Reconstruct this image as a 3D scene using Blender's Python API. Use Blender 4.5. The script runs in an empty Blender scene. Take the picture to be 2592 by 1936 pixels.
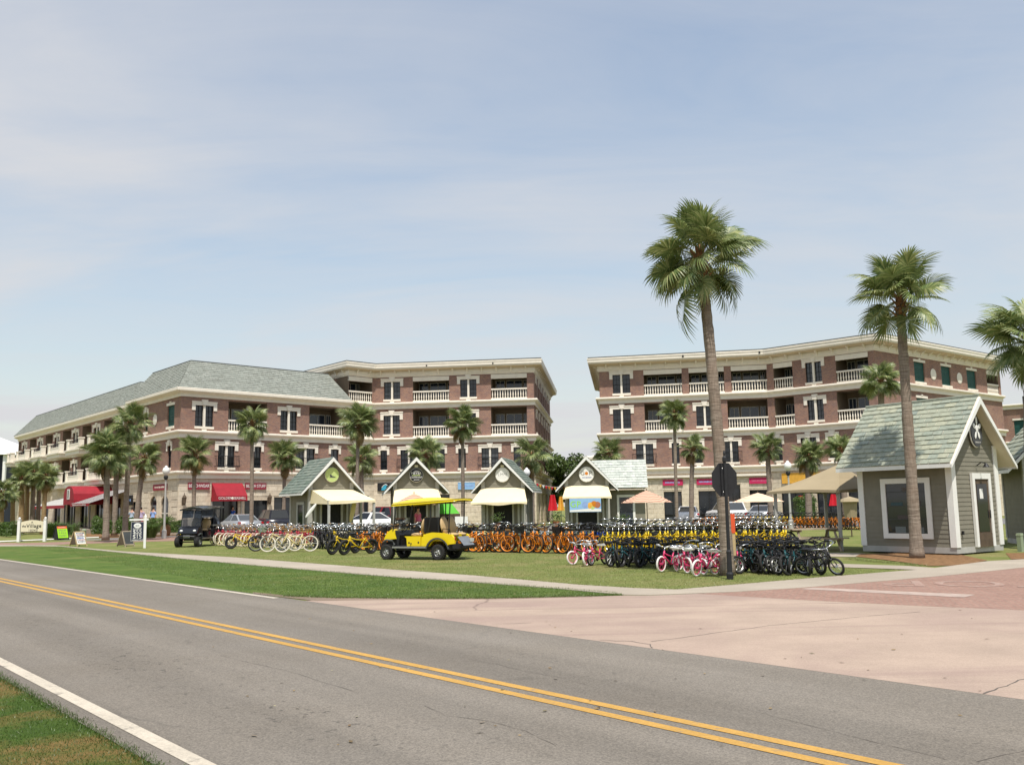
import bpy, math, random
from mathutils import Vector, Matrix
rad = math.radians
rnd = random.Random(11)
sc = bpy.context.scene
COL = sc.collection
W, H, F, EYE = 2592, 1936, 2352.0, 1.65
# ---------------------------------------------------------------- camera
_p, _r = rad(7.63), rad(1.0)
_fw = Vector((0, math.cos(_p), math.sin(_p)))
_u0 = Vector((0, -math.sin(_p), math.cos(_p)))
_x0 = Vector((1, 0, 0))
_up = _u0 * math.cos(_r) + _x0 * math.sin(_r)
_rt = _x0 * math.cos(_r) - _u0 * math.sin(_r)
cam = bpy.data.cameras.new('camera')
cam.sensor_width = 36
cam.lens = 36 * F / W
cam.clip_start, cam.clip_end = 0.1, 6000
cobj = bpy.data.objects.new('camera', cam)
COL.objects.link(cobj)
m = Matrix.Identity(4)
for i in range(3):
    m[i][0], m[i][1], m[i][2] = _rt[i], _up[i], -_fw[i]
m[2][3] = EYE
cobj.matrix_world = m
sc.camera = cobj
# ---------------------------------------------------------------- light
SUN_EL, SUN_AZ = 64.5, 8          # azimuth measured from straight behind the camera towards the right
world = bpy.data.worlds.new('World')
sc.world = world
world.use_nodes = True
wn, wl = world.node_tree.nodes, world.node_tree.links
bg = wn['Background']
sky = wn.new('ShaderNodeTexSky')
sky.sky_type = 'NISHITA'
sky.sun_disc = False
sky.sun_elevation = rad(SUN_EL)
sky.sun_rotation = rad(180 - SUN_AZ)
sky.air_density, sky.dust_density, sky.ozone_density = 1.5, 0.8, 2.5
bg.inputs['Strength'].default_value = 0.15
# thin high cloud: stretched noise over the dome, thicker towards the horizon
tc = wn.new('ShaderNodeTexCoord')
sep = wn.new('ShaderNodeSeparateXYZ'); wl.new(tc.outputs['Generated'], sep.inputs[0])
def wmath(op, a, b=None, clamp=False):
    n = wn.new('ShaderNodeMath'); n.operation = op; n.use_clamp = clamp
    for i, q in enumerate((a, b)):
        if q is None: continue
        if isinstance(q, (int, float)): n.inputs[i].default_value = q
        else: wl.new(q, n.inputs[i])
    return n.outputs[0]
zc = wmath('ADD', wmath('MAXIMUM', sep.outputs[2], 0.0), 0.10)
dome = wn.new('ShaderNodeCombineXYZ')
wl.new(wmath('DIVIDE', sep.outputs[0], zc), dome.inputs[0])
wl.new(wmath('DIVIDE', sep.outputs[1], zc), dome.inputs[1])
mp = wn.new('ShaderNodeMapping'); wl.new(dome.outputs[0], mp.inputs[0])
mp.inputs['Location'].default_value = (3.1, 1.7, 0)
mp.inputs['Rotation'].default_value = (0, 0, rad(24))
mp.inputs['Scale'].default_value = (0.36, 0.52, 1)
ns = wn.new('ShaderNodeTexNoise'); wl.new(mp.outputs[0], ns.inputs['Vector'])
ns.inputs['Scale'].default_value = 1.15; ns.inputs['Detail'].default_value = 7
ns.inputs['Roughness'].default_value = 0.55; ns.inputs['Distortion'].default_value = 0.9
rmp = wn.new('ShaderNodeMapRange'); wl.new(ns.outputs['Fac'], rmp.inputs[0])
rmp.inputs[1].default_value, rmp.inputs[2].default_value = 0.36, 0.70
rmp.inputs[3].default_value, rmp.inputs[4].default_value = 0.0, 0.85
hz = wn.new('ShaderNodeMapRange'); wl.new(sep.outputs[2], hz.inputs[0])
hz.inputs[1].default_value, hz.inputs[2].default_value = 0.02, 0.52
hz.inputs[3].default_value, hz.inputs[4].default_value = 0.95, 0.52
# the cloud sheet is thicker towards the left of the view
lft = wn.new('ShaderNodeMapRange'); wl.new(sep.outputs[0], lft.inputs[0])
lft.inputs[1].default_value, lft.inputs[2].default_value = 0.35, -0.45
lft.inputs[3].default_value, lft.inputs[4].default_value = 0.62, 1.15
cf = wmath('ADD', wmath('MULTIPLY', wmath('MULTIPLY', rmp.outputs[0], hz.outputs[0]), lft.outputs[0]), wmath('MULTIPLY', hz.outputs[0], 0.60))
# finer wisps inside the sheet
mp2 = wn.new('ShaderNodeMapping'); wl.new(dome.outputs[0], mp2.inputs[0])
mp2.inputs['Location'].default_value = (0.7, 2.3, 0); mp2.inputs['Rotation'].default_value = (0, 0, rad(-14)); mp2.inputs['Scale'].default_value = (0.6, 1.5, 1)
n2 = wn.new('ShaderNodeTexNoise'); wl.new(mp2.outputs[0], n2.inputs['Vector'])
n2.inputs['Scale'].default_value = 1.3; n2.inputs['Detail'].default_value = 8; n2.inputs['Roughness'].default_value = 0.6; n2.inputs['Distortion'].default_value = 1.2
cf = wmath('ADD', cf, wmath('MULTIPLY', wmath('SUBTRACT', n2.outputs['Fac'], 0.5), 0.55), True)
mx = wn.new('ShaderNodeMix'); mx.data_type = 'RGBA'
wl.new(cf, mx.inputs[0]); wl.new(sky.outputs[0], mx.inputs[6])
mx.inputs[7].default_value = (4.74, 4.76, 4.90, 1)
SKYCLOUD = mx
wl.new(mx.outputs[2], bg.inputs['Color'])
sl = bpy.data.lights.new('sun', 'SUN')
sl.energy, sl.angle, sl.color = 5.0, rad(0.53), (1.0, 0.955, 0.88)
so = bpy.data.objects.new('sun', sl); COL.objects.link(so)
_s = Vector((math.cos(rad(SUN_EL)) * math.sin(rad(SUN_AZ)), -math.cos(rad(SUN_EL)) * math.cos(rad(SUN_AZ)), math.sin(rad(SUN_EL))))
so.rotation_euler = _s.to_track_quat('Z', 'Y').to_euler()
so.location = (0, -20, 60)
sc.view_settings.view_transform = 'Standard'
sc.view_settings.look = 'None'
sc.view_settings.gamma = 1
sc.view_settings.use_curve_mapping = False
sc.view_settings.exposure = 0.0
sc.cycles.max_bounces = 6
sc.cycles.transparent_max_bounces = 6
sc.cycles.caustics_reflective = sc.cycles.caustics_refractive = False
# ---------------------------------------------------------------- survey helpers (pixel of the 2592 px photograph -> metres)
def ray(x, y): return _fw + _rt * ((x - W / 2) / F) + _up * ((H / 2 - y) / F)
def G(x, y, z=0.0):
    d = ray(x, y); t = (z - EYE) / d.z
    return Vector((d.x * t, d.y * t, z))
def D(x, y, Y):
    d = ray(x, y); t = Y / d.y
    return Vector((d.x * t, Y, EYE + d.z * t))
def U(px, py, A, B):            # distance along the vertical plane A->B at which the ray through a pixel meets it
    d = ray(px, py); ax, ay = A; bx, by = B[0] - A[0], B[1] - A[1]
    L = math.hypot(bx, by); bx /= L; by /= L
    det = d.x * -by + bx * d.y
    t = (ax * -by + bx * ay) / det
    return (d.x * t - ax) * bx + (d.y * t - ay) * by
# ---------------------------------------------------------------- mesh builder
class MB:
    def __init__(s): s.v, s.f, s.m = [], [], []
    def add(s, vs, fs, mi=0, M=None):
        o = len(s.v)
        for p in vs:
            p = Vector(p)
            s.v.append(tuple(M @ p) if M else tuple(p))
        for q in fs:
            s.f.append([o + i for i in q]); s.m.append(mi)
        return s
    def box(s, x0, x1, y0, y1, z0, z1, mi=0, M=None):
        return s.add([(x0,y0,z0),(x1,y0,z0),(x1,y1,z0),(x0,y1,z0),(x0,y0,z1),(x1,y0,z1),(x1,y1,z1),(x0,y1,z1)],
                     [(0,3,2,1),(4,5,6,7),(0,1,5,4),(1,2,6,5),(2,3,7,6),(3,0,4,7)], mi, M)
    def cbox(s, c, sz, mi=0, M=None):
        x, y, z = c; a, b, d = (q / 2 for q in sz)
        return s.box(x-a, x+a, y-b, y+b, z-d, z+d, mi, M)
    def poly(s, pts, mi=0, M=None): return s.add(pts, [tuple(range(len(pts)))], mi, M)
    def prism(s, pts, ext, mi=0, M=None):
        n = len(pts); e = Vector(ext)
        a = [Vector(p) for p in pts]
        return s.add(a + [p + e for p in a], [tuple(range(n))[::-1], tuple(range(n, 2*n))] + [(i, (i+1) % n, n + (i+1) % n, n + i) for i in range(n)], mi, M)
    def tube(s, pts, r, n=6, mi=0, M=None, cap=True, up=(0, 0, 1)):
        pts = [Vector(p) for p in pts]; k = len(pts)
        rr = r if isinstance(r, (list, tuple)) else [r] * k
        vs, fs = [], []
        for i, p in enumerate(pts):
            t = (pts[min(i+1, k-1)] - pts[max(i-1, 0)]).normalized()
            ref = Vector(up) if abs(t.dot(Vector(up))) < 0.95 else Vector((1, 0, 0)) if abs(t.x) < .9 else Vector((0, 1, 0))
            a = t.cross(ref).normalized(); b = t.cross(a)
            for j in range(n):
                q = 2 * math.pi * j / n
                vs.append(p + (a * math.cos(q) + b * math.sin(q)) * rr[i])
        for i in range(k-1):
            for j in range(n):
                fs.append((i*n+j, i*n+(j+1) % n, (i+1)*n+(j+1) % n, (i+1)*n+j))
        if cap: fs += [tuple(range(n))[::-1], tuple((k-1)*n+j for j in range(n))]
        return s.add(vs, fs, mi, M)
    def lathe(s, prof, n=12, mi=0, M=None, caps=True):     # profile of (radius, z) about the z axis
        vs, fs = [], []
        for r, z in prof:
            for j in range(n):
                q = 2 * math.pi * j / n
                vs.append((r * math.cos(q), r * math.sin(q), z))
        for i in range(len(prof)-1):
            for j in range(n):
                fs.append((i*n+j, i*n+(j+1) % n, (i+1)*n+(j+1) % n, (i+1)*n+j))
        if caps and prof[0][0] > 1e-4: fs.append(tuple(range(n))[::-1])
        if caps and prof[-1][0] > 1e-4: fs.append(tuple((len(prof)-1)*n+j for j in range(n)))
        return s.add(vs, fs, mi, M)
    def torus(s, R, r, n=20, k=6, mi=0, M=None, sy=1.0):   # in the xz plane (axis y)
        vs, fs = [], []
        for i in range(n):
            a = 2*math.pi*i/n
            for j in range(k):
                b = 2*math.pi*j/k
                q = R + r*math.cos(b)
                vs.append((q*math.cos(a), r*math.sin(b)*sy, q*math.sin(a)))
        for i in range(n):
            for j in range(k):
                fs.append((i*k+j, i*k+(j+1) % k, ((i+1) % n)*k+(j+1) % k, ((i+1) % n)*k+j))
        return s.add(vs, fs, mi, M)
    def ball(s, c, r, n=10, k=6, mi=0, M=None, sz=(1, 1, 1)):
        prof = [(max(1e-5, r*math.sin(math.pi*i/k)), -r*math.cos(math.pi*i/k)) for i in range(k+1)]
        T = Matrix.Translation(c) @ Matrix.Diagonal((*sz, 1))
        return s.lathe(prof, n, mi, (M @ T) if M else T)
    def build(s, name, mats, parent=None, smooth=False, loc=None):
        me = bpy.data.meshes.new(name)
        me.from_pydata(s.v, [], s.f)
        for q in (mats if isinstance(mats, (list, tuple)) else [mats]): me.materials.append(q)
        if any(s.m): me.polygons.foreach_set('material_index', s.m)
        if smooth: me.polygons.foreach_set('use_smooth', [True] * len(s.f))
        me.validate(); me.update()
        o = bpy.data.objects.new(name, me)
        COL.objects.link(o)
        if parent: o.parent = parent
        if loc is not None: o.location = loc
        return o
def T(x=0, y=0, z=0): return Matrix.Translation((x, y, z))
def RZ(a): return Matrix.Rotation(a, 4, 'Z')
def RX(a): return Matrix.Rotation(a, 4, 'X')
def RY(a): return Matrix.Rotation(a, 4, 'Y')
def tag(o, label=None, cat=None, group=None, kind=None):
    for k, v in (('label', label), ('category', cat), ('group', group), ('kind', kind)):
        if v: o[k] = v
    return o
def thing(name, label, cat, loc=(0, 0, 0), rz=0.0, group=None):
    o = bpy.data.objects.new(name, None); COL.objects.link(o)
    o.empty_display_size = 0.3
    o.location = loc; o.rotation_euler = (0, 0, rz)
    return tag(o, label, cat, group)
def copy_tree(o, parent=None):
    c = o.copy(); COL.objects.link(c)
    if parent: c.parent = parent
    for ch in list(o.children): copy_tree(ch, c)
    return c
def text_mesh(body, size, depth=0.004, spacing=1.0):
    cu = bpy.data.curves.new('lettering', 'FONT')
    cu.body = body; cu.size = size; cu.extrude = depth; cu.align_x = 'CENTER'; cu.align_y = 'CENTER'
    cu.space_character = spacing; cu.resolution_u = 3
    o = bpy.data.objects.new('lettering', cu); COL.objects.link(o)
    bpy.context.view_layer.update()
    me = bpy.data.meshes.new_from_object(o.evaluated_get(bpy.context.evaluated_depsgraph_get()))
    bpy.data.objects.remove(o); bpy.data.curves.remove(cu)
    me.name = 'lettering'
    return me
def lettering(body, size, mat, parent, M, depth=0.004, spacing=1.0, wide=1.0):
    me = text_mesh(body, size, depth, spacing)
    me.materials.clear(); me.materials.append(mat)
    o = bpy.data.objects.new('lettering', me); COL.objects.link(o)
    o.parent = parent
    o.matrix_local = M @ Matrix.Diagonal((wide, 1, 1, 1))
    return o
FRONT = RX(rad(90))             # turns flat text upright, facing -y
# ---------------------------------------------------------------- materials
class NT:
    def __init__(s, name):
        s.mat = bpy.data.materials.new(name); s.mat.use_nodes = True
        s.n, s.l = s.mat.node_tree.nodes, s.mat.node_tree.links
        s.b = s.n['Principled BSDF']
    def new(s, t, **kw):
        n = s.n.new(t)
        for k, v in kw.items(): setattr(n, k, v)
        return n
    def inp(s, node, key, v):
        if isinstance(v, bpy.types.NodeSocket): s.l.new(v, node.inputs[key])
        else: node.inputs[key].default_value = v
    def pos(s, scale=(1, 1, 1), rot=(0, 0, 0), obj=True):
        tcn = s.new('ShaderNodeTexCoord'); mpn = s.new('ShaderNodeMapping')
        if obj == 'world':
            g = s.new('ShaderNodeNewGeometry'); s.l.new(g.outputs['Position'], mpn.inputs[0])
        else: s.l.new(tcn.outputs['Object'], mpn.inputs[0])
        mpn.inputs['Scale'].default_value = scale; mpn.inputs['Rotation'].default_value = rot
        return mpn.outputs[0]
    def noise(s, vec, scale, detail=4, rough=0.55, dist=0.0):
        n = s.new('ShaderNodeTexNoise'); s.l.new(vec, n.inputs['Vector'])
        n.inputs['Scale'].default_value = scale; n.inputs['Detail'].default_value = detail
        n.inputs['Roughness'].default_value = rough; n.inputs['Distortion'].default_value = dist
        return n.outputs['Fac']
    def ramp(s, fac, a, b, lo=0.0, hi=1.0):
        n = s.new('ShaderNodeMapRange'); s.l.new(fac, n.inputs[0])
        for i, q in enumerate((a, b, lo, hi)): n.inputs[i+1].default_value = q
        return n.outputs[0]
    def mix(s, fac, c1, c2, mode='MIX'):
        n = s.new('ShaderNodeMix', data_type='RGBA', blend_type=mode)
        s.inp(n, 0, fac)
        for i, c in ((6, c1), (7, c2)):
            s.inp(n, i, c if isinstance(c, bpy.types.NodeSocket) else (*c, 1))
        return n.outputs[2]
    def math(s, op, a, b=0.0):
        n = s.new('ShaderNodeMath', operation=op)
        s.inp(n, 0, a); s.inp(n, 1, b)
        return n.outputs[0]
    def bump(s, h, strength=0.3, dist=0.02):
        n = s.new('ShaderNodeBump'); s.l.new(h, n.inputs['Height'])
        n.inputs['Strength'].default_value = strength; n.inputs['Distance'].default_value = dist
        s.l.new(n.outputs[0], s.b.inputs['Normal'])
    def fin(s, col=None, rough=0.6, metal=0.0, spec=0.5):
        if col is not None: s.inp(s.b, 'Base Color', col if isinstance(col, bpy.types.NodeSocket) else (*col, 1))
        s.inp(s.b, 'Roughness', rough); s.inp(s.b, 'Metallic', metal)
        s.b.inputs['Specular IOR Level'].default_value = spec
        return s.mat
def shade(c, k): return tuple(min(1, q * k) for q in c)
def plain(name, c, rough=0.6, metal=0.0, var=0.12, scale=6.0, spec=0.4, bump=0.0, objvar=0.0):
    t = NT(name)
    v = t.pos()
    f = t.noise(v, scale, 4)
    col = t.mix(t.ramp(f, 0.3, 0.7), shade(c, 1 - var), shade(c, 1 + var))
    if objvar:
        oi = t.new('ShaderNodeObjectInfo')
        col = t.mix(t.ramp(oi.outputs['Random'], 0, 1), t.mix(1.0, col, (1-objvar,)*3, 'MULTIPLY'), col)
    if bump: t.bump(t.noise(v, scale * 8, 3), bump, 0.01)
    return t.fin(col, rough, metal, spec)
def asphalt(name, base):
    t = NT(name); v = t.pos(obj='world')
    along = t.pos((1, 1, 1), (0, 0, rad(49.9)), 'world')
    st = t.new('ShaderNodeMapping'); t.l.new(along, st.inputs[0]); st.inputs['Scale'].default_value = (0.05, 1, 1)
    col = t.mix(t.ramp(t.noise(st.outputs[0], 0.9, 3), .35, .65), shade(base, .84), shade(base, 1.12))
    col = t.mix(t.ramp(t.noise(v, .35, 5, .6), .35, .7), col, t.mix(1.0, col, (.9, .88, .85), 'MULTIPLY'))
    sp = t.noise(v, 60, 2, .8)
    col = t.mix(t.ramp(sp, .3, .7), t.mix(1.0, col, (.62, .62, .62), 'MULTIPLY'), t.mix(1.0, col, (1.33, 1.32, 1.29), 'MULTIPLY'))
    # torn pits in the wheel path and wandering cracks
    pit = t.noise(v, 9, 3, .7)
    sx = t.new('ShaderNodeSeparateXYZ'); t.l.new(along, sx.inputs[0])
    zone = t.ramp(t.math('ABSOLUTE', t.math('SUBTRACT', sx.outputs[1], 3.75)), .25, 1.0, 1, 0)
    zone = t.math('MAXIMUM', zone, t.math('MULTIPLY', t.ramp(t.math('ABSOLUTE', t.math('SUBTRACT', sx.outputs[1], 6.9)), .2, .8, 1, 0), .55))
    zone = t.math('MULTIPLY', zone, t.ramp(t.noise(v, .35, 3), .35, .6))
    pm = t.math('MULTIPLY', t.ramp(pit, .60, .645), zone)
    col = t.mix(t.math('MULTIPLY', pm, .75), col, (.045, .042, .038))
    vo = t.new('ShaderNodeTexVoronoi', feature='DISTANCE_TO_EDGE')
    wv = t.new('ShaderNodeMix', data_type='VECTOR'); 
    nz = t.new('ShaderNodeTexNoise'); t.l.new(v, nz.inputs['Vector']); nz.inputs['Scale'].default_value = 1.3; nz.inputs['Detail'].default_value = 5
    wv.inputs[0].default_value = .35; t.l.new(v, wv.inputs[4]); t.l.new(nz.outputs['Color'], wv.inputs[5])
    t.l.new(wv.outputs[1], vo.inputs['Vector']); vo.inputs['Scale'].default_value = .28
    crack = t.math('MULTIPLY', t.ramp(vo.outputs['Distance'], .0, .006, 1, 0), t.ramp(t.noise(v, .5, 2), .52, .62))
    col = t.mix(t.math('MULTIPLY', crack, .3), col, (.05, .047, .043))
    t.bump(sp, .35, .006)
    return t.fin(col, .9, 0, .25)
def concrete(name, base, stain, amount=.5, crack=.25):
    t = NT(name); v = t.pos(obj='world')
    col = t.mix(t.ramp(t.noise(v, .8, 6, .62), .3, .7), shade(base, .86), shade(base, 1.09))
    tr = t.pos((.12, 1.6, 1), (0, 0, rad(-12)), 'world')
    col = t.mix(t.math('MULTIPLY', t.ramp(t.noise(tr, .9, 5, .65, .3), .52, .68), amount * .55), col, shade(stain, .85))
    big = t.ramp(t.noise(v, .16, 4, .6, .8), .46, .66)
    col = t.mix(t.math('MULTIPLY', big, amount), col, stain)
    col = t.mix(t.ramp(t.noise(v, 70, 2, .8), .3, .7), t.mix(1.0, col, (.84,)*3, 'MULTIPLY'), t.mix(1.0, col, (1.12,)*3, 'MULTIPLY'))
    vo = t.new('ShaderNodeTexVoronoi', feature='DISTANCE_TO_EDGE'); wv = t.new('ShaderNodeMix', data_type='VECTOR'); nz = t.new('ShaderNodeTexNoise'); t.l.new(v, nz.inputs['Vector']); nz.inputs['Scale'].default_value = .5; nz.inputs['Detail'].default_value = 7
    wv.inputs[0].default_value = .45; t.l.new(v, wv.inputs[4]); t.l.new(nz.outputs['Color'], wv.inputs[5]); t.l.new(wv.outputs[1], vo.inputs['Vector']); vo.inputs['Scale'].default_value = .2
    ck = t.math('MULTIPLY', t.ramp(vo.outputs['Distance'], 0, .004, 1, 0), t.ramp(t.noise(v, .4, 2), .42, .55))
    col = t.mix(t.math('MULTIPLY', ck, crack), col, shade(stain, .3))
    t.bump(t.noise(v, 60, 2), .2, .004)
    return t.fin(col, .9, 0, .25)
def grass(name, a, b, dry, drylo=.5, dryhi=.7, dscale=.45):
    t = NT(name); v = t.pos(obj='world')
    f = t.noise(v, .9, 7, .75)
    col = t.mix(t.ramp(f, .34, .66), a, b)
    col = t.mix(t.ramp(t.noise(v, dscale, 5, .65, .6), drylo, dryhi, 0, .85), col, dry)
    fine = t.noise(v, 38, 3, .8)
    col = t.mix(t.ramp(fine, .25, .75), t.mix(1.0, col, (.6,)*3, 'MULTIPLY'), t.mix(1.0, col, (1.35,)*3, 'MULTIPLY'))
    t.bump(fine, .9, .03)
    return t.fin(col, .95, 0, .15)
def brickwork(name, c1, c2, c3, mortar, bw=.21, bh=.07, world_xy=False, rot=0.0):
    t = NT(name)
    if world_xy: v = t.pos((1, 1, 1), (0, 0, rot), 'world')
    else:
        uv = t.new('ShaderNodeUVMap'); v = uv.outputs[0]
    br = t.new('ShaderNodeTexBrick'); t.l.new(v, br.inputs['Vector'])
    br.inputs['Scale'].default_value = 1.0; br.inputs['Brick Width'].default_value = bw; br.inputs['Row Height'].default_value = bh
    br.inputs['Mortar Size'].default_value = bh * .1; br.inputs['Mortar Smooth'].default_value = .2; br.inputs['Bias'].default_value = 0
    br.inputs['Color1'].default_value = (*c1, 1); br.inputs['Color2'].default_value = (*c2, 1); br.inputs['Mortar'].default_value = (*mortar, 1)
    col = t.mix(t.ramp(t.noise(v, .9, 5, .7), .42, .62, 0, .8), br.outputs['Color'], t.mix(1.0, br.outputs['Color'], c3, 'MULTIPLY'))
    col = t.mix(t.ramp(t.noise(v, 14, 2), .3, .7), t.mix(1.0, col, (.8,)*3, 'MULTIPLY'), t.mix(1.0, col, (1.18,)*3, 'MULTIPLY'))
    t.bump(br.outputs['Fac'], -.4, .01)
    return t.fin(col, .88, 0, .2)
def islands(name, cols, rough=.85, spec=.2, scale=20):   # colour by loose piece: shingles, leaves, stones
    t = NT(name)
    g = t.new('ShaderNodeNewGeometry'); oi = t.new('ShaderNodeObjectInfo')
    r = t.math('FRACT', t.math('ADD', g.outputs['Random Per Island'], t.math('MULTIPLY', oi.outputs['Random'], 7.31)))
    cr = t.new('ShaderNodeValToRGB'); t.l.new(r, cr.inputs[0])
    el = cr.color_ramp.elements
    while len(el) > 2: el.remove(el[1])
    el[0].position, el[1].position = 0, 1
    el[0].color, el[1].color = (*cols[0], 1), (*cols[-1], 1)
    for i in range(1, len(cols) - 1):
        e = el.new(i / (len(cols) - 1)); e.color = (*cols[i], 1)
    col = t.mix(t.ramp(t.noise(t.pos(), scale, 3), .3, .7), t.mix(1.0, cr.outputs[0], (.85,)*3, 'MULTIPLY'), t.mix(1.0, cr.outputs[0], (1.12,)*3, 'MULTIPLY'))
    return t.fin(col, rough, 0, spec)
def leafy(name, cols, trans=.25):
    mt = islands(name, cols, .42, .5, 6)
    b = mt.node_tree.nodes['Principled BSDF']
    nt = mt.node_tree
    tr = nt.nodes.new('ShaderNodeBsdfTranslucent'); ms = nt.nodes.new('ShaderNodeMixShader')
    src = b.inputs['Base Color'].links[0].from_socket
    nt.links.new(src, tr.inputs[0]); ms.inputs[0].default_value = trans
    nt.links.new(b.outputs[0], ms.inputs[1]); nt.links.new(tr.outputs[0], ms.inputs[2])
    nt.links.new(ms.outputs[0], nt.nodes['Material Output'].inputs[0])
    return mt
def glassy(name, c=(.012, .015, .02), rough=.06):
    t = NT(name); oi = t.new('ShaderNodeObjectInfo')
    return t.fin(t.mix(t.ramp(oi.outputs['Random'], .45, 1.0), c, (.075, .08, .085)), rough, 0, .7)
def striped(name, cols, width, axis=0, rough=.75, radial=False):
    t = NT(name); v = t.pos(); sp = t.new('ShaderNodeSeparateXYZ'); t.l.new(v, sp.inputs[0])
    if radial:
        q = t.math('SQRT', t.math('ADD', t.math('MULTIPLY', sp.outputs[0], sp.outputs[0]), t.math('MULTIPLY', sp.outputs[1], sp.outputs[1])))
    else: q = sp.outputs[axis]
    fr = t.math('FRACT', t.math('DIVIDE', q, width))
    return t.fin(t.mix(t.math('GREATER_THAN', fr, .8 if radial else .5), cols[0], cols[1]), rough, 0, .2)
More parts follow.
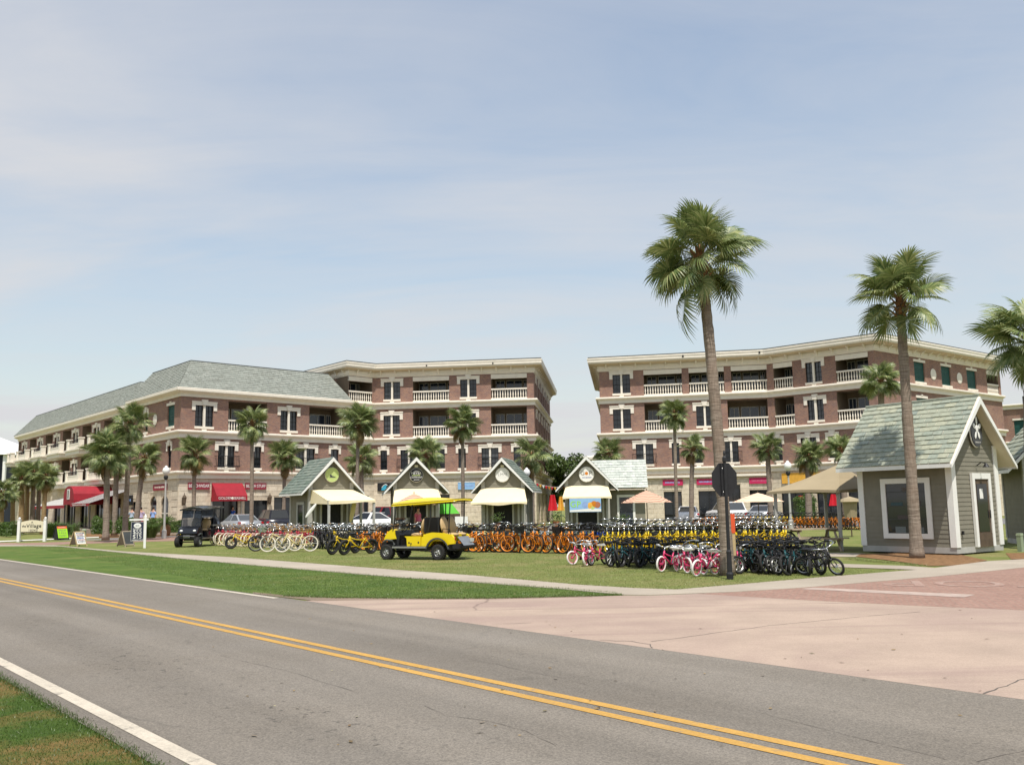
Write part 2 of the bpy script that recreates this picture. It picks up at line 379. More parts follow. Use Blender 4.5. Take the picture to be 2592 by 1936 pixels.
M = dict(
    asphalt=asphalt('asphalt', (.20, .178, .152)),
    lot=asphalt('parking_asphalt', (.2, .195, .19)),
    apron=concrete('pink_concrete', (.40, .305, .24), (.27, .185, .165), .8, .5),
    walk=concrete('sidewalk_concrete', (.40, .345, .275), (.31, .26, .205), .5, .15),
    lawn=grass('lawn_grass', (.14, .17, .045), (.205, .23, .07), (.29, .24, .11), .47, .7),
    verge=grass('verge_grass', (.058, .112, .02), (.135, .185, .042), (.20, .19, .065), .52, .74, .35),
    corner=grass('corner_grass', (.045, .085, .012), (.075, .12, .02), (.22, .135, .05), .44, .62, .9),
    pavers=brickwork('red_pavers', (.33, .20, .155), (.28, .165, .13), (.92, .9, .88), (.27, .20, .16), .2, .1, True, rad(20)),
    brick=brickwork('wall_brick', (.335, .175, .112), (.22, .122, .10), (.80, .76, .80), (.40, .33, .28)),
    stone=brickwork('cream_stone', (.66, .56, .43), (.60, .50, .385), (.95, .92, .88), (.5, .42, .32), .8, .4),
    stoneblock=islands('cream_stone_block', [(.60, .51, .39), (.68, .585, .455), (.63, .54, .42), (.70, .61, .48), (.57, .48, .37)], .88, .2, 4),
    trim=plain('cream_trim', (.80, .73, .62), .6, 0, .05, 2),
    white=plain('white_paint', (.8, .79, .75), .5, 0, .04, 3),
    soffit=plain('tan_soffit', (.62, .50, .35), .8, 0, .06, 1),
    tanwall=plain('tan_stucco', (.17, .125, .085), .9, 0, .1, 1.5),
    dark=plain('opening_shade', (.02, .02, .022), .9, 0, .2, 2),  # near-black colour standing for the shade inside kiosk openings
    glass=glassy('window_glass'),
    glassblue=glassy('door_glass', (.02, .03, .05), .08),
    slate=islands('grey_green_slate', [(.225, .235, .205), (.265, .28, .245), (.24, .255, .225), (.285, .295, .26)], .8, .25, 3),
    shingle=islands('green_shingle', [(.12, .155, .125), (.19, .225, .185), (.15, .185, .16), (.23, .255, .21)], .85, .2, 8),
    shingle2=islands('mottled_shingle', [(.25, .285, .235), (.33, .345, .265), (.28, .31, .255), (.37, .375, .28), (.24, .275, .24)], .85, .2, 9),
    paleshingle=islands('pale_shingle', [(.40, .43, .39), (.52, .54, .49), (.46, .49, .44)], .85, .2, 8),
    siding=plain('olive_siding', (.215, .20, .155), .8, 0, .08, 3),
    post=plain('grey_post', (.42, .41, .38), .7, 0, .1, 3),
    canvas=plain('cream_canvas', (.78, .67, .44), .8, 0, .05, 2),
    tan=plain('tan_canvas', (.33, .265, .165), .85, 0, .06, 1.2),
    red=plain('red_canvas', (.30, .012, .024), .7, 0, .12, 2),
    maroon=plain('maroon_board', (.28, .03, .05), .6, 0, .08, 3),
    crimson=plain('crimson_board', (.52, .02, .10), .6, 0, .08, 3),
    iron=plain('black_iron', (.018, .018, .02), .5, 0, .2, 8),
    black=plain('black_plastic', (.015, .015, .017), .45, 0, .2, 8),
    gloss=plain('black_gloss', (.012, .013, .016), .12, 0, .05, 4, .6),
    rubber=plain('tyre_rubber', (.022, .021, .02), .85, 0, .2, 12),
    chrome=plain('chrome', (.72, .72, .72), .18, 1.0, .05, 6),
    alloy=plain('grey_alloy', (.45, .45, .43), .35, .8, .1, 8),
    creamtyre=plain('cream_tyre', (.72, .66, .54), .7, 0, .06, 5),
    whitetyre=plain('white_tyre', (.78, .74, .70), .7, 0, .04, 5),
    orange=plain('orange_paint', (.78, .25, .015), .3, 0, .08, 5, .5, 0, .25),
    yellow=plain('yellow_paint', (.80, .56, .012), .3, 0, .05, 3, .5, 0, .12),
    cart=plain('cart_yellow', (.80, .60, .008), .25, 0, .04, 2, .5),
    bikered=plain('red_paint', (.42, .012, .035), .3, 0, .08, 5, .5, 0, .3),
    bikeblue=plain('blue_paint', (.012, .045, .28), .3, 0, .08, 5, .5),
    bikecream=plain('cream_paint', (.70, .58, .27), .35, 0, .05, 5),
    teal=plain('teal_paint', (.012, .075, .085), .35, 0, .05, 5),
    pink=plain('pink_paint', (.72, .05, .17), .3, 0, .08, 5, .5, 0, .2),
    saddle=plain('tan_saddle', (.42, .24, .1), .6, 0, .1, 9),
    seat=plain('tan_vinyl', (.52, .36, .18), .5, 0, .05, 3),
    dwood=plain('dark_wood', (.10, .07, .045), .8, 0, .25, 5),
    wood=plain('weathered_wood', (.36, .29, .21), .85, 0, .2, 5),
    lwood=plain('light_post_wood', (.50, .38, .2), .8, 0, .12, 4),
    trunk=plain('palm_bark', (.19, .14, .105), .95, 0, .4, 9, .1, .6),
    trunktan=plain('palm_bark_tan', (.34, .23, .12), .95, 0, .3, 8, .1, .6),
    boot=plain('palm_boot', (.24, .13, .07), .9, 0, .3, 12, .1),
    frond=leafy('palm_leaf', [(.08, .13, .04), (.23, .28, .095), (.13, .185, .055), (.42, .43, .19), (.10, .155, .055)]),
    dryfrond=leafy('dry_palm_leaf', [(.22, .15, .06), (.30, .20, .07), (.16, .13, .05)]),
    petiole=plain('palm_stalk', (.17, .19, .06), .6, 0, .15, 6),
    leaf=leafy('hedge_leaf', [(.045, .09, .016), (.10, .17, .03), (.07, .125, .02), (.14, .20, .05)]),
    treeleaf=leafy('tree_leaf', [(.045, .085, .02), (.10, .15, .04), (.065, .11, .025), (.13, .18, .055)]),
    grassblade=leafy('grass_blade', [(.045, .09, .012), (.075, .13, .02), (.055, .10, .015), (.10, .13, .03)], .2),
    vergeblade=leafy('verge_blade', [(.085, .14, .026), (.13, .185, .038), (.10, .155, .03), (.17, .20, .058)], .2),
    lawnblade=leafy('lawn_blade', [(.14, .18, .045), (.23, .25, .075), (.18, .21, .055), (.30, .26, .11)], .2),
    mulch=plain('pine_mulch', (.21, .12, .06), .95, 0, .4, 7, .1, .8),
    linewhite=plain('road_white', (.50, .45, .37), .8, 0, .18, 5),
    lineyellow=plain('road_yellow', (.50, .27, .045), .8, 0, .15, 6),
    stopline=plain('worn_white', (.40, .31, .26), .85, 0, .2, 4),
    skin=plain('skin', (.50, .28, .19), .6, 0, .08, 9),
    hair=plain('dark_hair', (.03, .02, .015), .7, 0, .2, 20),
    shirtblue=plain('light_blue_cloth', (.26, .38, .66), .85, 0, .12, 5),
    shirtlilac=plain('lilac_cloth', (.42, .34, .48), .85, 0, .12, 5),
    shirtgrey=plain('grey_blue_cloth', (.35, .42, .5), .85, 0, .12, 5),
    shirtroyal=plain('royal_blue_cloth', (.03, .10, .42), .85, 0, .12, 5),
    pinkcloth=plain('pink_cloth', (.58, .12, .22), .85, 0, .12, 5),
    khaki=plain('brown_cloth', (.22, .13, .09), .85, 0, .12, 5),
    silver=plain('silver_car_paint', (.46, .48, .50), .25, .5, .03, 2, .6),
    carwhite=plain('white_car_paint', (.78, .78, .77), .25, 0, .03, 2, .6),
    carred=plain('dark_red_car_paint', (.22, .012, .02), .25, 0, .05, 2, .6),
    cardark=plain('dark_car_paint', (.02, .02, .028), .2, 0, .05, 2, .6),
    tail=plain('red_lens', (.5, .01, .015), .2, 0, .05, 6, .6),
    plate=plain('licence_plate', (.62, .64, .6), .5, 0, .08, 20),
    clear=None,
    green=plain('lime_panel', (.36, .72, .03), .6, 0, .05, 4),
    greencloth=plain('green_cloth', (.12, .52, .05), .8, 0, .08, 3),
    orangered=plain('orange_red_panel', (.72, .10, .03), .6, 0, .08, 4),
    navy=plain('navy_board', (.022, .028, .055), .5, 0, .1, 4),
    slateboard=plain('chalkboard', (.06, .065, .065), .7, 0, .2, 3),
    ivory=plain('ivory_board', (.72, .66, .47), .55, 0, .04, 3),
    lime=plain('pale_lime_disc', (.46, .56, .2), .6, 0, .06, 4),
    skyblue=plain('sky_blue_board', (.27, .47, .72), .6, 0, .08, 3),
    wave=plain('wave_blue', (.04, .35, .52), .5, 0, .1, 4),
    flagyel=plain('yellow_cloth', (.78, .42, .06), .8, 0, .1, 5),
    flagred=plain('red_cloth', (.62, .015, .03), .8, 0, .1, 5),
    shutter=plain('green_shutter', (.018, .09, .075), .6, 0, .1, 4),
    utility=plain('sage_utility_paint', (.27, .32, .21), .6, 0, .06, 4),
    terracotta=plain('terracotta', (.42, .15, .07), .8, 0, .1, 6),
    umb=striped('umbrella_stripes', [(.66, .40, .28), (.06, .035, .03)], .175, radial=True),
    umb2=striped('umbrella_stripes_pale', [(.78, .60, .44), (.62, .22, .12)], .21, radial=True),
    stripegrey=striped('grey_awning_stripes', [(.45, .43, .41), (.10, .09, .095)], .42, 0),
    globe=plain('lamp_globe', (.8, .8, .78), .3, 0, .03, 3),
)
_t = NT('clear_acrylic')
_t.b.inputs['Transmission Weight'].default_value = 1.0
M['clear'] = _t.fin((.62, .62, .56), .12, 0, .8); _t.b.inputs['IOR'].default_value = 1.03
_t = NT('tinted_acrylic'); _t.b.inputs['Transmission Weight'].default_value = .75
M['tinted'] = _t.fin((.10, .12, .15), .08, 0, .6); _t.b.inputs['IOR'].default_value = 1.05

def barkmat(name, a, b, c):
    t = NT(name); v = t.pos((3, 3, 26)); w = t.pos((1, 1, 1))
    f = t.noise(v, 1.0, 4, .65, .4)
    col = t.mix(t.ramp(f, .3, .7), a, b)
    col = t.mix(t.ramp(t.noise(w, 1.2, 4), .45, .7), col, c)
    col = t.mix(t.ramp(t.noise(t.pos((30, 30, 4)), 1.0, 3), .35, .7), t.mix(1.0, col, (.72,)*3, 'MULTIPLY'), col)
    t.bump(f, .8, .03)
    return t.fin(col, .95, 0, .1)
M['trunk'] = barkmat('palm_bark', (.20, .155, .12), (.40, .335, .27), (.30, .225, .17))
M['trunktan'] = barkmat('palm_bark_tan', (.26, .17, .085), (.44, .32, .17), (.36, .24, .12))

def worn(name, c, under, lo, hi):
    t = NT(name); v = t.pos(obj='world')
    n = t.noise(v, 5, 6, .75)
    col = t.mix(t.ramp(t.noise(v, 1.4, 4), .3, .7), shade(c, .9), shade(c, 1.08))
    col = t.mix(t.ramp(t.noise(v, 45, 2, .8), .3, .7), t.mix(1.0, col, (.82,)*3, 'MULTIPLY'), t.mix(1.0, col, (1.12,)*3, 'MULTIPLY'))
    return t.fin(t.mix(t.ramp(n, lo, hi), col, under), .85, 0, .2)
M['linewhite'] = worn('road_white', (.52, .46, .37), (.20, .178, .152), .55, .72)
M['lineyellow'] = worn('road_yellow', (.49, .285, .075), (.20, .178, .152), .56, .74)
M['stoptext'] = worn('faded_white', (.37, .27, .225), (.31, .19, .15), .42, .58)

M['gutter'] = concrete('gutter_grit', (.26, .19, .14), (.15, .12, .075), .8, .2)

M['crackline'] = plain('crack_dirt', (.11, .095, .08), .95, 0, .2, 9)
M['litter'] = islands('leaf_litter', [(.16, .10, .05), (.28, .20, .10), (.08, .06, .04), (.36, .32, .2)])
M['merch'] = islands('folded_goods', [(.05, .09, .10), (.16, .19, .19), (.10, .07, .06), (.07, .12, .13)])
# ---------------------------------------------------------------- ground, road, paths
RU = Vector((math.cos(rad(-49.9)), math.sin(rad(-49.9)), 0))     # along the road, towards the right of the picture
RN = Vector((-RU.y, RU.x, 0))                                    # across it, away from the camera
def strip(name, n0, n1, t0, t1, z, mat, kind='structure'):
    ps = [RU * t0 + RN * n0, RU * t1 + RN * n0, RU * t1 + RN * n1, RU * t0 + RN * n1]
    return tag(MB().poly([(p.x, p.y, z) for p in ps]).build(name, mat), kind=kind)
def sheet(name, px, z, mat, extra=(), thick=0.0, kind='structure'):
    ps = [G(*q) for q in px] + [Vector((*q, 0)) for q in extra]
    mb = MB()
    if thick: mb.prism([(p.x, p.y, z - thick) for p in ps], (0, 0, thick))
    else: mb.poly([(p.x, p.y, z) for p in ps])
    o = mb.build(name, mat)
    return tag(o, kind=kind)
tag(MB().poly([(-1500, -300, 0), (1500, -300, 0), (1500, 3000, 0), (-1500, 3000, 0)]).build('ground', M['lawn']), kind='structure')
strip('road', 2.29, 8.31, -400, 60, .006, M['asphalt'])
for c in (5.475, 5.715): strip('yellow_line', c - .056, c + .056, -400, 60, .010, M['lineyellow'])
strip('white_line', 2.46, 2.59, -400, 60, .010, M['linewhite'])
w1 = G(719, 1513).dot(RU)
strip('white_line', 8.10, 8.22, -400, w1, .010, M['linewhite'])
sheet('gutter', [(640, 1499), (719, 1507), (850, 1512), (1000, 1515), (1250, 1514.5), (1500, 1509), (1500, 1511), (1250, 1517), (1000, 1518.5), (900, 1519.5), (800, 1521), (719, 1512.5), (640, 1502.5)], .0095, M['gutter'])
# the near corner lawn
strip('near_lawn', -30, 2.29, -60, 30, .003, M['corner'])
# verge between road and sidewalk
VERGE = [(719, 1509), (850, 1514), (1000, 1515), (1103, 1516), (1250, 1515), (1388, 1512), (1500, 1509), (1575, 1506), (1565, 1502), (1408, 1489), (1144, 1470), (1000, 1461), (678, 1434), (452, 1414), (149, 1383), (60, 1381)]
far = [RU * -130 + RN * 27, RU * -130 + RN * 8.31, RU * -40 + RN * 8.31]
vp = [G(*q) for q in VERGE]
tag(MB().poly([(p.x, p.y, .004) for p in ([RU * w1 + RN * 8.31] + vp + [Vector((-150, 95, 0))] + far)]).build('verge', M['verge']), kind='structure')
# sidewalk slab and the strips joined to it
WALK = [(149, 1383), (452, 1414), (678, 1434.5), (1000, 1461.5), (1144, 1470.5), (1408, 1490), (1575, 1506), (1640, 1507), (1700, 1505), (1860, 1499), (2022, 1489), (2264, 1469), (2420, 1455), (2592, 1437),
        (2700, 1427), (2700, 1415), (2592, 1416), (2500, 1421), (2345, 1441), (2200, 1452), (2087, 1461), (1901, 1477), (1713, 1493), (1600, 1489), (1469, 1481), (1205, 1457.5), (1000, 1442.5), (588, 1410.5), (316, 1396), (140, 1380), (0, 1379), (-300, 1378), (-300, 1383.5), (0, 1382.5), (80, 1382)]
sheet('sidewalk', WALK, .016, M['walk'], thick=.05)
sheet('garden_path', [(2080, 1434.5), (2345, 1443.5), (2390, 1440), (2300, 1433), (2080, 1426)], .014, M['walk'])
sheet('canopy_pad', [(2040, 1408.5), (2190, 1410), (2190, 1401), (2110, 1399), (2040, 1402)], .012, M['walk'])
# driveway apron of pinkish concrete, red paver street beyond it
e1 = RU * (G(790, 1519).dot(RU)) + RN * 8.31
e2 = RU * 30 + RN * 8.31
APR = [(900, 1515.5), (1000, 1516.5), (1103, 1517), (1250, 1516), (1388, 1513), (1500, 1510), (1580, 1507.5), (1640, 1508), (1700, 1506), (1762, 1503), (2063, 1520.5), (2305, 1533), (2592, 1545), (2900, 1553)]
tag(MB().poly([(p.x, p.y, .007) for p in [e1] + [G(*q) for q in APR] + [e2]][::-1]).build('driveway_apron', M['apron']), kind='structure')
PAV = [(1762, 1503), (2063, 1520.5), (2305, 1533), (2592, 1545), (2900, 1553), (3100, 1430), (2700, 1427), (2592, 1437), (2420, 1455), (2264, 1469), (2022, 1489), (1860, 1499)]
sheet('paver_street', PAV, .008, M['pavers'])
sheet('stop_bar', [(2024, 1491.5), (2062, 1488), (2470, 1506), (2440, 1513)], .012, M['stopline'])
sheet('brick_path', [(-300, 1373.5), (0, 1373.5), (60, 1374.5), (260, 1368), (380, 1360), (470, 1357), (620, 1352), (900, 1340), (900, 1346), (640, 1366), (470, 1368), (360, 1371), (140, 1378.5), (0, 1379), (-300, 1378)], .006, M['pavers'])
o = lettering('STOP', 1.75, M['stoptext'], None, Matrix.Identity(4), .001)
o.name = 'stop_marking'; tag(o, kind='structure')
c0 = G(2520, 1478)
o.matrix_world = T(c0.x, c0.y, .013) @ RZ(rad(-18 + 180)) @ Matrix.Diagonal((1.0, 1.15, 1, 1))
# joints, cracks and scraps on the pavement
def crack(name, px, w, z, mat, seed, kind='structure'):
    rg = random.Random(seed); ps = [G(*q) for q in px]; pts = []
    for a, b in zip(ps[:-1], ps[1:]):
        n = max(2, int((b - a).length / .12))
        nn = Vector((-(b - a).y, (b - a).x, 0)).normalized()
        for i in range(n): pts.append(a.lerp(b, i / n) + nn * rg.gauss(0, w * 1.1))
    pts.append(ps[-1]); mb = MB()
    vs = []
    for i, p in enumerate(pts):
        t = (pts[min(i + 1, len(pts) - 1)] - pts[max(i - 1, 0)]).normalized(); nn = Vector((-t.y, t.x, 0)) * w * rg.uniform(.25, 1)
        vs += [(p.x - nn.x, p.y - nn.y, z), (p.x + nn.x, p.y + nn.y, z)]
    mb.add(vs, [(2*i, 2*i + 2, 2*i + 3, 2*i + 1) for i in range(len(pts) - 1)])
    tag(mb.build(name, mat), kind=kind)
crack('pavement_joint', [(1650, 1625), (1800, 1604), (1950, 1584), (2210, 1559), (2330, 1549)], .010, .0085, M['crackline'], 1)
crack('pavement_joint', [(2592, 1718), (2520, 1748), (2490, 1757)], .012, .0085, M['crackline'], 2)
crack('pavement_crack', [(1518, 1621), (1560, 1623), (1600, 1624), (1640, 1632), (1651, 1641)], .014, .0085, M['crackline'], 3)
crack('pavement_crack', [(1245, 1580), (1300, 1579), (1345, 1577)], .010, .0085, M['crackline'], 4)
crack('road_crack', [(1075, 1787), (1128, 1812), (1180, 1818), (1242, 1828), (1331, 1852), (1408, 1889)], .0035, .0085, M['crackline'], 5)
crack('road_crack', [(1185, 1669), (1260, 1683), (1330, 1700), (1408, 1714), (1500, 1738)], .0035, .0085, M['crackline'], 6)
crack('road_crack', [(560, 1660), (640, 1680), (740, 1702), (800, 1722), (900, 1752)], .0035, .0085, M['crackline'], 7)
crack('road_crack', [(1900, 1800), (2050, 1838), (2200, 1876), (2400, 1925)], .0035, .0085, M['crackline'], 8)
crack('road_crack', [(1140, 1650), (1200, 1640), (1275, 1633)], .0035, .0085, M['crackline'], 9)
crack('road_crack', [(2470, 1930), (2540, 1912), (2592, 1903)], .0035, .0085, M['crackline'], 10)
rg = random.Random(8); mb = MB()
for x, y in [(1773, 1593), (2198, 1698), (1910, 1563), (2055, 1656), (2130, 1679)] + [(rg.uniform(500, 2500), rg.uniform(1545, 1900)) for _ in range(70)] + [(rg.uniform(600, 1500), rg.uniform(1425, 1505)) for _ in range(40)]:
    p = G(x, y); a = rg.uniform(0, 6.3); s = rg.uniform(.012, .04); c_, s_ = math.cos(a) * s, math.sin(a) * s
    mb.add([(p.x - c_, p.y - s_, .016), (p.x + s_ * .4, p.y - c_ * .4, .02), (p.x + c_, p.y + s_, .017), (p.x - s_ * .4, p.y + c_ * .4, .013)], [(0, 1, 2, 3)])
tag(mb.build('fallen_leaves', M['litter']), kind='stuff')
# mulch beds
def bed(px, z=.02): return sheet('mulch_bed', px, z, M['mulch'])
bed([(100, 1352), (260, 1362), (400, 1358), (500, 1352), (560, 1343), (560, 1330), (400, 1330), (230, 1334), (100, 1340)], .010)
bed([(2165, 1409), (2200, 1413), (2290, 1424), (2350, 1433), (2420, 1432), (2480, 1423), (2500, 1419), (2430, 1404), (2300, 1400), (2180, 1402)], .0145)
bed([(2560, 1416), (2700, 1413), (2700, 1398), (2545, 1400)], .011)
# parking lot in front of the brick buildings
tag(MB().poly([(-30, 61, .005), (60, 61, .005), (60, 79, .005), (20, 79, .005), (-14, 82, .005), (-24, 76, .005)]).build('parking_lot', M['lot']), kind='structure')
tag(MB().prism([(-29.5, 73.0, 0), (-25.5, 71.5, 0), (-12, 84.6, 0), (-12, 88, 0), (-27, 75.6, 0), (-60, 113, 0), (-62.5, 111, 0)], (0, 0, .38)).build('plaza_pavement', M['walk']), kind='structure')

# ---------------------------------------------------------------- building kit
def frame(A, B, L=(0, 0)):
    A, B = Vector((*A, 0)), Vector((*B, 0))
    d = (B - A).normalized()
    mt = Matrix.Identity(4)
    mt[0][0], mt[1][0] = d.x, d.y
    mt[0][1], mt[1][1] = -d.y, d.x
    mt[0][3], mt[1][3] = A.x - L[0], A.y - L[1]
    return mt
def wall_uv(o, d):
    me = o.data; uv = me.uv_layers.new(name='UVMap').data
    n = Vector((-d[1], d[0], 0)); d = Vector((d[0], d[1], 0))
    for p in me.polygons:
        ax = n if abs(p.normal.dot(d)) > .7 else d
        for li in p.loop_indices:
            co = me.vertices[me.loops[li].vertex_index].co
            uv[li].uv = (co.dot(ax), co.z)
def sweep(pts, prof, mi=0, mb=None, L=(0, 0)):
    mb = mb or MB(); pts = [Vector((p[0] - L[0], p[1] - L[1], 0)) for p in pts]
    k = len(pts); vs = []
    for i, p in enumerate(pts):
        a = (p - pts[i-1]).normalized() if i else None
        b = (pts[i+1] - p).normalized() if i < k-1 else None
        na = Vector((a.y, -a.x, 0)) if a else None; nb = Vector((b.y, -b.x, 0)) if b else None
        if na and nb:
            n = (na + nb).normalized(); n = n / max(.35, n.dot(na))
        else: n = na or nb
        vs += [(p.x + n.x * o, p.y + n.y * o, z) for o, z in prof]
    q = len(prof); fs = []
    for i in range(k-1):
        for j in range(q):
            fs.append((i*q+j, (i+1)*q+j, (i+1)*q+(j+1) % q, i*q+(j+1) % q))
    fs += [tuple(range(q)), tuple((k-1)*q+j for j in range(q))[::-1]]
    return mb.add(vs, fs, mi)
def ledge_prof(z1, h=.6, out=.38): return [(-.2, z1-h), (.12, z1-h), (.12, z1-h*.48), (out-.08, z1-h*.34), (out, z1-h*.25), (out, z1-.05), (out-.07, z1), (-.2, z1)]
def shingle_mb(a, b, c, d, w, h, lift=.022, seed=1, mb=None, gap=.012):
    a, b, c, d = (Vector(q) for q in (a, b, c, d)); mb = mb or MB()     # a-b along the eave, d-c along the ridge
    rg = random.Random(seed); nrm = (b-a).cross(d-a).normalized()
    rows = max(1, round(((d-a).length + (c-b).length) / 2 / h))
    for i in range(rows):
        t0, t1 = i / rows, min(1.0, (i + 1.25) / rows)
        l0, r0, l1, r1 = a.lerp(d, t0), b.lerp(c, t0), a.lerp(d, t1), b.lerp(c, t1)
        n = max(1, round((r0-l0).length / w)); off = .5 * (i % 2)
        cuts = [0.0] + sorted(min(1, max(0, (j + off + rg.uniform(-.12, .12)) / n)) for j in range(1 - int(off > 0), n)) + [1.0]
        for s0, s1 in zip(cuts[:-1], cuts[1:]):
            if s1 - s0 < .1 / n: continue
            g = gap / max(.1, (r0-l0).length); s1 -= g
            k = lift * rg.uniform(.8, 1.5)
            p0, p1 = l0.lerp(r0, s0) + nrm * k, l0.lerp(r0, s1) + nrm * k
            q0, q1 = l1.lerp(r1, s0) + nrm * .004, l1.lerp(r1, s1) + nrm * .004
            mb.add([p0, p1, q1, q0, p0 - nrm * k, p1 - nrm * k], [(0, 1, 2, 3), (4, 5, 1, 0)])
    return mb
def window(b, fm, u0, u1, za, zb, kind='double', depth=.14, rail=False):
    w = u1 - u0; mid = (u0 + u1) / 2
    mb = MB(); t = .05; y0, y1 = depth - .03, depth + .02
    bays = [(u0, mid - .09), (mid + .09, u1)] if kind == 'double' else [(u0, u1)]
    for a, c in bays:
        mb.box(a, a+t, y0, y1, za, zb, 0, fm).box(c-t, c, y0, y1, za, zb, 0, fm).box(a, c, y0, y1, za, za+t, 0, fm).box(a, c, y0, y1, zb-t, zb, 0, fm)
        h = zb - za
        mb.box(a, c, y0 - .01, y1, za + h * .47, za + h * .47 + .04, 0, fm)
        mb.box((a+c)/2 - .012, (a+c)/2 + .012, y0 + .01, y1, za, zb, 0, fm)
        for k in (.235, .735): mb.box(a, c, y0 + .01, y1, za + h*k, za + h*k + .02, 0, fm)
    f = mb.build('window', M['iron' if kind != 'shutter' else 'shutter'], b)
    if kind == 'shutter':
        mb = MB(); n = int((zb - za) / .09)
        for i in range(n): mb.box(u0 + t, u1 - t, depth - .02 , depth + .03, za + t + i * .09, za + t + i * .09 + .07, 0, fm)
        mb.build('shutter_panel', M['shutter'], f)
    else:
        mb = MB()
        for a, c in bays: mb.box(a + .01, c - .01, depth + .03, depth + .05, za, zb, 0, fm)
        mb.build('pane', M['glass'], f)
    if kind == 'double': MB().box(mid - .09, mid + .09, -.03, depth + .05, za, zb, 0, fm).build('mullion', M['trim'], f)
    p = .06; e = .30 if kind == 'double' else .22
    mb = MB()
    if kind == 'shutter':
        mb.box(u0 - .12, u1 + .12, -p, .05, zb, zb + .22, 0, fm).box(mid - .14, mid + .14, -p - .03, 0, zb + .22, zb + .34, 0, fm)
    else:
        mb.box(u0 - e, u1 + e, -p, .05, zb + .003, zb + .34, 0, fm)
        mb.box(u0 - e, u0 - .002, -p, .05, zb - .42, zb, 0, fm).box(u1 + .002, u1 + e, -p, .05, zb - .42, zb, 0, fm)
        mb.box(u0 - e - .03, u1 + e + .03, -p - .04, -p, zb + .24, zb + .31, 0, fm)
        mb.box(mid - .27, mid + .27, -p - .05, 0, zb + .345, zb + .48, 0, fm).box(mid - .2, mid + .2, -p - .06, -p - .041, zb + .02, zb + .344, 0, fm)
    mb.build('stone_surround', M['trim'], f)
    MB().box(u0 - .05, u1 + .05, -.09, depth, za - .2, za - .002, 0, fm).box(mid - .2, mid + .2, -.07, 0, za - .34, za - .202, 0, fm).build('sill', M['trim'], f)
    if rail:
        mb = MB(); a, c = u0 - .3, u1 + .3
        for z in (za + .08, za + .92): mb.box(a, c, -.34, -.31, z, z + .04, 0, fm)
        n = int((c - a) / .13)
        for i in range(n + 1): mb.box(a + (c-a) * i / n - .01, a + (c-a) * i / n + .01, -.335, -.315, za + .08, za + .93, 0, fm)
        for q in (a, c - .04): mb.box(q, q + .04, -.34, .0, za + .92, za + .96, 0, fm).box(q, q + .04, -.34, .0, za + .08, za + .12, 0, fm)
        mb.build('railing', M['iron'], f)
    return f
BALU = [(.05, 0), (.06, .05), (.035, .09), (.045, .16), (.066, .26), (.06, .36), (.035, .52), (.03, .62), (.045, .68), (.05, .74)]
def balcony(b, fm, u0, u1, za, zb, lintel=0.0, depth=2.1, balus=True):
    e = .004; zt = zb
    mb = MB()
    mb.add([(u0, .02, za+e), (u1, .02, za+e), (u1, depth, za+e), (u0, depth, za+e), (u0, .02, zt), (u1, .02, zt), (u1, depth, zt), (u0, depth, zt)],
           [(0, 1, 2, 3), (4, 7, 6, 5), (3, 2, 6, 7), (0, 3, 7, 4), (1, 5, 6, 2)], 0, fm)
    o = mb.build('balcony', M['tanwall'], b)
    w = u1 - u0
    # sliding doors on the back wall: a wide pair and a narrow light
    mg = MB(); mf = MB()
    for a, c in ((.06, .30), (.36, .80), (.85, .98)):
        a, c = u0 + w * a, u0 + w * c
        mg.box(a, c, depth - .06, depth - .03, za + .12, min(zt - .35, za + 2.15), 0, fm)
        for q in (a, (a + c) / 2, c): mf.box(q - .03, q + .03, depth - .09, depth - .06, za + .1, min(zt - .33, za + 2.2), 0, fm)
        mf.box(a, c, depth - .09, depth - .06, min(zt - .4, za + 2.12), min(zt - .33, za + 2.2), 0, fm)
    mg.build('glass_door', M['glassblue'], o); mf.build('door_frame', M['post'], o)
    if balus:
        mb = MB().box(u0, u1, -.02, .17, za + .93, za + 1.06, 0, fm).box(u0, u1, .0, .15, za + e, za + .16, 0, fm)
        mb.build('balustrade', M['trim'], o)
        mb = MB(); n = max(3, round(w / .235))
        for i in range(n):
            mb.lathe([(r, z + za + .165) for r, z in BALU] , 6, 0, fm @ T(u0 + w * (i + .5) / n, .075, 0))
        tag(mb.build('baluster', M['trim'], o, True), kind='stuff')
    if lintel:
        MB().box(u0, u1, -.03, .22, zb - lintel, zb, 0, fm).build('lintel', M['trim'], o)
    return o
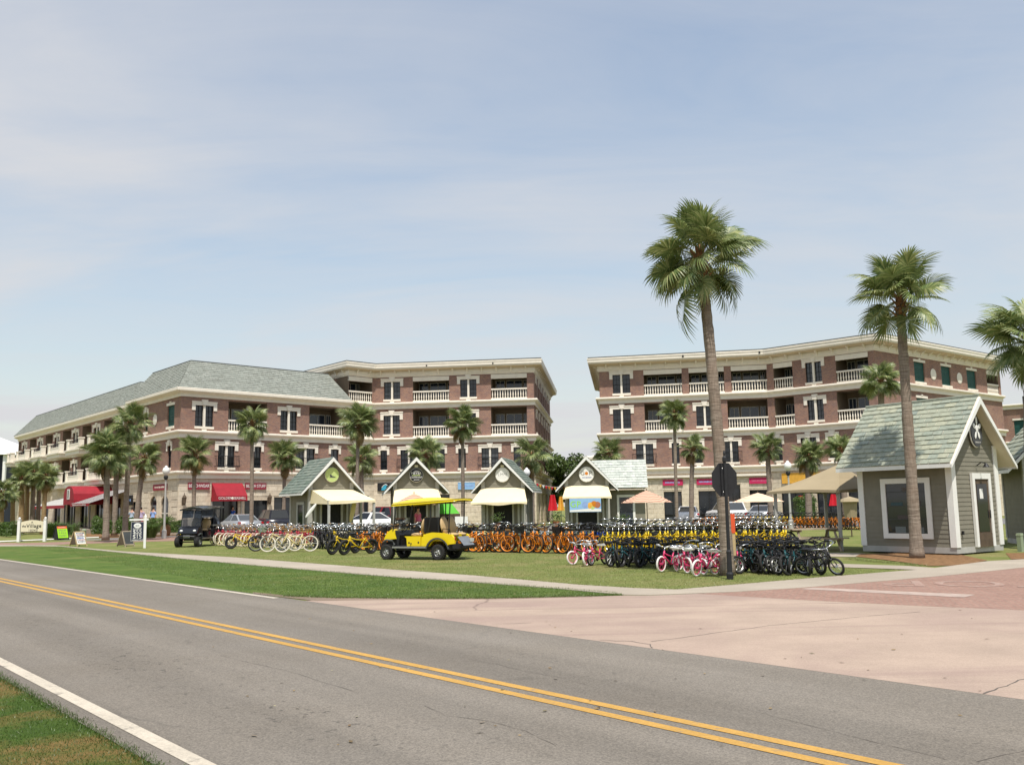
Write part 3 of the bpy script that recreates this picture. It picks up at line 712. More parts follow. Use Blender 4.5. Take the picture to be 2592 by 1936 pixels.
def facade(b, A, B, z0, z1, ops, mat, name, L):
    fm = frame(A, B, L); ln = math.hypot(B[0]-A[0], B[1]-A[1])
    d = ((B[0]-A[0]) / ln, (B[1]-A[1]) / ln)
    us = sorted({0.0, ln} | {q for o in ops for q in (max(0, o[1]), min(ln, o[2]))})
    zs = sorted({z0, z1} | {q for o in ops for q in (o[3], o[4])})
    mb = MB()
    for a, c in zip(us[:-1], us[1:]):
        for p, q in zip(zs[:-1], zs[1:]):
            if any(o[1] - 1e-4 <= a and c <= o[2] + 1e-4 and o[3] - 1e-4 <= p and q <= o[4] + 1e-4 for o in ops): continue
            mb.add([(a, 0, p), (c, 0, p), (c, 0, q), (a, 0, q)], [(0, 1, 2, 3)], 0, fm)
    for o in ops:
        k, a, c, p, q = o[:5]
        r = .3 if k != 'bal' else .02
        mb.add([(a, 0, p), (c, 0, p), (c, 0, q), (a, 0, q), (a, r, p), (c, r, p), (c, r, q), (a, r, q)],
               [(0, 4, 5, 1), (1, 5, 6, 2), (2, 6, 7, 3), (3, 7, 4, 0)], 0, fm)
        if r > .1: mb.add([(a, r, p), (c, r, p), (c, r, q), (a, r, q)], [(0, 1, 2, 3)], 0, fm)
    w = mb.build(name, mat, b); wall_uv(w, d)
    if name == 'stone_wall' and z1 < 6:     # coursed blocks standing a little proud of the joints
        rg = random.Random(int(ln * 100)); bm_ = MB(); h = .42; z = z0 + .02; row = 0
        while z + h < z1 - .55:
            free = [(0.0, ln)]
            for o in ops:
                if o[3] < z + h and o[4] > z:
                    free = [q for s in free for q in ((s[0], min(s[1], o[1] - .02)), (max(s[0], o[2] + .02), s[1])) if q[1] - q[0] > .08]
            for s in free:
                u = s[0] + (.2 if row % 2 else 0); cuts = [s[0]]
                while u < s[1] - .35:
                    u += rg.uniform(.62, .95); cuts.append(min(u, s[1]))
                cuts.append(s[1])
                for p, q in zip(cuts[:-1], cuts[1:]):
                    if q - p < .05: continue
                    y = -.02 - rg.uniform(0, .012)
                    bm_.add([(p + .012, y, z), (q - .012, y, z), (q - .012, y, z + h - .024), (p + .012, y, z + h - .024), (p + .004, 0, z - .006), (q - .004, 0, z - .006), (q - .004, 0, z + h - .018), (p + .004, 0, z + h - .018)], [(0, 1, 2, 3), (4, 5, 1, 0), (5, 6, 2, 1), (6, 7, 3, 2), (7, 4, 0, 3)], 0, fm)
            z += h; row += 1
        tag(bm_.build('stone_block', M['stoneblock'], w), kind='stuff')
    for o in ops:
        k, a, c, p, q = o[:5]
        if k == 'bal': balcony(b, fm, a, c, p, q, *(o[5:]))
        elif k == 'shop':
            f = MB().box(a, a+.06, .1, .16, p, q, 0, fm).box(c-.06, c, .1, .16, p, q, 0, fm).box(a, c, .1, .16, q-.06, q, 0, fm).box((a+c)/2-.03, (a+c)/2+.03, .1, .16, p, q, 0, fm).box(a, c, .1, .16, p+.5, p+.55, 0, fm).build('shop_window', M['iron'], b)
            MB().box(a, c, .18, .2, p, q, 0, fm).build('pane', M['glass'], f)
        elif k == 'arch':
            n = 10; R_ = (c-a)/2; pts = [(a, .12, p), (c, .12, p)] + [((a+c)/2 + R_*math.cos(math.pi*i/n), .12, q - R_ + R_*math.sin(math.pi*i/n)) for i in range(n+1)]
            f = MB().poly(pts, 0, fm).build('arched_window', M['glass'], b)
            sp = [((a+c)/2 + R_*math.cos(math.pi*i/n), 0, q - R_ + R_*math.sin(math.pi*i/n)) for i in range(n+1)]
            mb2 = MB()
            for s in (0, 1):     # stone spandrels close the square opening round the arch
                h = sp[:n//2+1] if s == 0 else sp[n//2:]
                cn = (c, 0, q) if s == 0 else (a, 0, q)
                mb2.prism(h + [cn], (0, .11, 0), 0, fm)
            wq = mb2.build('arch_spandrel', M['stone'], f); wall_uv(wq, d)
            MB().box(a, c, .06, .1, p + 1.5, p + 1.56, 0, fm).build('transom', M['trim'], f)
        elif k in ('double', 'single', 'shutter'): window(b, fm, a, c, p, q, k, .14, *(o[5:]))
    return fm
def xs(A, B, py, *px): return [U(x, py, A, B) for x in px]
# ---------------------------------------------------------------- left brick building
P1, P2, P3, P4 = (-26.9, 75.0), (-13.15, 88.0), (2.02, 86.2), (4.45, 109.7)
E1, W0, WE = (-34.7, 84.1), (-34.1, 84.6), (-63.3, 118.8)
Q1 = (-15.2, 86.06)
LB = (-13.15, 88.0)
lb = thing('brick_building', 'long brown brick building with grey slate mansard wing, left of the gap', 'building', (*LB, 0))
def seq(A, B, py, *pxs): return [U(q, py, A, B) for q in pxs]
Z1, Z2, Z3 = 5.0, 8.3, 11.65
def pairs(A, B, py, kind, za, zb, *pxs, **kw):
    u = seq(A, B, py, *pxs)
    return [(kind, u[i], u[i+1], za, zb) + ((kw['extra'],) if 'extra' in kw else ()) for i in range(0, len(u), 2)]
# block front
ops = (pairs(P1, P2, 1050, 'double', Z2 + .37, Z2 + 2.1, 494, 540, 710, 752)
       + pairs(P1, P2, 1050, 'bal', Z2, Z2 + 2.62, 578, 676, 783, 868, 883, 942)
       + pairs(P1, P2, 1150, 'double', Z1 + .34, Z1 + 2.15, 552, 594, 749, 797, extra=True)
       + pairs(P1, P2, 1150, 'single', Z1 + .34, Z1 + 2.15, 643, 661, 837, 857, 905, 925))
facade(lb, P1, P2, Z1, Z3, ops, M['brick'], 'brick_wall', LB)
fB = facade(lb, P1, P2, 0, Z1, [('shop', 2.75, 5.15, .5, 2.85), ('shop', 5.75, 7.9, .1, 2.6), ('shop', 8.5, 10.3, .5, 2.85), ('shop', 11.6, 13.6, .5, 2.85), ('shop', 15.2, 18.3, .1, 2.95)], M['stone'], 'stone_wall', LB)
# its left flank, meeting at the corner
ops = [('shutter', 9.0, 10.55, Z2 + .45, Z2 + 2.2)] + [('single', a, a + .8, Z1 + .34, Z1 + 2.15) for a in (4.6, 9.3)] + [('single', a, a + .8, Z2 + .4, Z2 + 2.1) for a in (3.6,)]
fD = facade(lb, E1, P1, Z1, Z3, ops, M['brick'], 'brick_wall', LB)
facade(lb, E1, P1, 0, Z1, [('arch', 5.6, 7.2, .1, 3.1), ('arch', 8.2, 9.9, .1, 3.1), ('shop', 1.2, 3.6, .1, 2.7)], M['stone'], 'stone_wall', LB)
MB().lathe([(.001, -.05), (.42, -.04), (.5, 0), (.4, .03), (.001, .05)], 20, 0, fD @ T(6.2, -.03, Z2 + 1.3) @ RX(rad(90))).build('medallion', M['trim'], lb)
for u0 in (.5, 4.2, 10.6):
    for z in (.9, 1.5, 2.1, 2.7, 3.4):
        MB().box(u0, u0 + (.9 if u0 < 10 else 1.2), -.03, .02, z, z + .05, 0, fD).build('stone_groove', M['tanwall'], lb)
# wing
ops = []
for c in (3.3, 10.7, 17.8, 25.0, 32.3, 39.5):
    ops += [('double', c - .95, c + .95, Z2 + .3, Z2 + 2.1), ('double', c - .95, c + .95, Z1 + .3, Z1 + 2.1)]
for a, c in ((-.0, 1.2), (5.7, 8.7), (12.9, 15.9), (20.1, 23.2), (27.4, 30.4), (34.6, 37.6)):
    ops += [('bal', max(.3, a), c, Z2, Z2 + 2.6, 0, 2.2, False), ('bal', max(.3, a), c, Z1, Z1 + 2.6, 0, 2.2, False)]
fW = facade(lb, WE, W0, Z1, Z3, ops, M['brick'], 'brick_wall', LB)
facade(lb, WE, W0, 0, Z1, [('shop', a, a + 2.6, .1, 3.1) for a in (3, 8, 13, 18, 23, 28, 33, 38)], M['stone'], 'stone_wall', LB)
for a, c in ((.3, 2.2), (5.0, 9.4), (12.2, 16.6), (19.4, 23.9), (26.7, 31.1), (33.9, 38.3)):
    for z in (Z1, Z2):
        mb = MB().box(a - .25, c + .25, -1.35, .1, z - .5, z - .12, 0, fW).box(a - .4, c + .4, -1.5, .1, z - .119, z + .02, 0, fW)
        s = mb.build('balcony_slab', M['trim'], lb)
        mb = MB()
        for q in (a - .1, c - .35): mb.box(q, q + .45, -1.3, -.85, z + .02, z + 1.05, 0, fW).box(q - .05, q + .5, -1.35, -.8, z + 1.051, z + 1.18, 0, fW)
        mb.box(a + .352, c - .352, -1.2, -1.02, z + .02, z + .55, 0, fW).box(a + .352, c - .352, -1.22, -1.0, z + .552, z + .66, 0, fW)
        mb.box(a - .05, a + .1, -.84, 0, z + .02, z + .7, 0, fW)
        mb.build('parapet', M['trim'], s)
        mb = MB()
        for k in range(int((c - a - .7) / .14)): mb.box(a + .36 + k * .14, a + .38 + k * .14, -1.12, -1.1, z + .66, z + 1.0, 0, fW)
        mb.box(a + .36, c - .36, -1.13, -1.09, z + 1.0, z + 1.04, 0, fW)
        mb.build('railing', M['iron'], s)
# four-storey part
ops = pairs(Q1, P2, 980, 'bal', Z3, 14.05, 883, 942)
ops = [o + (.42,) for o in ops]
facade(lb, Q1, P2, Z3, 14.1, ops, M['brick'], 'brick_wall', LB)
ops = (pairs(P2, P3, 980, 'double', Z3 + .34, Z3 + 2.0, 972, 1013, 1165, 1206)
       + [o + (.4,) for o in pairs(P2, P3, 980, 'bal', Z3, 14.05, 1045, 1137, 1243, 1334)]
       + pairs(P2, P3, 1060, 'double', Z2 + .37, Z2 + 2.15, 971, 1012, 1164, 1205)
       + pairs(P2, P3, 1060, 'bal', Z2, Z2 + 2.65, 1045, 1137, 1243, 1334)
       + pairs(P2, P3, 1150, 'double', Z1 + .34, Z1 + 2.15, 1014, 1056, 1219, 1262, extra=True)
       + pairs(P2, P3, 1150, 'single', Z1 + .34, Z1 + 2.15, 963, 980, 1107, 1126, 1160, 1179, 1300, 1318))
facade(lb, P2, P3, Z1, 14.1, ops, M['brick'], 'brick_wall', LB)
fC = facade(lb, P2, P3, 0, Z1, [('shop', 1.6, 3.5, .1, 2.9), ('shop', 4.6, 7.2, .1, 2.9), ('shop', 10.2, 12.0, .1, 2.9), ('shop', 12.8, 14.4, .1, 2.9)], M['stone'], 'stone_wall', LB)
ops = []
for z in (Z1, Z2, Z3):
    ops += [('single', a, a + 1.0, z + .35, z + 2.1) for a in (2.0, 5.5, 9.0, 12.5, 16, 19.5)]
facade(lb, P3, P4, Z1, 14.1, ops, M['brick'], 'brick_wall', LB)
facade(lb, P3, P4, 0, Z1, [('shop', a, a + 2, .2, 2.9) for a in (3, 8, 13, 18)], M['stone'], 'stone_wall', LB)
QB = (Q1[0] - 9.5 * .65, Q1[1] + 9.5 * .76)
facade(lb, QB, Q1, Z3 - .5, 14.1, [], M['brick'], 'brick_wall', LB)
def ring(pts, prof, name, mat, b, L): return sweep(pts, prof, 0, None, L).build(name, mat, b)
ring([E1, P1, P2, P3, P4], ledge_prof(Z1), 'ledge', M['trim'], lb, LB)
ring([E1, P1, P2, P3, P4], ledge_prof(Z2), 'ledge', M['trim'], lb, LB)
ring([Q1, P2, P3, P4], ledge_prof(Z3), 'ledge', M['trim'], lb, LB)
ring([WE, W0], ledge_prof(Z1, .55, .3), 'ledge', M['trim'], lb, LB)
ring([WE, W0], ledge_prof(Z2, .55, .3), 'ledge', M['trim'], lb, LB)
EAVE = [(-.2, 11.05), (.1, 11.05), (.12, 11.3), (.45, 11.42), (.55, 11.5), (.55, 11.7), (.48, 11.74), (-.2, 11.74)]
ring([E1, P1, Q1], EAVE, 'eave', M['trim'], lb, LB)
ring([WE, W0], EAVE, 'eave', M['trim'], lb, LB)
FRZ = [(-.1, 14.1), (.08, 14.1), (.08, 14.2), (.16, 14.22), (.16, 14.6), (-.1, 14.6)]
SOF = [(-.2, 14.62), (.16, 14.62), (.98, 14.74), (.98, 14.82), (-.2, 14.82)]
COR = [(.7, 14.822), (1.0, 14.76), (1.08, 14.9), (1.08, 15.1), (1.12, 15.14), (1.12, 15.28), (.7, 15.3)]
TOP = [(-.5, 15.302), (1.04, 15.302), (1.04, 15.38), (-.5, 15.38)]
def crown(b, pts, L, sc_=1.0):
    f = lambda pr: [(o * sc_ if o > .3 else o, z) for o, z in pr]
    ring(pts, FRZ, 'frieze', M['trim'], b, L); ring(pts, f(SOF), 'soffit', M['soffit'], b, L)
    ring(pts, f(COR), 'cornice', M['trim'], b, L); ring(pts, f(TOP), 'roof_edge', M['slateboard'], b, L)
    mb = MB()
    for A, B in zip(pts[:-1], pts[1:]):
        fm = frame(A, B, L); ln = math.hypot(B[0]-A[0], B[1]-A[1]); n = int(ln / 1.3)
        for i in range(n):
            u = (i + .5) * ln / n
            mb.prism([(u - .06, -.16, 14.25), (u - .06, -.16, 14.65), (u - .06, -.62 * sc_, 14.68), (u - .06, -.60 * sc_, 14.6), (u - .06, -.3, 14.48)], (.12, 0, 0), 0, fm)
    mb.build('bracket', M['trim'], b)
crown(lb, [QB, Q1, P2, P3, P4], LB, .78)
P5 = (-20, 112)
def flat(b, pts, z, name, mat, L): return MB().poly([(x - L[0], y - L[1], z) for x, y in pts]).build(name, mat, b)
flat(lb, [QB, Q1, P2, P3, P4, P5], 15.31, 'roof', M['slateboard'], LB)
def backs(b, pts, z1, L):
    mb = MB()
    for A, B in zip(pts[:-1], pts[1:]): mb.add([(A[0]-L[0], A[1]-L[1], 0), (B[0]-L[0], B[1]-L[1], 0), (B[0]-L[0], B[1]-L[1], z1), (A[0]-L[0], A[1]-L[1], z1)], [(0, 1, 2, 3)])
    o = mb.build('rear_wall', M['tanwall'], b)
backs(lb, [P4, P5, QB], 15.3, LB)
# mansards
def mansard(b, low, top, z0, z1, L, w, h, seeds):
    o = MB(); n = len(low)
    lo = [(x - L[0], y - L[1], z0) for x, y in low]; hi = [(x - L[0], y - L[1], z1) for x, y in top]
    for i in range(n): o.add([lo[i], lo[(i+1) % n], hi[(i+1) % n], hi[i]], [(0, 1, 2, 3)])
    o.poly(hi)
    r = o.build('mansard_roof', M['slate'], b)
    for i in seeds:
        tag(shingle_mb(lo[i], lo[(i+1) % n], hi[(i+1) % n], hi[i], w, h, .03, i + 3).build('slate', M['slate'], r), kind='stuff')
    mb = MB()
    for i in range(n): mb.tube([Vector(hi[i]), Vector(hi[(i+1) % n])], .06, 4)
    mb.build('ridge_cap', M['slateboard'], r)
    return r
def off(P, d, k): return (P[0] + d[0] * k, P[1] + d[1] * k)
dB, dD = (.727, .687), (-.65, .76)
nB, nD = (.687, -.727), (-.76, -.65)
e1 = off(off(E1, nD, .5), dD, .3); p1 = off(off(P1, nD, .45), nB, .45); q1 = off(Q1, nB, .45)
bk1, bk2 = off(Q1, dD, 12.3), off(E1, dB, 16)
mansard(lb, [e1, p1, q1, off(q1, dD, 12.8)], [off(off(E1, nD, -1.3), dD, -1.5), off(off(P1, nD, -1.4), nB, -1.6), off(off(Q1, nB, -1.6), dB, -1.3), off(off(q1, dD, 11), nB, -1)], 11.75, 14.3, LB, .42, .26, (0, 1))
we, w0 = off(off(WE, nD, .5), dD, .5), off(W0, nD, .5)
mansard(lb, [we, w0, off(w0, dB, 12), off(we, dB, 12)], [off(off(WE, nD, -1.5), dD, -1.7), off(off(W0, nD, -1.5), dD, 4.6), off(off(W0, dB, 10), dD, 4.6), off(off(WE, dB, 10), dD, -1.7)], 11.75, 14.25, LB, .55, .3, (0, 1))
backs(lb, [off(WE, dB, 11), WE], 11.7, LB)
tag(MB().box(-.1, .1, -.1, .1, 0, .16).box(-.03, .03, -.03, .03, .16, .6).build('roof_vent', M['iron'], lb), None)
bpy.data.objects['roof_vent'].location = (-18.9 - LB[0], 84.0 - LB[1], 12.75)
# ---------------------------------------------------------------- right brick building
R0, R1, R2, R3 = (8.2, 86.6), (23.1, 83.5), (30.3, 76.7), (48.2, 91.0)
RB = (23.1, 83.5)
rb = thing('brick_building', 'four storey brown brick building with white cornice, right of the gap', 'building', (*RB, 0))
ops = (pairs(R0, R1, 960, 'double', Z3 + .34, Z3 + 2.1, 1550.5, 1594.5)
       + [o + (.42,) for o in pairs(R0, R1, 960, 'bal', Z3, 14.05, 1629, 1726, 1743.6, 1833, 1851, 1942)]
       + pairs(R0, R1, 1060, 'double', Z2 + .39, Z2 + 2.2, 1552, 1597, 1763, 1806)
       + pairs(R0, R1, 1060, 'bal', Z2, Z2 + 2.65, 1632, 1730, 1843, 1945)
       + pairs(R0, R1, 1150, 'double', Z1 + .34, Z1 + 2.2, 1610, 1654, 1833, 1870, extra=True)
       + pairs(R0, R1, 1150, 'single', Z1 + .34, Z1 + 2.2, 1701, 1720, 1758, 1778, 1922, 1938))
facade(rb, R0, R1, Z1, 14.1, ops, M['brick'], 'brick_wall', RB)
fR = facade(rb, R0, R1, 0, Z1, [('shop', 1.2, 3.1, .2, 2.8), ('shop', 5.6, 7.2, .2, 2.8), ('shop', 8.7, 10.6, .2, 2.8), ('shop', 11.1, 12.4, .2, 3.3), ('shop', 13.2, 14.9, .2, 2.8)], M['stone'], 'stone_wall', RB)
ops = (pairs(R1, R2, 950, 'double', Z3 + .34, Z3 + 2.1, 2039.5, 2080)
       + [o + (.42,) for o in pairs(R1, R2, 950, 'bal', Z3, 14.05, 1958, 2006.5, 2117, 2200)]
       + pairs(R1, R2, 1050, 'double', Z2 + .37, Z2 + 2.15, 2045, 2086)
       + pairs(R1, R2, 1050, 'bal', Z2, Z2 + 2.65, 1962, 2012, 2121, 2202)
       + pairs(R1, R2, 1170, 'single', Z1 + .34, Z1 + 2.2, 1922 + 40, 1982, 2100, 2122)
       + pairs(R1, R2, 1170, 'double', Z1 + .34, Z1 + 2.2, 2030, 2070, extra=True))
facade(rb, R1, R2, Z1, 14.1, ops, M['brick'], 'brick_wall', RB)
fS = facade(rb, R1, R2, 0, Z1, [('shop', .8, 3.3, .2, 2.8), ('shop', 4.1, 6.3, .2, 2.8), ('shop', 6.9, 9.2, .2, 2.8)], M['stone'], 'stone_wall', RB)
ops = pairs(R2, R3, 960, 'shutter', Z3 + .3, Z3 + 2.05, 2316, 2342, 2384, 2407, 2448, 2471) + [('bal', 20.0, 22.4, Z3, 14.0, .4)] + [('shutter', a, a + 1.75, Z2 + .4, Z2 + 2.2) for a in (6.4, 11.1, 16.0)]
fT = facade(rb, R2, R3, Z1, 14.1, ops, M['brick'], 'brick_wall', RB)
facade(rb, R2, R3, 0, Z1, [], M['stone'], 'stone_wall', RB)
for u0 in (9.65, 14.5):
    MB().lathe([(.001, -.05), (.44, -.04), (.52, 0), (.42, .03), (.001, .05)], 20, 0, fT @ T(u0, -.03, Z3 + 1.15) @ RX(rad(90))).build('medallion', M['trim'], rb)
for z in (Z1, Z2, Z3): ring([(10.5, 106), R0, R1, R2, R3], ledge_prof(z), 'ledge', M['trim'], rb, RB)
crown(rb, [(10.5, 106), R0, R1, R2, R3], RB, .95)
R4 = (33, 110)
flat(rb, [(10.5, 106), R0, R1, R2, R3, R4], 15.31, 'roof', M['slateboard'], RB)
facade(rb, (10.5, 106), R0, Z1, 14.1, [], M['brick'], 'brick_wall', RB)
backs(rb, [R3, R4, (10.5, 106)], 15.3, RB)
backs(rb, [(10.5, 106), R0], 5, RB)
# sloping buttress and storm drains on the cornices
for px in (700 + 1215/3.16, 700 + 1740/3.16):
    u = U(px, 915, P2, P3); fm = frame(P2, P3, LB)
    MB().box(u - .06, u + .06, -.9, -.86, 14.9, 15.05, 0, fm).build('drain_spout', M['iron'], lb)
for px in (1440 + 1085/3.755, 1440 + 1805/3.755):
    u = U(px, 895, R0, R1); fm = frame(R0, R1, RB)
    MB().box(u - .07, u + .07, -1.1, -1.065, 14.95, 15.15, 0, fm).build('drain_spout', M['iron'], rb)
# ---------------------------------------------------------------- buildings seen beyond
b = thing('brick_building', 'distant brown brick building with white ledge, seen past the right kiosk roof', 'building', (66, 112, 0))
A, B = (61, 116), (75, 104)
facade(b, A, B, 8.5, 13.0, [('shutter', 1.5, 4, 9.3, 11.2), ('shutter', 6, 8.5, 9.3, 11.2), ('shutter', 11, 13, 9.3, 11.2)], M['brick'], 'brick_wall', (66, 112))
facade(b, A, B, 0, 8.5, [], M['brick'], 'brick_wall', (66, 112))
for z in (8.6, 13.2): ring([A, B], ledge_prof(z), 'ledge', M['trim'], b, (66, 112))
flat(b, [A, B, (84, 116), (70, 128)], 13.1, 'roof', M['slateboard'], (66, 112))
for i in range(4): MB().box(-.5, .5, -.5, .5, 0, .9, 0, T(-2.6 + i * 1.6, 1.5 - i * 1.2, 13.2)).build('rooftop_unit', M['iron'], b)
b = thing('house', 'white roofed dark house with posts at the far left edge', 'house', (-88, 150, 0))
MB().box(-9, 9, -6, 6, 0, 11).build('wall', M['navy'], b)
MB().add([(-11, -8, 11), (11, -8, 11), (11, 8, 11), (-11, 8, 11), (-3, 0, 15), (3, 0, 15)], [(0, 1, 5, 4), (1, 2, 5), (2, 3, 4, 5), (3, 0, 4), (0, 3, 2, 1)]).build('roof', M['white'], b)
for x in (-2, 1, 4, 7, 10): MB().box(x - .2, x + .2, -7.5, -7.1, 0, 11).build('post', M['white'], b)
for x in (0.5, 3.4, 6.4): MB().box(x, x + 1.2, -6.05, -6.01, 6.6, 10).build('window', M['skyblue'], b)
b = thing('house', 'pale house with a roof deck of white posts behind the kiosks', 'house', (15.5, 128, 0))
MB().box(-7, 7, -5, 5, 0, 4.6).build('wall', M['trim'], b)
MB().box(-7.3, 7, -5.4, 5, 7.7, 8.0).add([(-7, -5.2, 8), (7, -5.2, 8), (7, 5, 8), (-7, 5, 8), (0, 0, 9)], [(0, 1, 4), (1, 2, 4), (2, 3, 4), (3, 0, 4)]).build('roof', M['trim'], b)
for x in (-6.6, -3.2, 0.2, 3.6): MB().box(x, x + .5, -5, -4.5, 4.6, 7.7).build('post', M['white'], b)
MB().box(-6.6, 6.6, -4.9, -4.75, 5.5, 5.7).box(-6.6, 6.6, -4.9, -4.75, 4.6, 4.9).build('rail', M['white'], b)
# ---------------------------------------------------------------- kiosks
KW, KD, KZ, KR = 1.35, 3.1, 3.16, 4.75      # half width, depth, wall height, ridge height
def kiosk(label, loc, az, near=False, roofmat='shingle', wing=False, side=None):
    k = thing('kiosk', label, 'kiosk', loc, rad(az), 'small gabled kiosks')
    eo, ro, bo = .58, .34, .45               # eave, rake and rear overhangs
    sl = (KR - KZ) / (KW + .12); ze = KR - sl * (KW + eo)
    body = MB(); zt = KR - sl * KW - .05
    z0 = .18
    body.add([(-KW, 0, z0), (KW, 0, z0), (KW, 0, zt), (0, 0, KR - .12), (-KW, 0, zt)], [(0, 1, 2, 3, 4)])
    body.add([(-KW, KD, z0), (KW, KD, z0), (KW, KD, zt), (0, KD, KR - .12), (-KW, KD, zt)], [(4, 3, 2, 1, 0)])
    for s in (-1, 1): body.add([(s*KW, 0, z0), (s*KW, KD, z0), (s*KW, KD, zt), (s*KW, 0, zt)], [(0, 1, 2, 3)])
    w = body.build('wall', M['siding'], k)
    MB().box(-KW - .02, KW + .02, -.02, KD + .02, 0, z0).build('plinth', M['post'], k)
    # siding: lapped boards
    bh = .135 if near else .18
    def board(x0, x1, z, mt):
        return MB().add([(x0, -.02, z), (x1, -.02, z), (x1, -.008, z + bh), (x0, -.008, z + bh), (x0, 0, z), (x1, 0, z)], [(0, 1, 2, 3), (4, 5, 1, 0)], 0, mt)
    faces = [(Matrix.Identity(4), -KW, KW, True), (T(-KW, 0, 0) @ RZ(rad(-90)), -KD, 0, False), (T(KW, 0, 0) @ RZ(rad(90)), 0, KD, False)]
    allb = MB()
    for mt, a, c, gable in faces:
        z = z0
        while z < (KR - .5 if gable else zt - bh * .6):
            x0, x1 = a, c
            if gable and z + bh > zt:
                hw = max(.05, (KR - .14 - z - bh) / sl); x0, x1 = -hw, hw
            if near: board(x0, x1, z, mt).build('siding_board', M['siding'], w)
            else:
                q = board(x0, x1, z, mt); allb.add(q.v, q.f)
            z += bh
    if not near: tag(allb.build('siding_board', M['siding'], w), kind='stuff')
    # corner boards
    for sx in (-1, 1):
        for y in (0, KD):
            s = -1 if y == 0 else 1
            MB().box(sx*KW - .19 if sx > 0 else sx*KW - .045, sx*KW + .045 if sx > 0 else sx*KW + .19, y - .045 if s < 0 else y - .15, y + .15 if s < 0 else y + .045, z0, zt + .02).build('corner_board', M['white' if near else 'post'], k)
    # roof slopes
    th = .09
    for s in (-1, 1):
        a = (s*(KW + eo), -ro, ze); b_ = (s*(KW + eo), KD + bo, ze); c_ = (0, KD + bo, KR); d_ = (0, -ro, KR)
        mb = MB().add([a, b_, c_, d_, *[(p[0], p[1], p[2] - th) for p in (a, b_, c_, d_)]], [(0, 1, 2, 3), (4, 7, 6, 5), (0, 4, 5, 1), (1, 5, 6, 2), (3, 2, 6, 7), (0, 3, 7, 4)])
        r = mb.build('roof_slope', M['trim' if near else 'post'], k)
        q = [b_, a, d_, c_] if s < 0 else [a, b_, c_, d_]
        sm = shingle_mb(*q, .33 if near else .34, .2 if near else .23, .028, 5 + s, gap=.014)
        if near and s < 0:
            n = 0
            for i in range(0, len(sm.f), 2):
                vs = [sm.v[j] for j in range(i*3, i*3 + 6)]
                MB().add(vs, [(0, 1, 2, 3), (4, 5, 1, 0)]).build('shingle', M[roofmat], r)
        else: tag(sm.build('shingle', M[roofmat], r), kind='stuff')
        # rake boards
        n = .15
        MB().prism([(s*(KW + eo + .02), -ro - .05, ze - th - .05), (s*(KW + eo + .02), -ro - .05, ze - .03), (0, -ro - .05, KR - .03), (0, -ro - .05, KR - .03 - n * 1.45)], (0, .045, 0)).build('rake_board', M['white'], k)
        MB().box(s*(KW + eo) - .015, s*(KW + eo) + .015, -ro, KD + bo, ze - .13, ze - .02).build('eave_board', M['white'], k)
    if near: MB().tube([(0, -ro, KR + .02), (0, KD + bo, KR + .02)], .05, 5).build('ridge_cap', M[roofmat], k)
    k['h'] = zt
    return k, zt
def disc_sign(k, label, z, R_, face, rim, put, off=-.09, x=0.0):
    t = thing('round_sign', label, 'sign'); t.matrix_world = k.matrix_basis @ T(x, off, z)
    MB().lathe([(R_, 0), (R_, .05), (.001, .05)], 28, 0, FRONT).build('panel', M[face], t)
    MB().torus(R_, .025, 28, 5).build('rim', M[rim], t)
    put(t)
    return t
def awning(k, w0, w1, zt, zb, out, y0=-.06, mat='canvas', flap=.14, lift=0.0, name='awning'):
    n = 12; mb = MB()
    for i in range(n):
        a, c = i / n, (i + 1) / n
        xa, xc = -w0 + 2*w0*a, -w0 + 2*w0*c
        ba, bc = -w1 + 2*w1*a, -w1 + 2*w1*c
        da, dc = .05*math.sin(a*math.pi*3), .05*math.sin(c*math.pi*3)
        mb.add([(xa, y0, zt), (xc, y0, zt), (bc, -out, zb + lift*0), (ba, -out, zb), (bc, -out - .01, zb - flap + dc), (ba, -out - .01, zb - flap + da)], [(0, 3, 2, 1), (3, 5, 4, 2)])
    for s in (-1, 1): mb.add([(s*w0, y0, zt), (s*w1, -out, zb), (s*w1, -out, zb - flap), (s*w0, y0, zb - flap)], [(0, 1, 2, 3)])
    return mb.build(name, M[mat], k)
def shopfront(k, zt):
    MB().box(-.62, .62, -.05, -.03, .25, 2.2).build('hatch_shade', M['dark'], k)  # solid panel on the wall; the hatch's inner shade is its dark colour
    for x in (-1.0, -.66, .64, .98): MB().box(x - .06, x + .06, -.12, -.04, z0_, 2.45).build('post', M['post'], k)
z0_ = .05
def scribble(t, w, z, h, mat, n, y=-.058, x0=0.0):      # a line of lettering too small to read in the photograph
    mb = MB(); rg = random.Random(int(z * 997) + n)
    x = -w / 2
    while x < w / 2:
        q = w / n * rg.uniform(.45, .8)
        mb.box(x0 + x, x0 + x + q, y, y + .004, z - h / 2 * rg.uniform(.7, 1), z + h / 2 * rg.uniform(.7, 1)); x += w / n
    return mb.build('small_print', M[mat], t)
def lamp_box(k, z=KR - .62): MB().box(-.1, .1, -.16, -.04, z, z + .14).build('gable_light', M['ivory'], k)
def side_window(k, s, y0, y1, za=.95, zb=2.2, fill=True, trim='white'):
    x = s * (KW + .03); d = s * .05
    lo, hi = min(x, x + d), max(x, x + d)
    tm = .16
    f = MB().box(lo, hi, y0 - tm, y1 + tm, zb, zb + tm).box(lo, hi, y0 - tm, y1 + tm, za - tm, za).box(lo, hi, y0 - tm, y0, za, zb).box(lo, hi, y1, y1 + tm, za, zb).build('window', M[trim], k)
    MB().box(min(x - s*.01, x + s*.012), max(x - s*.01, x + s*.012), y0, y1, za, zb).build('pane', M['glass'], f)
    return f
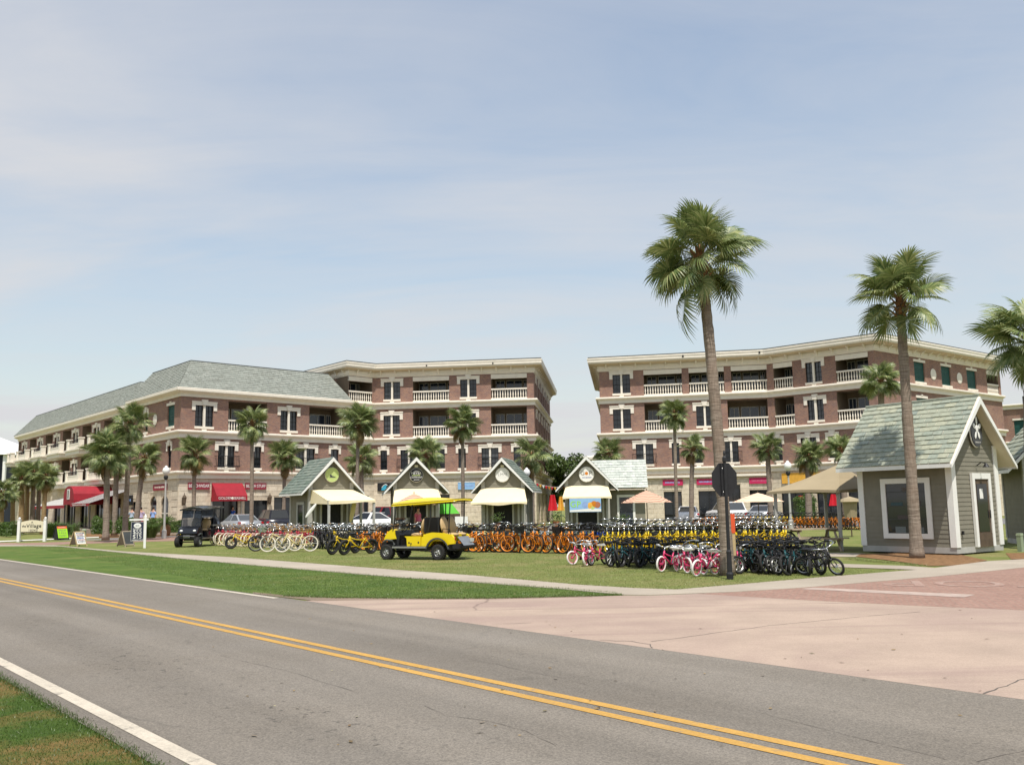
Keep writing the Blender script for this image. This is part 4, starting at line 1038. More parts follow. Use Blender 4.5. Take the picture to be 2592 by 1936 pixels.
def signs_text(rows, mat):
    def put(t):
        for body, size, z, *w in rows: lettering(body, size, M[mat if len(w) < 2 else w[1]], t, T(0, -.055, z) @ FRONT, .004, 1.0, w[0] if w else 1.0)
    return put
# kiosk with the pale lime disc
k1, zt = kiosk('grey kiosk with pale lime round sign and wide cream canopy', (-10.75, 55.0, 0), 33)
shopfront(k1, zt); side_window(k1, -1, .8, 1.7, .4, 2.0, True, 'post')
def put1(t):
    mb = MB().box(-.2, .24, -.062, -.055, -.16, -.145)
    for x, h in ((-.12, .17), (-.06, .12), (.02, .07), (.1, .05)): mb.add([(x, -.06, -.15), (x + .05, -.06, -.15), (x + .08, -.06, -.15 + h), (x - .03, -.06, -.15 + h * .8)], [(0, 1, 2, 3)])
    mb.build('emblem', M['slateboard'], t)
disc_sign(k1, 'pale lime round sign with small dark palm emblem on a kiosk gable', 3.72, .42, 'lime', 'white', put1)
mb = MB().add([(-1.25, -.06, 2.85), (1.3, -.06, 2.85), (1.75, -2.4, 2.2), (-1.15, -2.5, 2.15)], [(0, 3, 2, 1)]).add([(-1.25, -.06, 2.85), (-1.15, -2.5, 2.15), (-1.15, -2.51, 1.98), (-1.3, -.06, 2.05)], [(0, 3, 2, 1)])
mb.add([(-1.15, -2.5, 2.15), (1.75, -2.4, 2.2), (1.75, -2.41, 2.04), (1.0, -2.45, 2.1), (.0, -2.48, 2.0), (-1.15, -2.51, 1.98)], [(0, 5, 4, 3, 2, 1)])
mb.build('canopy', M['canvas'], k1)
for x, y in ((-1.1, -2.42), (1.68, -2.32), (1.5, -.9)): MB().box(x - .06, x + .06, y - .06, y + .06, 0, 2.2).build('canopy_post', M['post'], k1)
# black disc kiosk
k2, zt = kiosk('grey kiosk with black and white round sign behind the yellow cart', (-5.9, 56.5, 0), 10)
shopfront(k2, zt); lamp_box(k2); awning(k2, 1.3, 1.45, 2.85, 2.05, 1.25)
disc_sign(k2, 'black round sign reading MEYER COMPANY in white on a kiosk gable', 3.66, .4, 'black', 'white', lambda t: (signs_text([('MEYER', .21, .11), ('COMPANY', .15, -.13)], 'white')(t), scribble(t, .5, -.01, .07, 'lime', 8), scribble(t, .3, .25, .04, 'white', 6), scribble(t, .3, -.27, .04, 'white', 6)))
# white disc kiosk
k3, zt = kiosk('grey kiosk with white mountain disc, third from the left', (-.68, 58.5, 0), -10)
shopfront(k3, zt); lamp_box(k3); side_window(k3, 1, .5, 1.1, .3, 2.0, True, 'post'); awning(k3, 1.35, 1.75, 2.85, 1.95, 1.5)
def put3(t):
    lettering('LMN', .28, M['post'], t, T(0, -.055, .02) @ FRONT)
    MB().add([(-.36, -.056, -.17), (-.16, -.056, .0), (-.05, -.056, -.08), (.1, -.056, .04), (.36, -.056, -.17)], [(0, 1, 2, 3, 4)][::-1]).build('emblem', M['white'], t)
disc_sign(k3, 'white round sign with grey letters and peaks on a kiosk gable', 3.66, .44, 'white', 'white', put3)
# juice kiosk with a side wing
k4, zt = kiosk('grey kiosk with pale right wing and round juice sign', (4.57, 58.5, 0), -5)
awning(k4, 1.3, 1.5, 2.9, 2.2, 1.1)
shopfront(k4, zt)
wg = MB().box(KW, 3.62, .9, 3.1, 0, 2.6).build('wing', M['siding'], k4)
for x0, x1 in ((2.0, 2.85),):
    f = MB().box(x0 - .14, x0, .84, .9, .1, 2.15).box(x1, x1 + .14, .84, .9, .1, 2.15).box(x0 - .14, x1 + .14, .84, .9, 2.15, 2.3).build('wing_opening', M['white'], wg)
    MB().box(x0, x1, .86, .89, .1, 2.15).build('pane', M['glassblue'], f)
a, b_, c_, d_ = (.5, .15, 2.72), (3.8, .15, 2.72), (3.8, 2.0, 4.55), (.15, 2.0, 4.55)
r = MB().add([a, b_, c_, d_, (3.8, 3.9, 2.72), (.5, 3.9, 2.72)], [(0, 1, 2, 3), (3, 2, 4, 5)]).add([(3.7, .3, 2.7), (3.7, 3.7, 2.7), (3.7, 2.0, 4.45)], [(0, 1, 2)]).build('roof_slope', M['paleshingle'], k4)
tag(shingle_mb(a, b_, c_, d_, .36, .24, .03, 21).build('shingle', M['paleshingle'], r), kind='stuff')
disc_sign(k4, 'white round sign with olive letters GUP over small lettering', 3.6, .46, 'white', 'white', lambda t: ([lettering(q, .36, M['siding'], t, T(x_, -.055, .06) @ FRONT) for q, x_ in (('G', -.24), ('P', .24))], scribble(t, .56, -.2, .06, 'bikeblue', 12), MB().lathe([(.1, 0), (.1, .01), (.001, .01)], 14, 0, T(0, -.05, .06) @ FRONT).build('emblem', M['orange'], t)))
# big kiosk at the right
k5, zt = kiosk('large grey-green kiosk with star emblem beside the brick street', (14.19, 28.79, .05), 36, True, 'shingle2')
side_window(k5, -1, .82, 2.15, .58, 2.12)
mb = MB()
for z in (1.0, 1.42, 1.85): mb.box(-KW - .06, -KW - .046, .86, 2.1, z, z + .02)
mb.build('shelf', M['slateboard'], k5)
mb = MB()
for z, y, w, h in ((.6, .95, .5, .17), (.6, 1.55, .35, .19), (1.02, 1.1, .7, .12), (1.44, 1.0, .3, .13), (1.44, 1.6, .4, .1), (1.87, 1.2, .4, .12)): mb.box(-KW - .05, -KW - .045, y, y + w, z, z + h)
mb.build('merchandise', M['merch'], k5)
f = MB().box(.02, .16, -.11, -.03, .1, 2.15).box(.98, 1.12, -.11, -.03, .1, 2.15).box(.02, 1.12, -.11, -.03, 2.15, 2.33).build('door', M['white'], k5, loc=(-.35, 0, .06))
MB().box(.16, .98, -.08, -.04, .1, 2.15).box(.16, .98, -.09, -.081, .1, .5).build('leaf', M['dwood'], f)
MB().box(.26, .86, -.09, -.085, .55, 2.0).build('pane', M['glass'], f)
MB().box(.4, .6, -.098, -.092, 1.55, 1.85).build('notice', M['white'], f)
MB().tube([(.9, -.12, .95), (.9, -.12, 1.2)], .018, 6).build('handle', M['iron'], f)
MB().tube([(.1, -.05, 2.62), (.1, -.2, 2.72), (.1, -.32, 2.68)], .018, 6).lathe([(.03, .06), (.1, -.06), (.09, -.06), (.001, .04)], 12, 0, T(.1, -.34, 2.62)).build('gooseneck_lamp', M['iron'], k5)
def put5(t):
    mb = MB()
    for a in (90, 18 + 0, 162, 306, 234): mb.ball((.0, 0, 0), .105, 10, 6, 0, T(.17*math.cos(rad(a)), -.062, .07 + .19*math.sin(rad(a))) @ RY(-rad(a)), (.95, .06, .55))
    mb.ball((0, -.062, .07), .09, 10, 6, 0, None, (1, .1, 1))
    mb.build('emblem', M['white'], t, True)
    scribble(t, .3, -.24, .04, 'post', 9)
s = disc_sign(k5, 'black oval sign with white star figure on the big kiosk gable', 3.66, .34, 'gloss', 'white', put5, -.09, .1)
s.matrix_world = s.matrix_world @ Matrix.Diagonal((.95, 1, 1.35, 1))
MB().box(-1.05, -1.0, -.09, -.03, .55, .66).build('water_tap', M['iron'], k5)
# its neighbour, cut by the frame
k6, zt = kiosk('grey kiosk with clothes in its window at the right edge', (19.2, 32.4, 0), -15, False, 'shingle2')
f = MB().box(-1.05, -.9, -.1, -.03, .75, 2.2).box(.3, .45, -.1, -.03, .75, 2.2).box(-1.05, .45, -.1, -.03, 2.2, 2.35).box(-1.05, .45, -.1, -.03, .6, .75).build('window', M['white'], k6)
MB().box(-.9, .3, -.06, -.04, .75, 2.2).build('pane', M['glass'], f)
# ---------------------------------------------------------------- palms
def frond_mesh(seed, dry=False):
    rg = random.Random(seed); mb = MB()
    pl = .70
    mb.tube([(0, 0, 0), (pl * .5, 0, .04), (pl, 0, .0)], [.022, .016, .012], 4, 1)
    n = 42; droop = rg.uniform(.3, .58); fold = rg.uniform(.15, .4)
    for i in range(n):
        t = i / (n - 1) * 2 - 1
        th = t * rad(142) + rg.uniform(-.03, .03)
        c = 1 - abs(t)
        o = Vector((pl + .30 * c ** 1.3, 0, -.10 * c ** 2))
        ln = (.42 + .26 * c ** .6) * rg.uniform(.9, 1.08)
        d = Vector((math.cos(th), math.sin(th), fold * abs(math.sin(th)))).normalized()
        sd = Vector((-math.sin(th), math.cos(th), 0))
        w0, w1 = .018, .026
        def at(s): return o + d * (ln * s) + Vector((-.05 * s * s, 0, -droop * ln * s ** 2.4 * 1.3))
        q = [at(0), at(.45), at(.78), at(1.0 + rg.uniform(-.05, .05))]
        up = Vector((0, 0, .012))
        mb.add([q[0] - sd * w0 * .5, q[0] + sd * w0 * .5, q[1] + sd * w1 + up, q[1] - sd * w1 - up * .3, q[2] + sd * w1 * .62, q[2] - sd * w1 * .62, q[3]], [(0, 1, 2, 3), (3, 2, 4, 5), (5, 4, 6)])
    o = mb.build('frond', [M['dryfrond' if dry else 'frond'], M['petiole']])
    me = o.data; bpy.data.objects.remove(o)
    return me
FRONDS = [frond_mesh(i) for i in range(7)]
DRY = [frond_mesh(20, True)]
def palm(label, base, top, r0, r1, cr, n=34, seed=0, bark='trunk', fuzzy=True, low=-52, skirt=0, group='cabbage palms'):
    rg = random.Random(seed * 7 + 3)
    Y_near = base[1] < 40
    b = Vector((base[0], base[1], base[2] if len(base) > 2 else 0)); t = Vector(top) - b
    p = thing('palm_tree', label, 'palm tree', b, 0, group)
    mb = MB(); k = 44 if Y_near else 18; sides = 16 if Y_near else 10
    pts, rr = [], []
    bend = Vector((t.x, t.y, 0))
    for i in range(k + 1):
        s = i / k
        q = Vector((bend.x * s ** 1.6, bend.y * s ** 1.6, t.z * s - (.35 if i == k else 0)))
        flare = 1 + .28 * max(0, 1 - s * 9) ** 2
        r = (r0 + (r1 - r0) * s) * flare * (1 + (.035 if i % 2 else -.025) + rg.uniform(-.03, .03))
        if s > .93: r *= 1.12
        pts.append(q); rr.append(r)
    mb.tube(pts, rr, sides)
    for i, v in enumerate(mb.v):
        mb.v[i] = (v[0] + rg.uniform(-1, 1) * r0 * .05, v[1] + rg.uniform(-1, 1) * r0 * .05, v[2] + (rg.uniform(-1, 1) * .04 if v[2] > .2 else 0))
    mb.build('trunk', M[bark], p, True)
    ct = Vector((t.x, t.y, t.z))
    # crown: the boots of old leaves under the heart, fronds as its pieces
    cm = MB()
    nb = 46
    for i in range(nb):
        a = i * 2.39996; z = -.75 + .8 * i / nb; rr_ = r1 * (1.12 - .2 * i / nb)
        o = Vector((rr_ * math.cos(a), rr_ * math.sin(a), z)); d = Vector((math.cos(a), math.sin(a), .9)); sd = Vector((-math.sin(a), math.cos(a), 0))
        L = rg.uniform(.12, .26)
        cm.add([o - sd * .06, o + sd * .06, o + d * L + sd * .025, o + d * L - sd * .025, o + Vector((0, 0, -.1))], [(0, 1, 2, 3), (4, 1, 0)])
    cm.lathe([(.02, -.7), (r1 * .95, -.5), (r1 * .9, -.1), (r1 * .4, .15), (.001, .25)], 8)
    c = cm.build('crown', M['boot'], p); c.location = ct
    for i in range(n):
        s = (i + .5) / n
        el = 84 - (84 - low) * s ** .82 + rg.uniform(-14, 14)
        az = i * 2.39996 + rg.uniform(-.7, .7)
        dry = el < low + 9 and rg.random() < .5 and skirt
        o = bpy.data.objects.new('frond', (DRY if dry else FRONDS)[rg.randrange(1 if dry else 7)])
        COL.objects.link(o); o.parent = c
        k_ = cr / 1.42 * rg.uniform(.86, 1.1) * (1.06 if 0 < el < 60 else .95)
        o.matrix_local = T(.06 * math.cos(az), .06 * math.sin(az), -.28 + .32 * (el + 50) / 130) @ RZ(az) @ RY(-rad(el)) @ RX(rg.uniform(-.9, .9)) @ Matrix.Scale(k_, 4)
    for i in range(skirt):
        az = rg.uniform(0, 6.28)
        o = bpy.data.objects.new('frond', DRY[0]); COL.objects.link(o); o.parent = c
        o['label'] = 'dry brown hanging frond'
        o.matrix_local = T(0, 0, -.45) @ RZ(az) @ RY(rad(72)) @ Matrix.Scale(cr / 1.5, 4)
    return p
bg_ = G(1842, 1456)
bigpalm = palm('tallest palm with thick trunk on the lawn behind the stop sign', bg_, D(1772, 640, bg_.y), .15, .118, 1.28, 42, 1, low=-42)
hf = bpy.data.objects.new('frond', FRONDS[2]); COL.objects.link(hf); hf.parent = [c for c in bigpalm.children if c.name.startswith('crown')][0]
hf['label'] = 'single frond hanging below the crown'
hf.matrix_local = T(-.12, -.08, -.35) @ RZ(rad(195)) @ RY(rad(66)) @ Matrix.Scale(1.12, 4)
pb = D(2322, 1420, 27.0); pb.z = 0
palm('tall palm with smooth trunk in front of the large kiosk window', pb, D(2277, 745, 27.0), .17, .122, 1.36, 29, 2, low=-40)
p3 = D(2622, 1420, 30.5); p3.z = 0
palm('palm cut by the right edge of the photo', p3, D(2606, 852, 30.5), .2, .15, 1.5, 34, 5, low=-55)
PALMS = [  # label, crown px, Y, base px x, r0, n, bark
 ('tall palm with full crown beside the price sign, left of the lilac shirt', 330, 1066, 58, 318, .17, 40, 'trunk', 1.55),
 ('palm with shaggy drooping crown at the end of the hedge', 271, 1142, 56, 270, .19, 44, 'trunk', 1.45),
 ('thin palm half hidden behind the shaggy one by the hedge', 296, 1160, 68, 291, .2, 34, 'trunk', 1.3),
 ('palm beside the brick corner with people walking behind it', 366, 1155, 64, 345, .19, 34, 'trunk', 1.3),
 ('leftmost tan trunked palm of the five behind the village sign', 56, 1206, 82, 55, .24, 30, 'trunktan', 1.35),
 ('second palm of the five behind the village sign', 70, 1196, 84, 68, .2, 30, 'trunktan', 1.3),
 ('middle palm of the five behind the village sign', 86, 1192, 83, 82, .2, 30, 'trunk', 1.3),
 ('fourth palm of the five behind the village sign', 100, 1196, 85, 97, .2, 30, 'trunk', 1.3),
 ('rightmost palm of the five, smooth yellow tan trunk by the red awning', 116, 1200, 80, 111, .2, 32, 'trunktan', 1.4),
 ('palm at the far left edge of the photo', 3, 1244, 78, 4, .24, 30, 'trunktan', 1.35),
 ('short bare palm between the left edge palm and the village sign', 33, 1246, 80, 33, .2, 14, 'trunktan', .7),
 ('palm in front of the BEACHWEAR sign', 493, 1142, 67, 490, .16, 36, 'trunk', 1.5),
 ('tall palm right of the red shop awning', 638, 1066, 62, 637, .14, 38, 'trunk', 1.4),
 ('short palm left of the lime disc kiosk roof', 721, 1152, 74, 718, .16, 34, 'trunk', 1.5),
 ('tall palm between the lime disc and black disc kiosks', 907, 1064, 64, 903, .135, 36, 'trunk', 1.4),
 ('short bushy palm just behind the tall one between two kiosks', 914, 1156, 74, 916, .2, 34, 'trunk', 1.6),
 ('tall palm behind the yellow cart roof', 1171, 1066, 62, 1172, .135, 36, 'trunk', 1.4),
 ('short palm behind the black disc kiosk', 1077, 1146, 75, 1075, .2, 34, 'trunk', 1.6),
 ('short palm at the end of the left brick building', 1346, 1148, 76, 1348, .2, 34, 'trunk', 1.6),
 ('short palm behind the pale roof of the juice kiosk', 1539, 1142, 75, 1538, .22, 34, 'trunk', 1.45),
 ('tall thin palm left of the thick palm trunk', 1707, 1042, 62, 1713, .125, 36, 'trunk', 1.25),
 ('short palm left of the thick trunk by the brick wall', 1754, 1130, 73, 1750, .2, 32, 'trunk', 1.2),
 ('palm above the right striped umbrella', 1942, 1126, 68, 1951, .2, 32, 'trunk', 1.15),
 ('palm behind the tan canopy, beside the lamp post', 2047, 1150, 67, 2047, .24, 34, 'trunk', 1.3),
 ('palm between the tan canopy and the large kiosk roof', 2129, 1132, 66, 2140, .22, 34, 'trunk', 1.35),
 ('palm rising above the large kiosk roof against the brick', 2230, 958, 58, 2240, .22, 36, 'trunk', 1.35),
]
for i, (lb_, cx, cy, Y, bx, r0, n, bark, cr) in enumerate(PALMS):
    top = D(cx, cy + 2, Y); ba = D(bx, 1300, Y); ba.z = .12
    palm(lb_, ba, top, r0, r0 * .8, cr * (.82, .92, .98, .87)[i % 4], n + (2, 8, 12)[i % 3], 10 + i, bark, low=(-62, -48, -56)[i % 3], skirt=(0, 2, 0, 3, 1)[i % 5])
# ---------------------------------------------------------------- broadleaf trees, hedges, low plants
def leaf_cloud(mb, pts_fn, n, size, rg):
    for _ in range(n):
        p, nn = pts_fn(rg)
        nn = (nn + Vector((rg.uniform(-1, 1), rg.uniform(-1, 1), rg.uniform(-.6, 1)))).normalized()
        a = nn.cross(Vector((rg.uniform(-1, 1), rg.uniform(-1, 1), rg.uniform(-1, 1)))).normalized(); b = nn.cross(a)
        s = size * rg.uniform(.6, 1.3)
        mb.add([p - a * s, p - b * s * .45, p + a * s, p + b * s * .45], [(0, 1, 2, 3)])
def tree(label, base, h, w, n, seed, leaf=.16):
    rg = random.Random(seed); t = thing('tree', label, 'tree', base, 0)
    mb = MB().tube([(0, 0, 0), (.1, 0, h * .3), (0, .1, h * .6)], [.22, .17, .08], 8)
    for i in range(7):
        a = i * 2.4; mb.tube([(.05, 0, h * (.25 + .04 * i)), (w * .5 * math.cos(a), w * .5 * math.sin(a), h * (.5 + .05 * i))], [.09, .03], 5)
    mb.build('trunk', M['trunk'], t)
    lobes = [(Vector((rg.uniform(-.6, .6) * w, rg.uniform(-.6, .6) * w, h * rg.uniform(.38, .88))), rg.uniform(.28, .5) * w) for _ in range(14)]
    def f(rg):
        c, r = rg.choice(lobes); d = Vector((rg.gauss(0, 1), rg.gauss(0, 1), rg.gauss(0, 1))).normalized()
        return c + d * r * rg.uniform(.55, 1.05), d
    mb = MB(); leaf_cloud(mb, f, n, leaf, rg)
    tag(mb.build('crown', M['treeleaf'], t), kind='stuff')
    return t
tree('dark green broadleaf tree between the two brick buildings', (6.0, 100, 0), 7.4, 3.0, 9000, 1, .2)
tree('broadleaf tree right of the gap, behind the juice kiosk', (9.4, 106, 0), 5.6, 2.4, 4000, 2, .2)
tree('low dark tree at the right edge of the far gap', (4.2, 112, 0), 6.5, 2.4, 3600, 3, .2)
tree('small tree at the far left edge beside the white roofed house', (-57, 98, 0), 3.4, 1.8, 1500, 4)
def hedge(label, a, b, d, z0, z1, n, seed, leaf=.07):
    rg = random.Random(seed); a, b = Vector(a), Vector(b); u = (b - a); L = u.length; u /= L; v = Vector((-u.y, u.x, 0))
    t = thing('hedge', label, 'hedge', (a + b) / 2)
    h = z1 - z0; mid = (a + b) / 2
    mb = MB()
    def f(rg):
        k = rg.random(); x = rg.uniform(0, L)
        if k < .5: p, nn = (x, -d / 2, rg.uniform(0, h)), -v
        elif k < .9: p, nn = (x, rg.uniform(-d/2, d/2), h), Vector((0, 0, 1))
        else: e = rg.choice((0, L)); p, nn = (e, rg.uniform(-d/2, d/2), rg.uniform(0, h)), u * (1 if e else -1)
        bump = .10 * math.sin(p[0] * 3.1 + seed) + .06 * math.sin(p[0] * 7.3)
        q = a - mid + u * p[0] + v * p[1] + Vector((0, 0, z0 + p[2] * (1 + bump))) + nn * (rg.uniform(-.12, .07) + bump * .6)
        return q, nn
    leaf_cloud(mb, f, n, leaf, rg)
    fm = Matrix.Identity(4)
    cr = MB(); c = [a - mid + u * .12 - v * (d/2 - .12), a - mid + u * (L - .12) - v * (d/2 - .12), a - mid + u * (L - .12) + v * (d/2 - .12), a - mid + u * .12 + v * (d/2 - .12)]
    cr.prism([Vector((p.x, p.y, z0)) for p in c], (0, 0, h - .12))
    cr.build('stems', M['leaf'], t)
    tag(mb.build('foliage', M['leaf'], t), kind='stuff')
    return t
def gp(px, Y, z=0.0): p = D(px, 1300, Y); return Vector((p.x, p.y, z))
hedge('clipped green hedge in front of the walking people', gp(236, 68), gp(338, 69), 1.6, .25, 1.25, 2600, 1)
hedge('clipped green hedge between the sago palm and the black cart', gp(424, 69), gp(476, 69), 1.6, .25, 1.12, 1700, 2)
hedge('clipped hedge behind the ornamental grass tuft', gp(376, 70), gp(414, 70), 1.4, .25, 1.1, 1200, 6)
hedge('low round shrub left of the village sign', gp(8, 74), gp(46, 74), 1.6, .1, 1.1, 1400, 3)
hedge('yellow green shrubs behind the green board sign', gp(166, 72), gp(200, 72), 1.2, .1, .85, 900, 4)
hedge('dark shrubs in front of the right shop under the canopy', gp(2012, 72), gp(2062, 72), 1.5, .1, 2.0, 1500, 5)
def tuft(label, base, h, r, n, seed, name='grass_tuft'):
    rg = random.Random(seed); t = thing(name, label, 'ornamental grass', base); mb = MB()
    for _ in range(n):
        a = rg.uniform(0, 6.283); q = rg.uniform(0, r * .35); o = Vector((q*math.cos(a), q*math.sin(a), 0)); d = Vector((math.cos(a), math.sin(a), 0)); sd = Vector((-d.y, d.x, 0))
        L = h * rg.uniform(.7, 1.1); s = r * rg.uniform(.3, 1.1)
        p1, p2 = o + d * s * .4 + Vector((0, 0, L * .7)), o + d * s + Vector((0, 0, L * rg.uniform(.55, .95)))
        mb.add([o - sd * .012, o + sd * .012, p1 + sd * .012, p1 - sd * .012, p2], [(0, 1, 2, 3), (3, 2, 4)])
    tag(mb.build('blades', M['leaf'], t), kind='stuff')
    return t
tuft('feathery ornamental grass right of the price sign post', gp(384, 60, .1), 1.0, .8, 700, 1)
tuft('large green ornamental grass behind the village sign', gp(137, 66, .1), 1.25, 1.3, 1100, 2)
tuft('second ornamental grass mound under the awning edge', gp(160, 68, .1), 1.0, 1.0, 700, 3)
sg = thing('sago_palm', 'small sago palm with dark trunk by the hedge', 'sago palm', gp(420, 64, .1))
MB().lathe([(.28, 0), (.36, .3), (.3, .65), (.15, .8), (.001, .85)], 12).build('trunk', M['boot'], sg, True)
mb = MB(); rg = random.Random(5)
for i in range(26):
    a = i * 2.4; el = rad(75 - 85 * i / 26); L = 1.15
    for j in range(12):
        s0, s1 = j / 12, (j + 1) / 12
        f = lambda s: Vector((L*s*math.cos(el)*math.cos(a), L*s*math.cos(el)*math.sin(a), .8 + L*s*math.sin(el) - .45*s*s))
        sd = Vector((-math.sin(a), math.cos(a), .25)); p, q = f(s0), f(s1)
        for k in (-1, 1): mb.add([p, q, q + Vector((sd.x*k*.17, sd.y*k*.17, .05)) * (1 - s0 * .5)], [(0, 1, 2)])
tag(mb.build('fronds', M['leaf'], sg), kind='stuff')
# ---------------------------------------------------------------- grass blades
def in_poly(x, y, P):
    c = False; j = len(P) - 1
    for i in range(len(P)):
        if (P[i][1] > y) != (P[j][1] > y) and x < (P[j][0] - P[i][0]) * (y - P[i][1]) / (P[j][1] - P[i][1]) + P[i][0]: c = not c
        j = i
    return c
def blades(name, P, n, h, w, mat, seed, z=.003, near=None):
    rg = random.Random(seed); xs_, ys_ = [p[0] for p in P], [p[1] for p in P]
    x0, x1, y0, y1 = min(xs_), max(xs_), min(ys_), max(ys_)
    vs, fs = [], []; k = 0
    while k < n:
        x, y = rg.uniform(x0, x1), rg.uniform(y0, y1)
        if near and rg.random() > min(1, (near / math.hypot(x, y)) ** 1.5): continue
        if not in_poly(x, y, P): k += .2; continue
        a = rg.uniform(0, 6.283); L = h * rg.uniform(.5, 1.25); lx, ly = rg.gauss(0, .5) * L, rg.gauss(0, .5) * L
        c, s = math.cos(a) * w, math.sin(a) * w
        i = len(vs)
        vs += [(x - c, y - s, z), (x + c, y + s, z), (x + lx, y + ly, z + L)]
        fs.append((i, i + 1, i + 2)); k += 1
    me = bpy.data.meshes.new(name); me.from_pydata(vs, [], fs); me.materials.append(M[mat]); me.update()
    o = bpy.data.objects.new(name, me); COL.objects.link(o)
    return tag(o, kind='stuff')
def rp(t, n): p = RU * t + RN * n; return (p.x, p.y)
cl = [rp(-13, 2.27), rp(-5.2, 2.27), rp(-5.2, .3), rp(-13, -.6)]
blades('corner_grass', cl, 60000, .018, .0025, 'grassblade', 1, .003, 6.5)
VP = [(p.x, p.y) for p in vp]
blades('verge_grass', VP, 110000, .022, .0045, 'vergeblade', 2, .004, 17)
blades('verge_edge_grass', [rp(w1 - 26, 8.27), rp(w1 + .4, 8.27), rp(w1 + .4, 8.42), rp(w1 - 26, 8.42)], 6000, .04, .005, 'vergeblade', 3, .004)
LP = [(p.x, p.y) for p in [G(*q) for q in [(316, 1397), (588, 1412), (1000, 1443), (1205, 1458.5), (1469, 1482), (1713, 1494), (1901, 1478), (2087, 1462), (2340, 1443), (2080, 1430), (2000, 1400), (1500, 1400), (1000, 1396), (560, 1376)]]]
blades('field_grass', LP, 80000, .02, .006, 'lawnblade', 4, .0, 24)

def edge_blades(name, px, n, spread, h, mat, seed, side=0.0):
    rg = random.Random(seed); ps = [G(*q) for q in px] if len(px[0]) == 2 and px[0][0] > -9000 else px
    seg = [(a, b, (b - a).length / max(4.0, ((a + b) / 2).length)) for a, b in zip(ps[:-1], ps[1:])]
    tot = sum(q[2] for q in seg); vs, fs = [], []
    for a, b, wt in seg:
        nn = Vector((-(b - a).y, (b - a).x, 0)).normalized()
        for _ in range(int(n * wt / tot)):
            p = a.lerp(b, rg.random()) + nn * (rg.gauss(0, spread) + side * spread)
            t_ = rg.uniform(0, 6.283); L = h * rg.uniform(.4, 1.3); w = h * .12
            c, s = math.cos(t_) * w, math.sin(t_) * w; i = len(vs)
            vs += [(p.x - c, p.y - s, .003), (p.x + c, p.y + s, .003), (p.x + rg.gauss(0, .6) * L, p.y + rg.gauss(0, .6) * L, .003 + L)]
            fs.append((i, i + 1, i + 2))
    me = bpy.data.meshes.new(name); me.from_pydata(vs, [], fs); me.materials.append(M[mat]); me.update()
    o = bpy.data.objects.new(name, me); COL.objects.link(o); tag(o, kind='stuff')
edge_blades('kerb_grass', VERGE[:8], 7000, .05, .04, 'vergeblade', 31, .5)
edge_blades('path_edge_grass', VERGE[8:], 7000, .04, .035, 'vergeblade', 32)
edge_blades('path_edge_grass', [(140, 1380), (316, 1396), (588, 1410.5), (1000, 1442.5), (1205, 1457.5), (1469, 1481), (1600, 1489), (1713, 1493), (1901, 1477), (2087, 1461), (2200, 1452)], 9000, .05, .035, 'lawnblade', 33)
edge_blades('bed_edge_grass', [(2150, 1413), (2190, 1420), (2290, 1428), (2340, 1433)], 1200, .12, .045, 'lawnblade', 34)
edge_blades('road_edge_grass', [Vector((*rp(-14, 2.29), 0)), Vector((*rp(-5, 2.29), 0))], 6000, .035, .025, 'grassblade', 35)
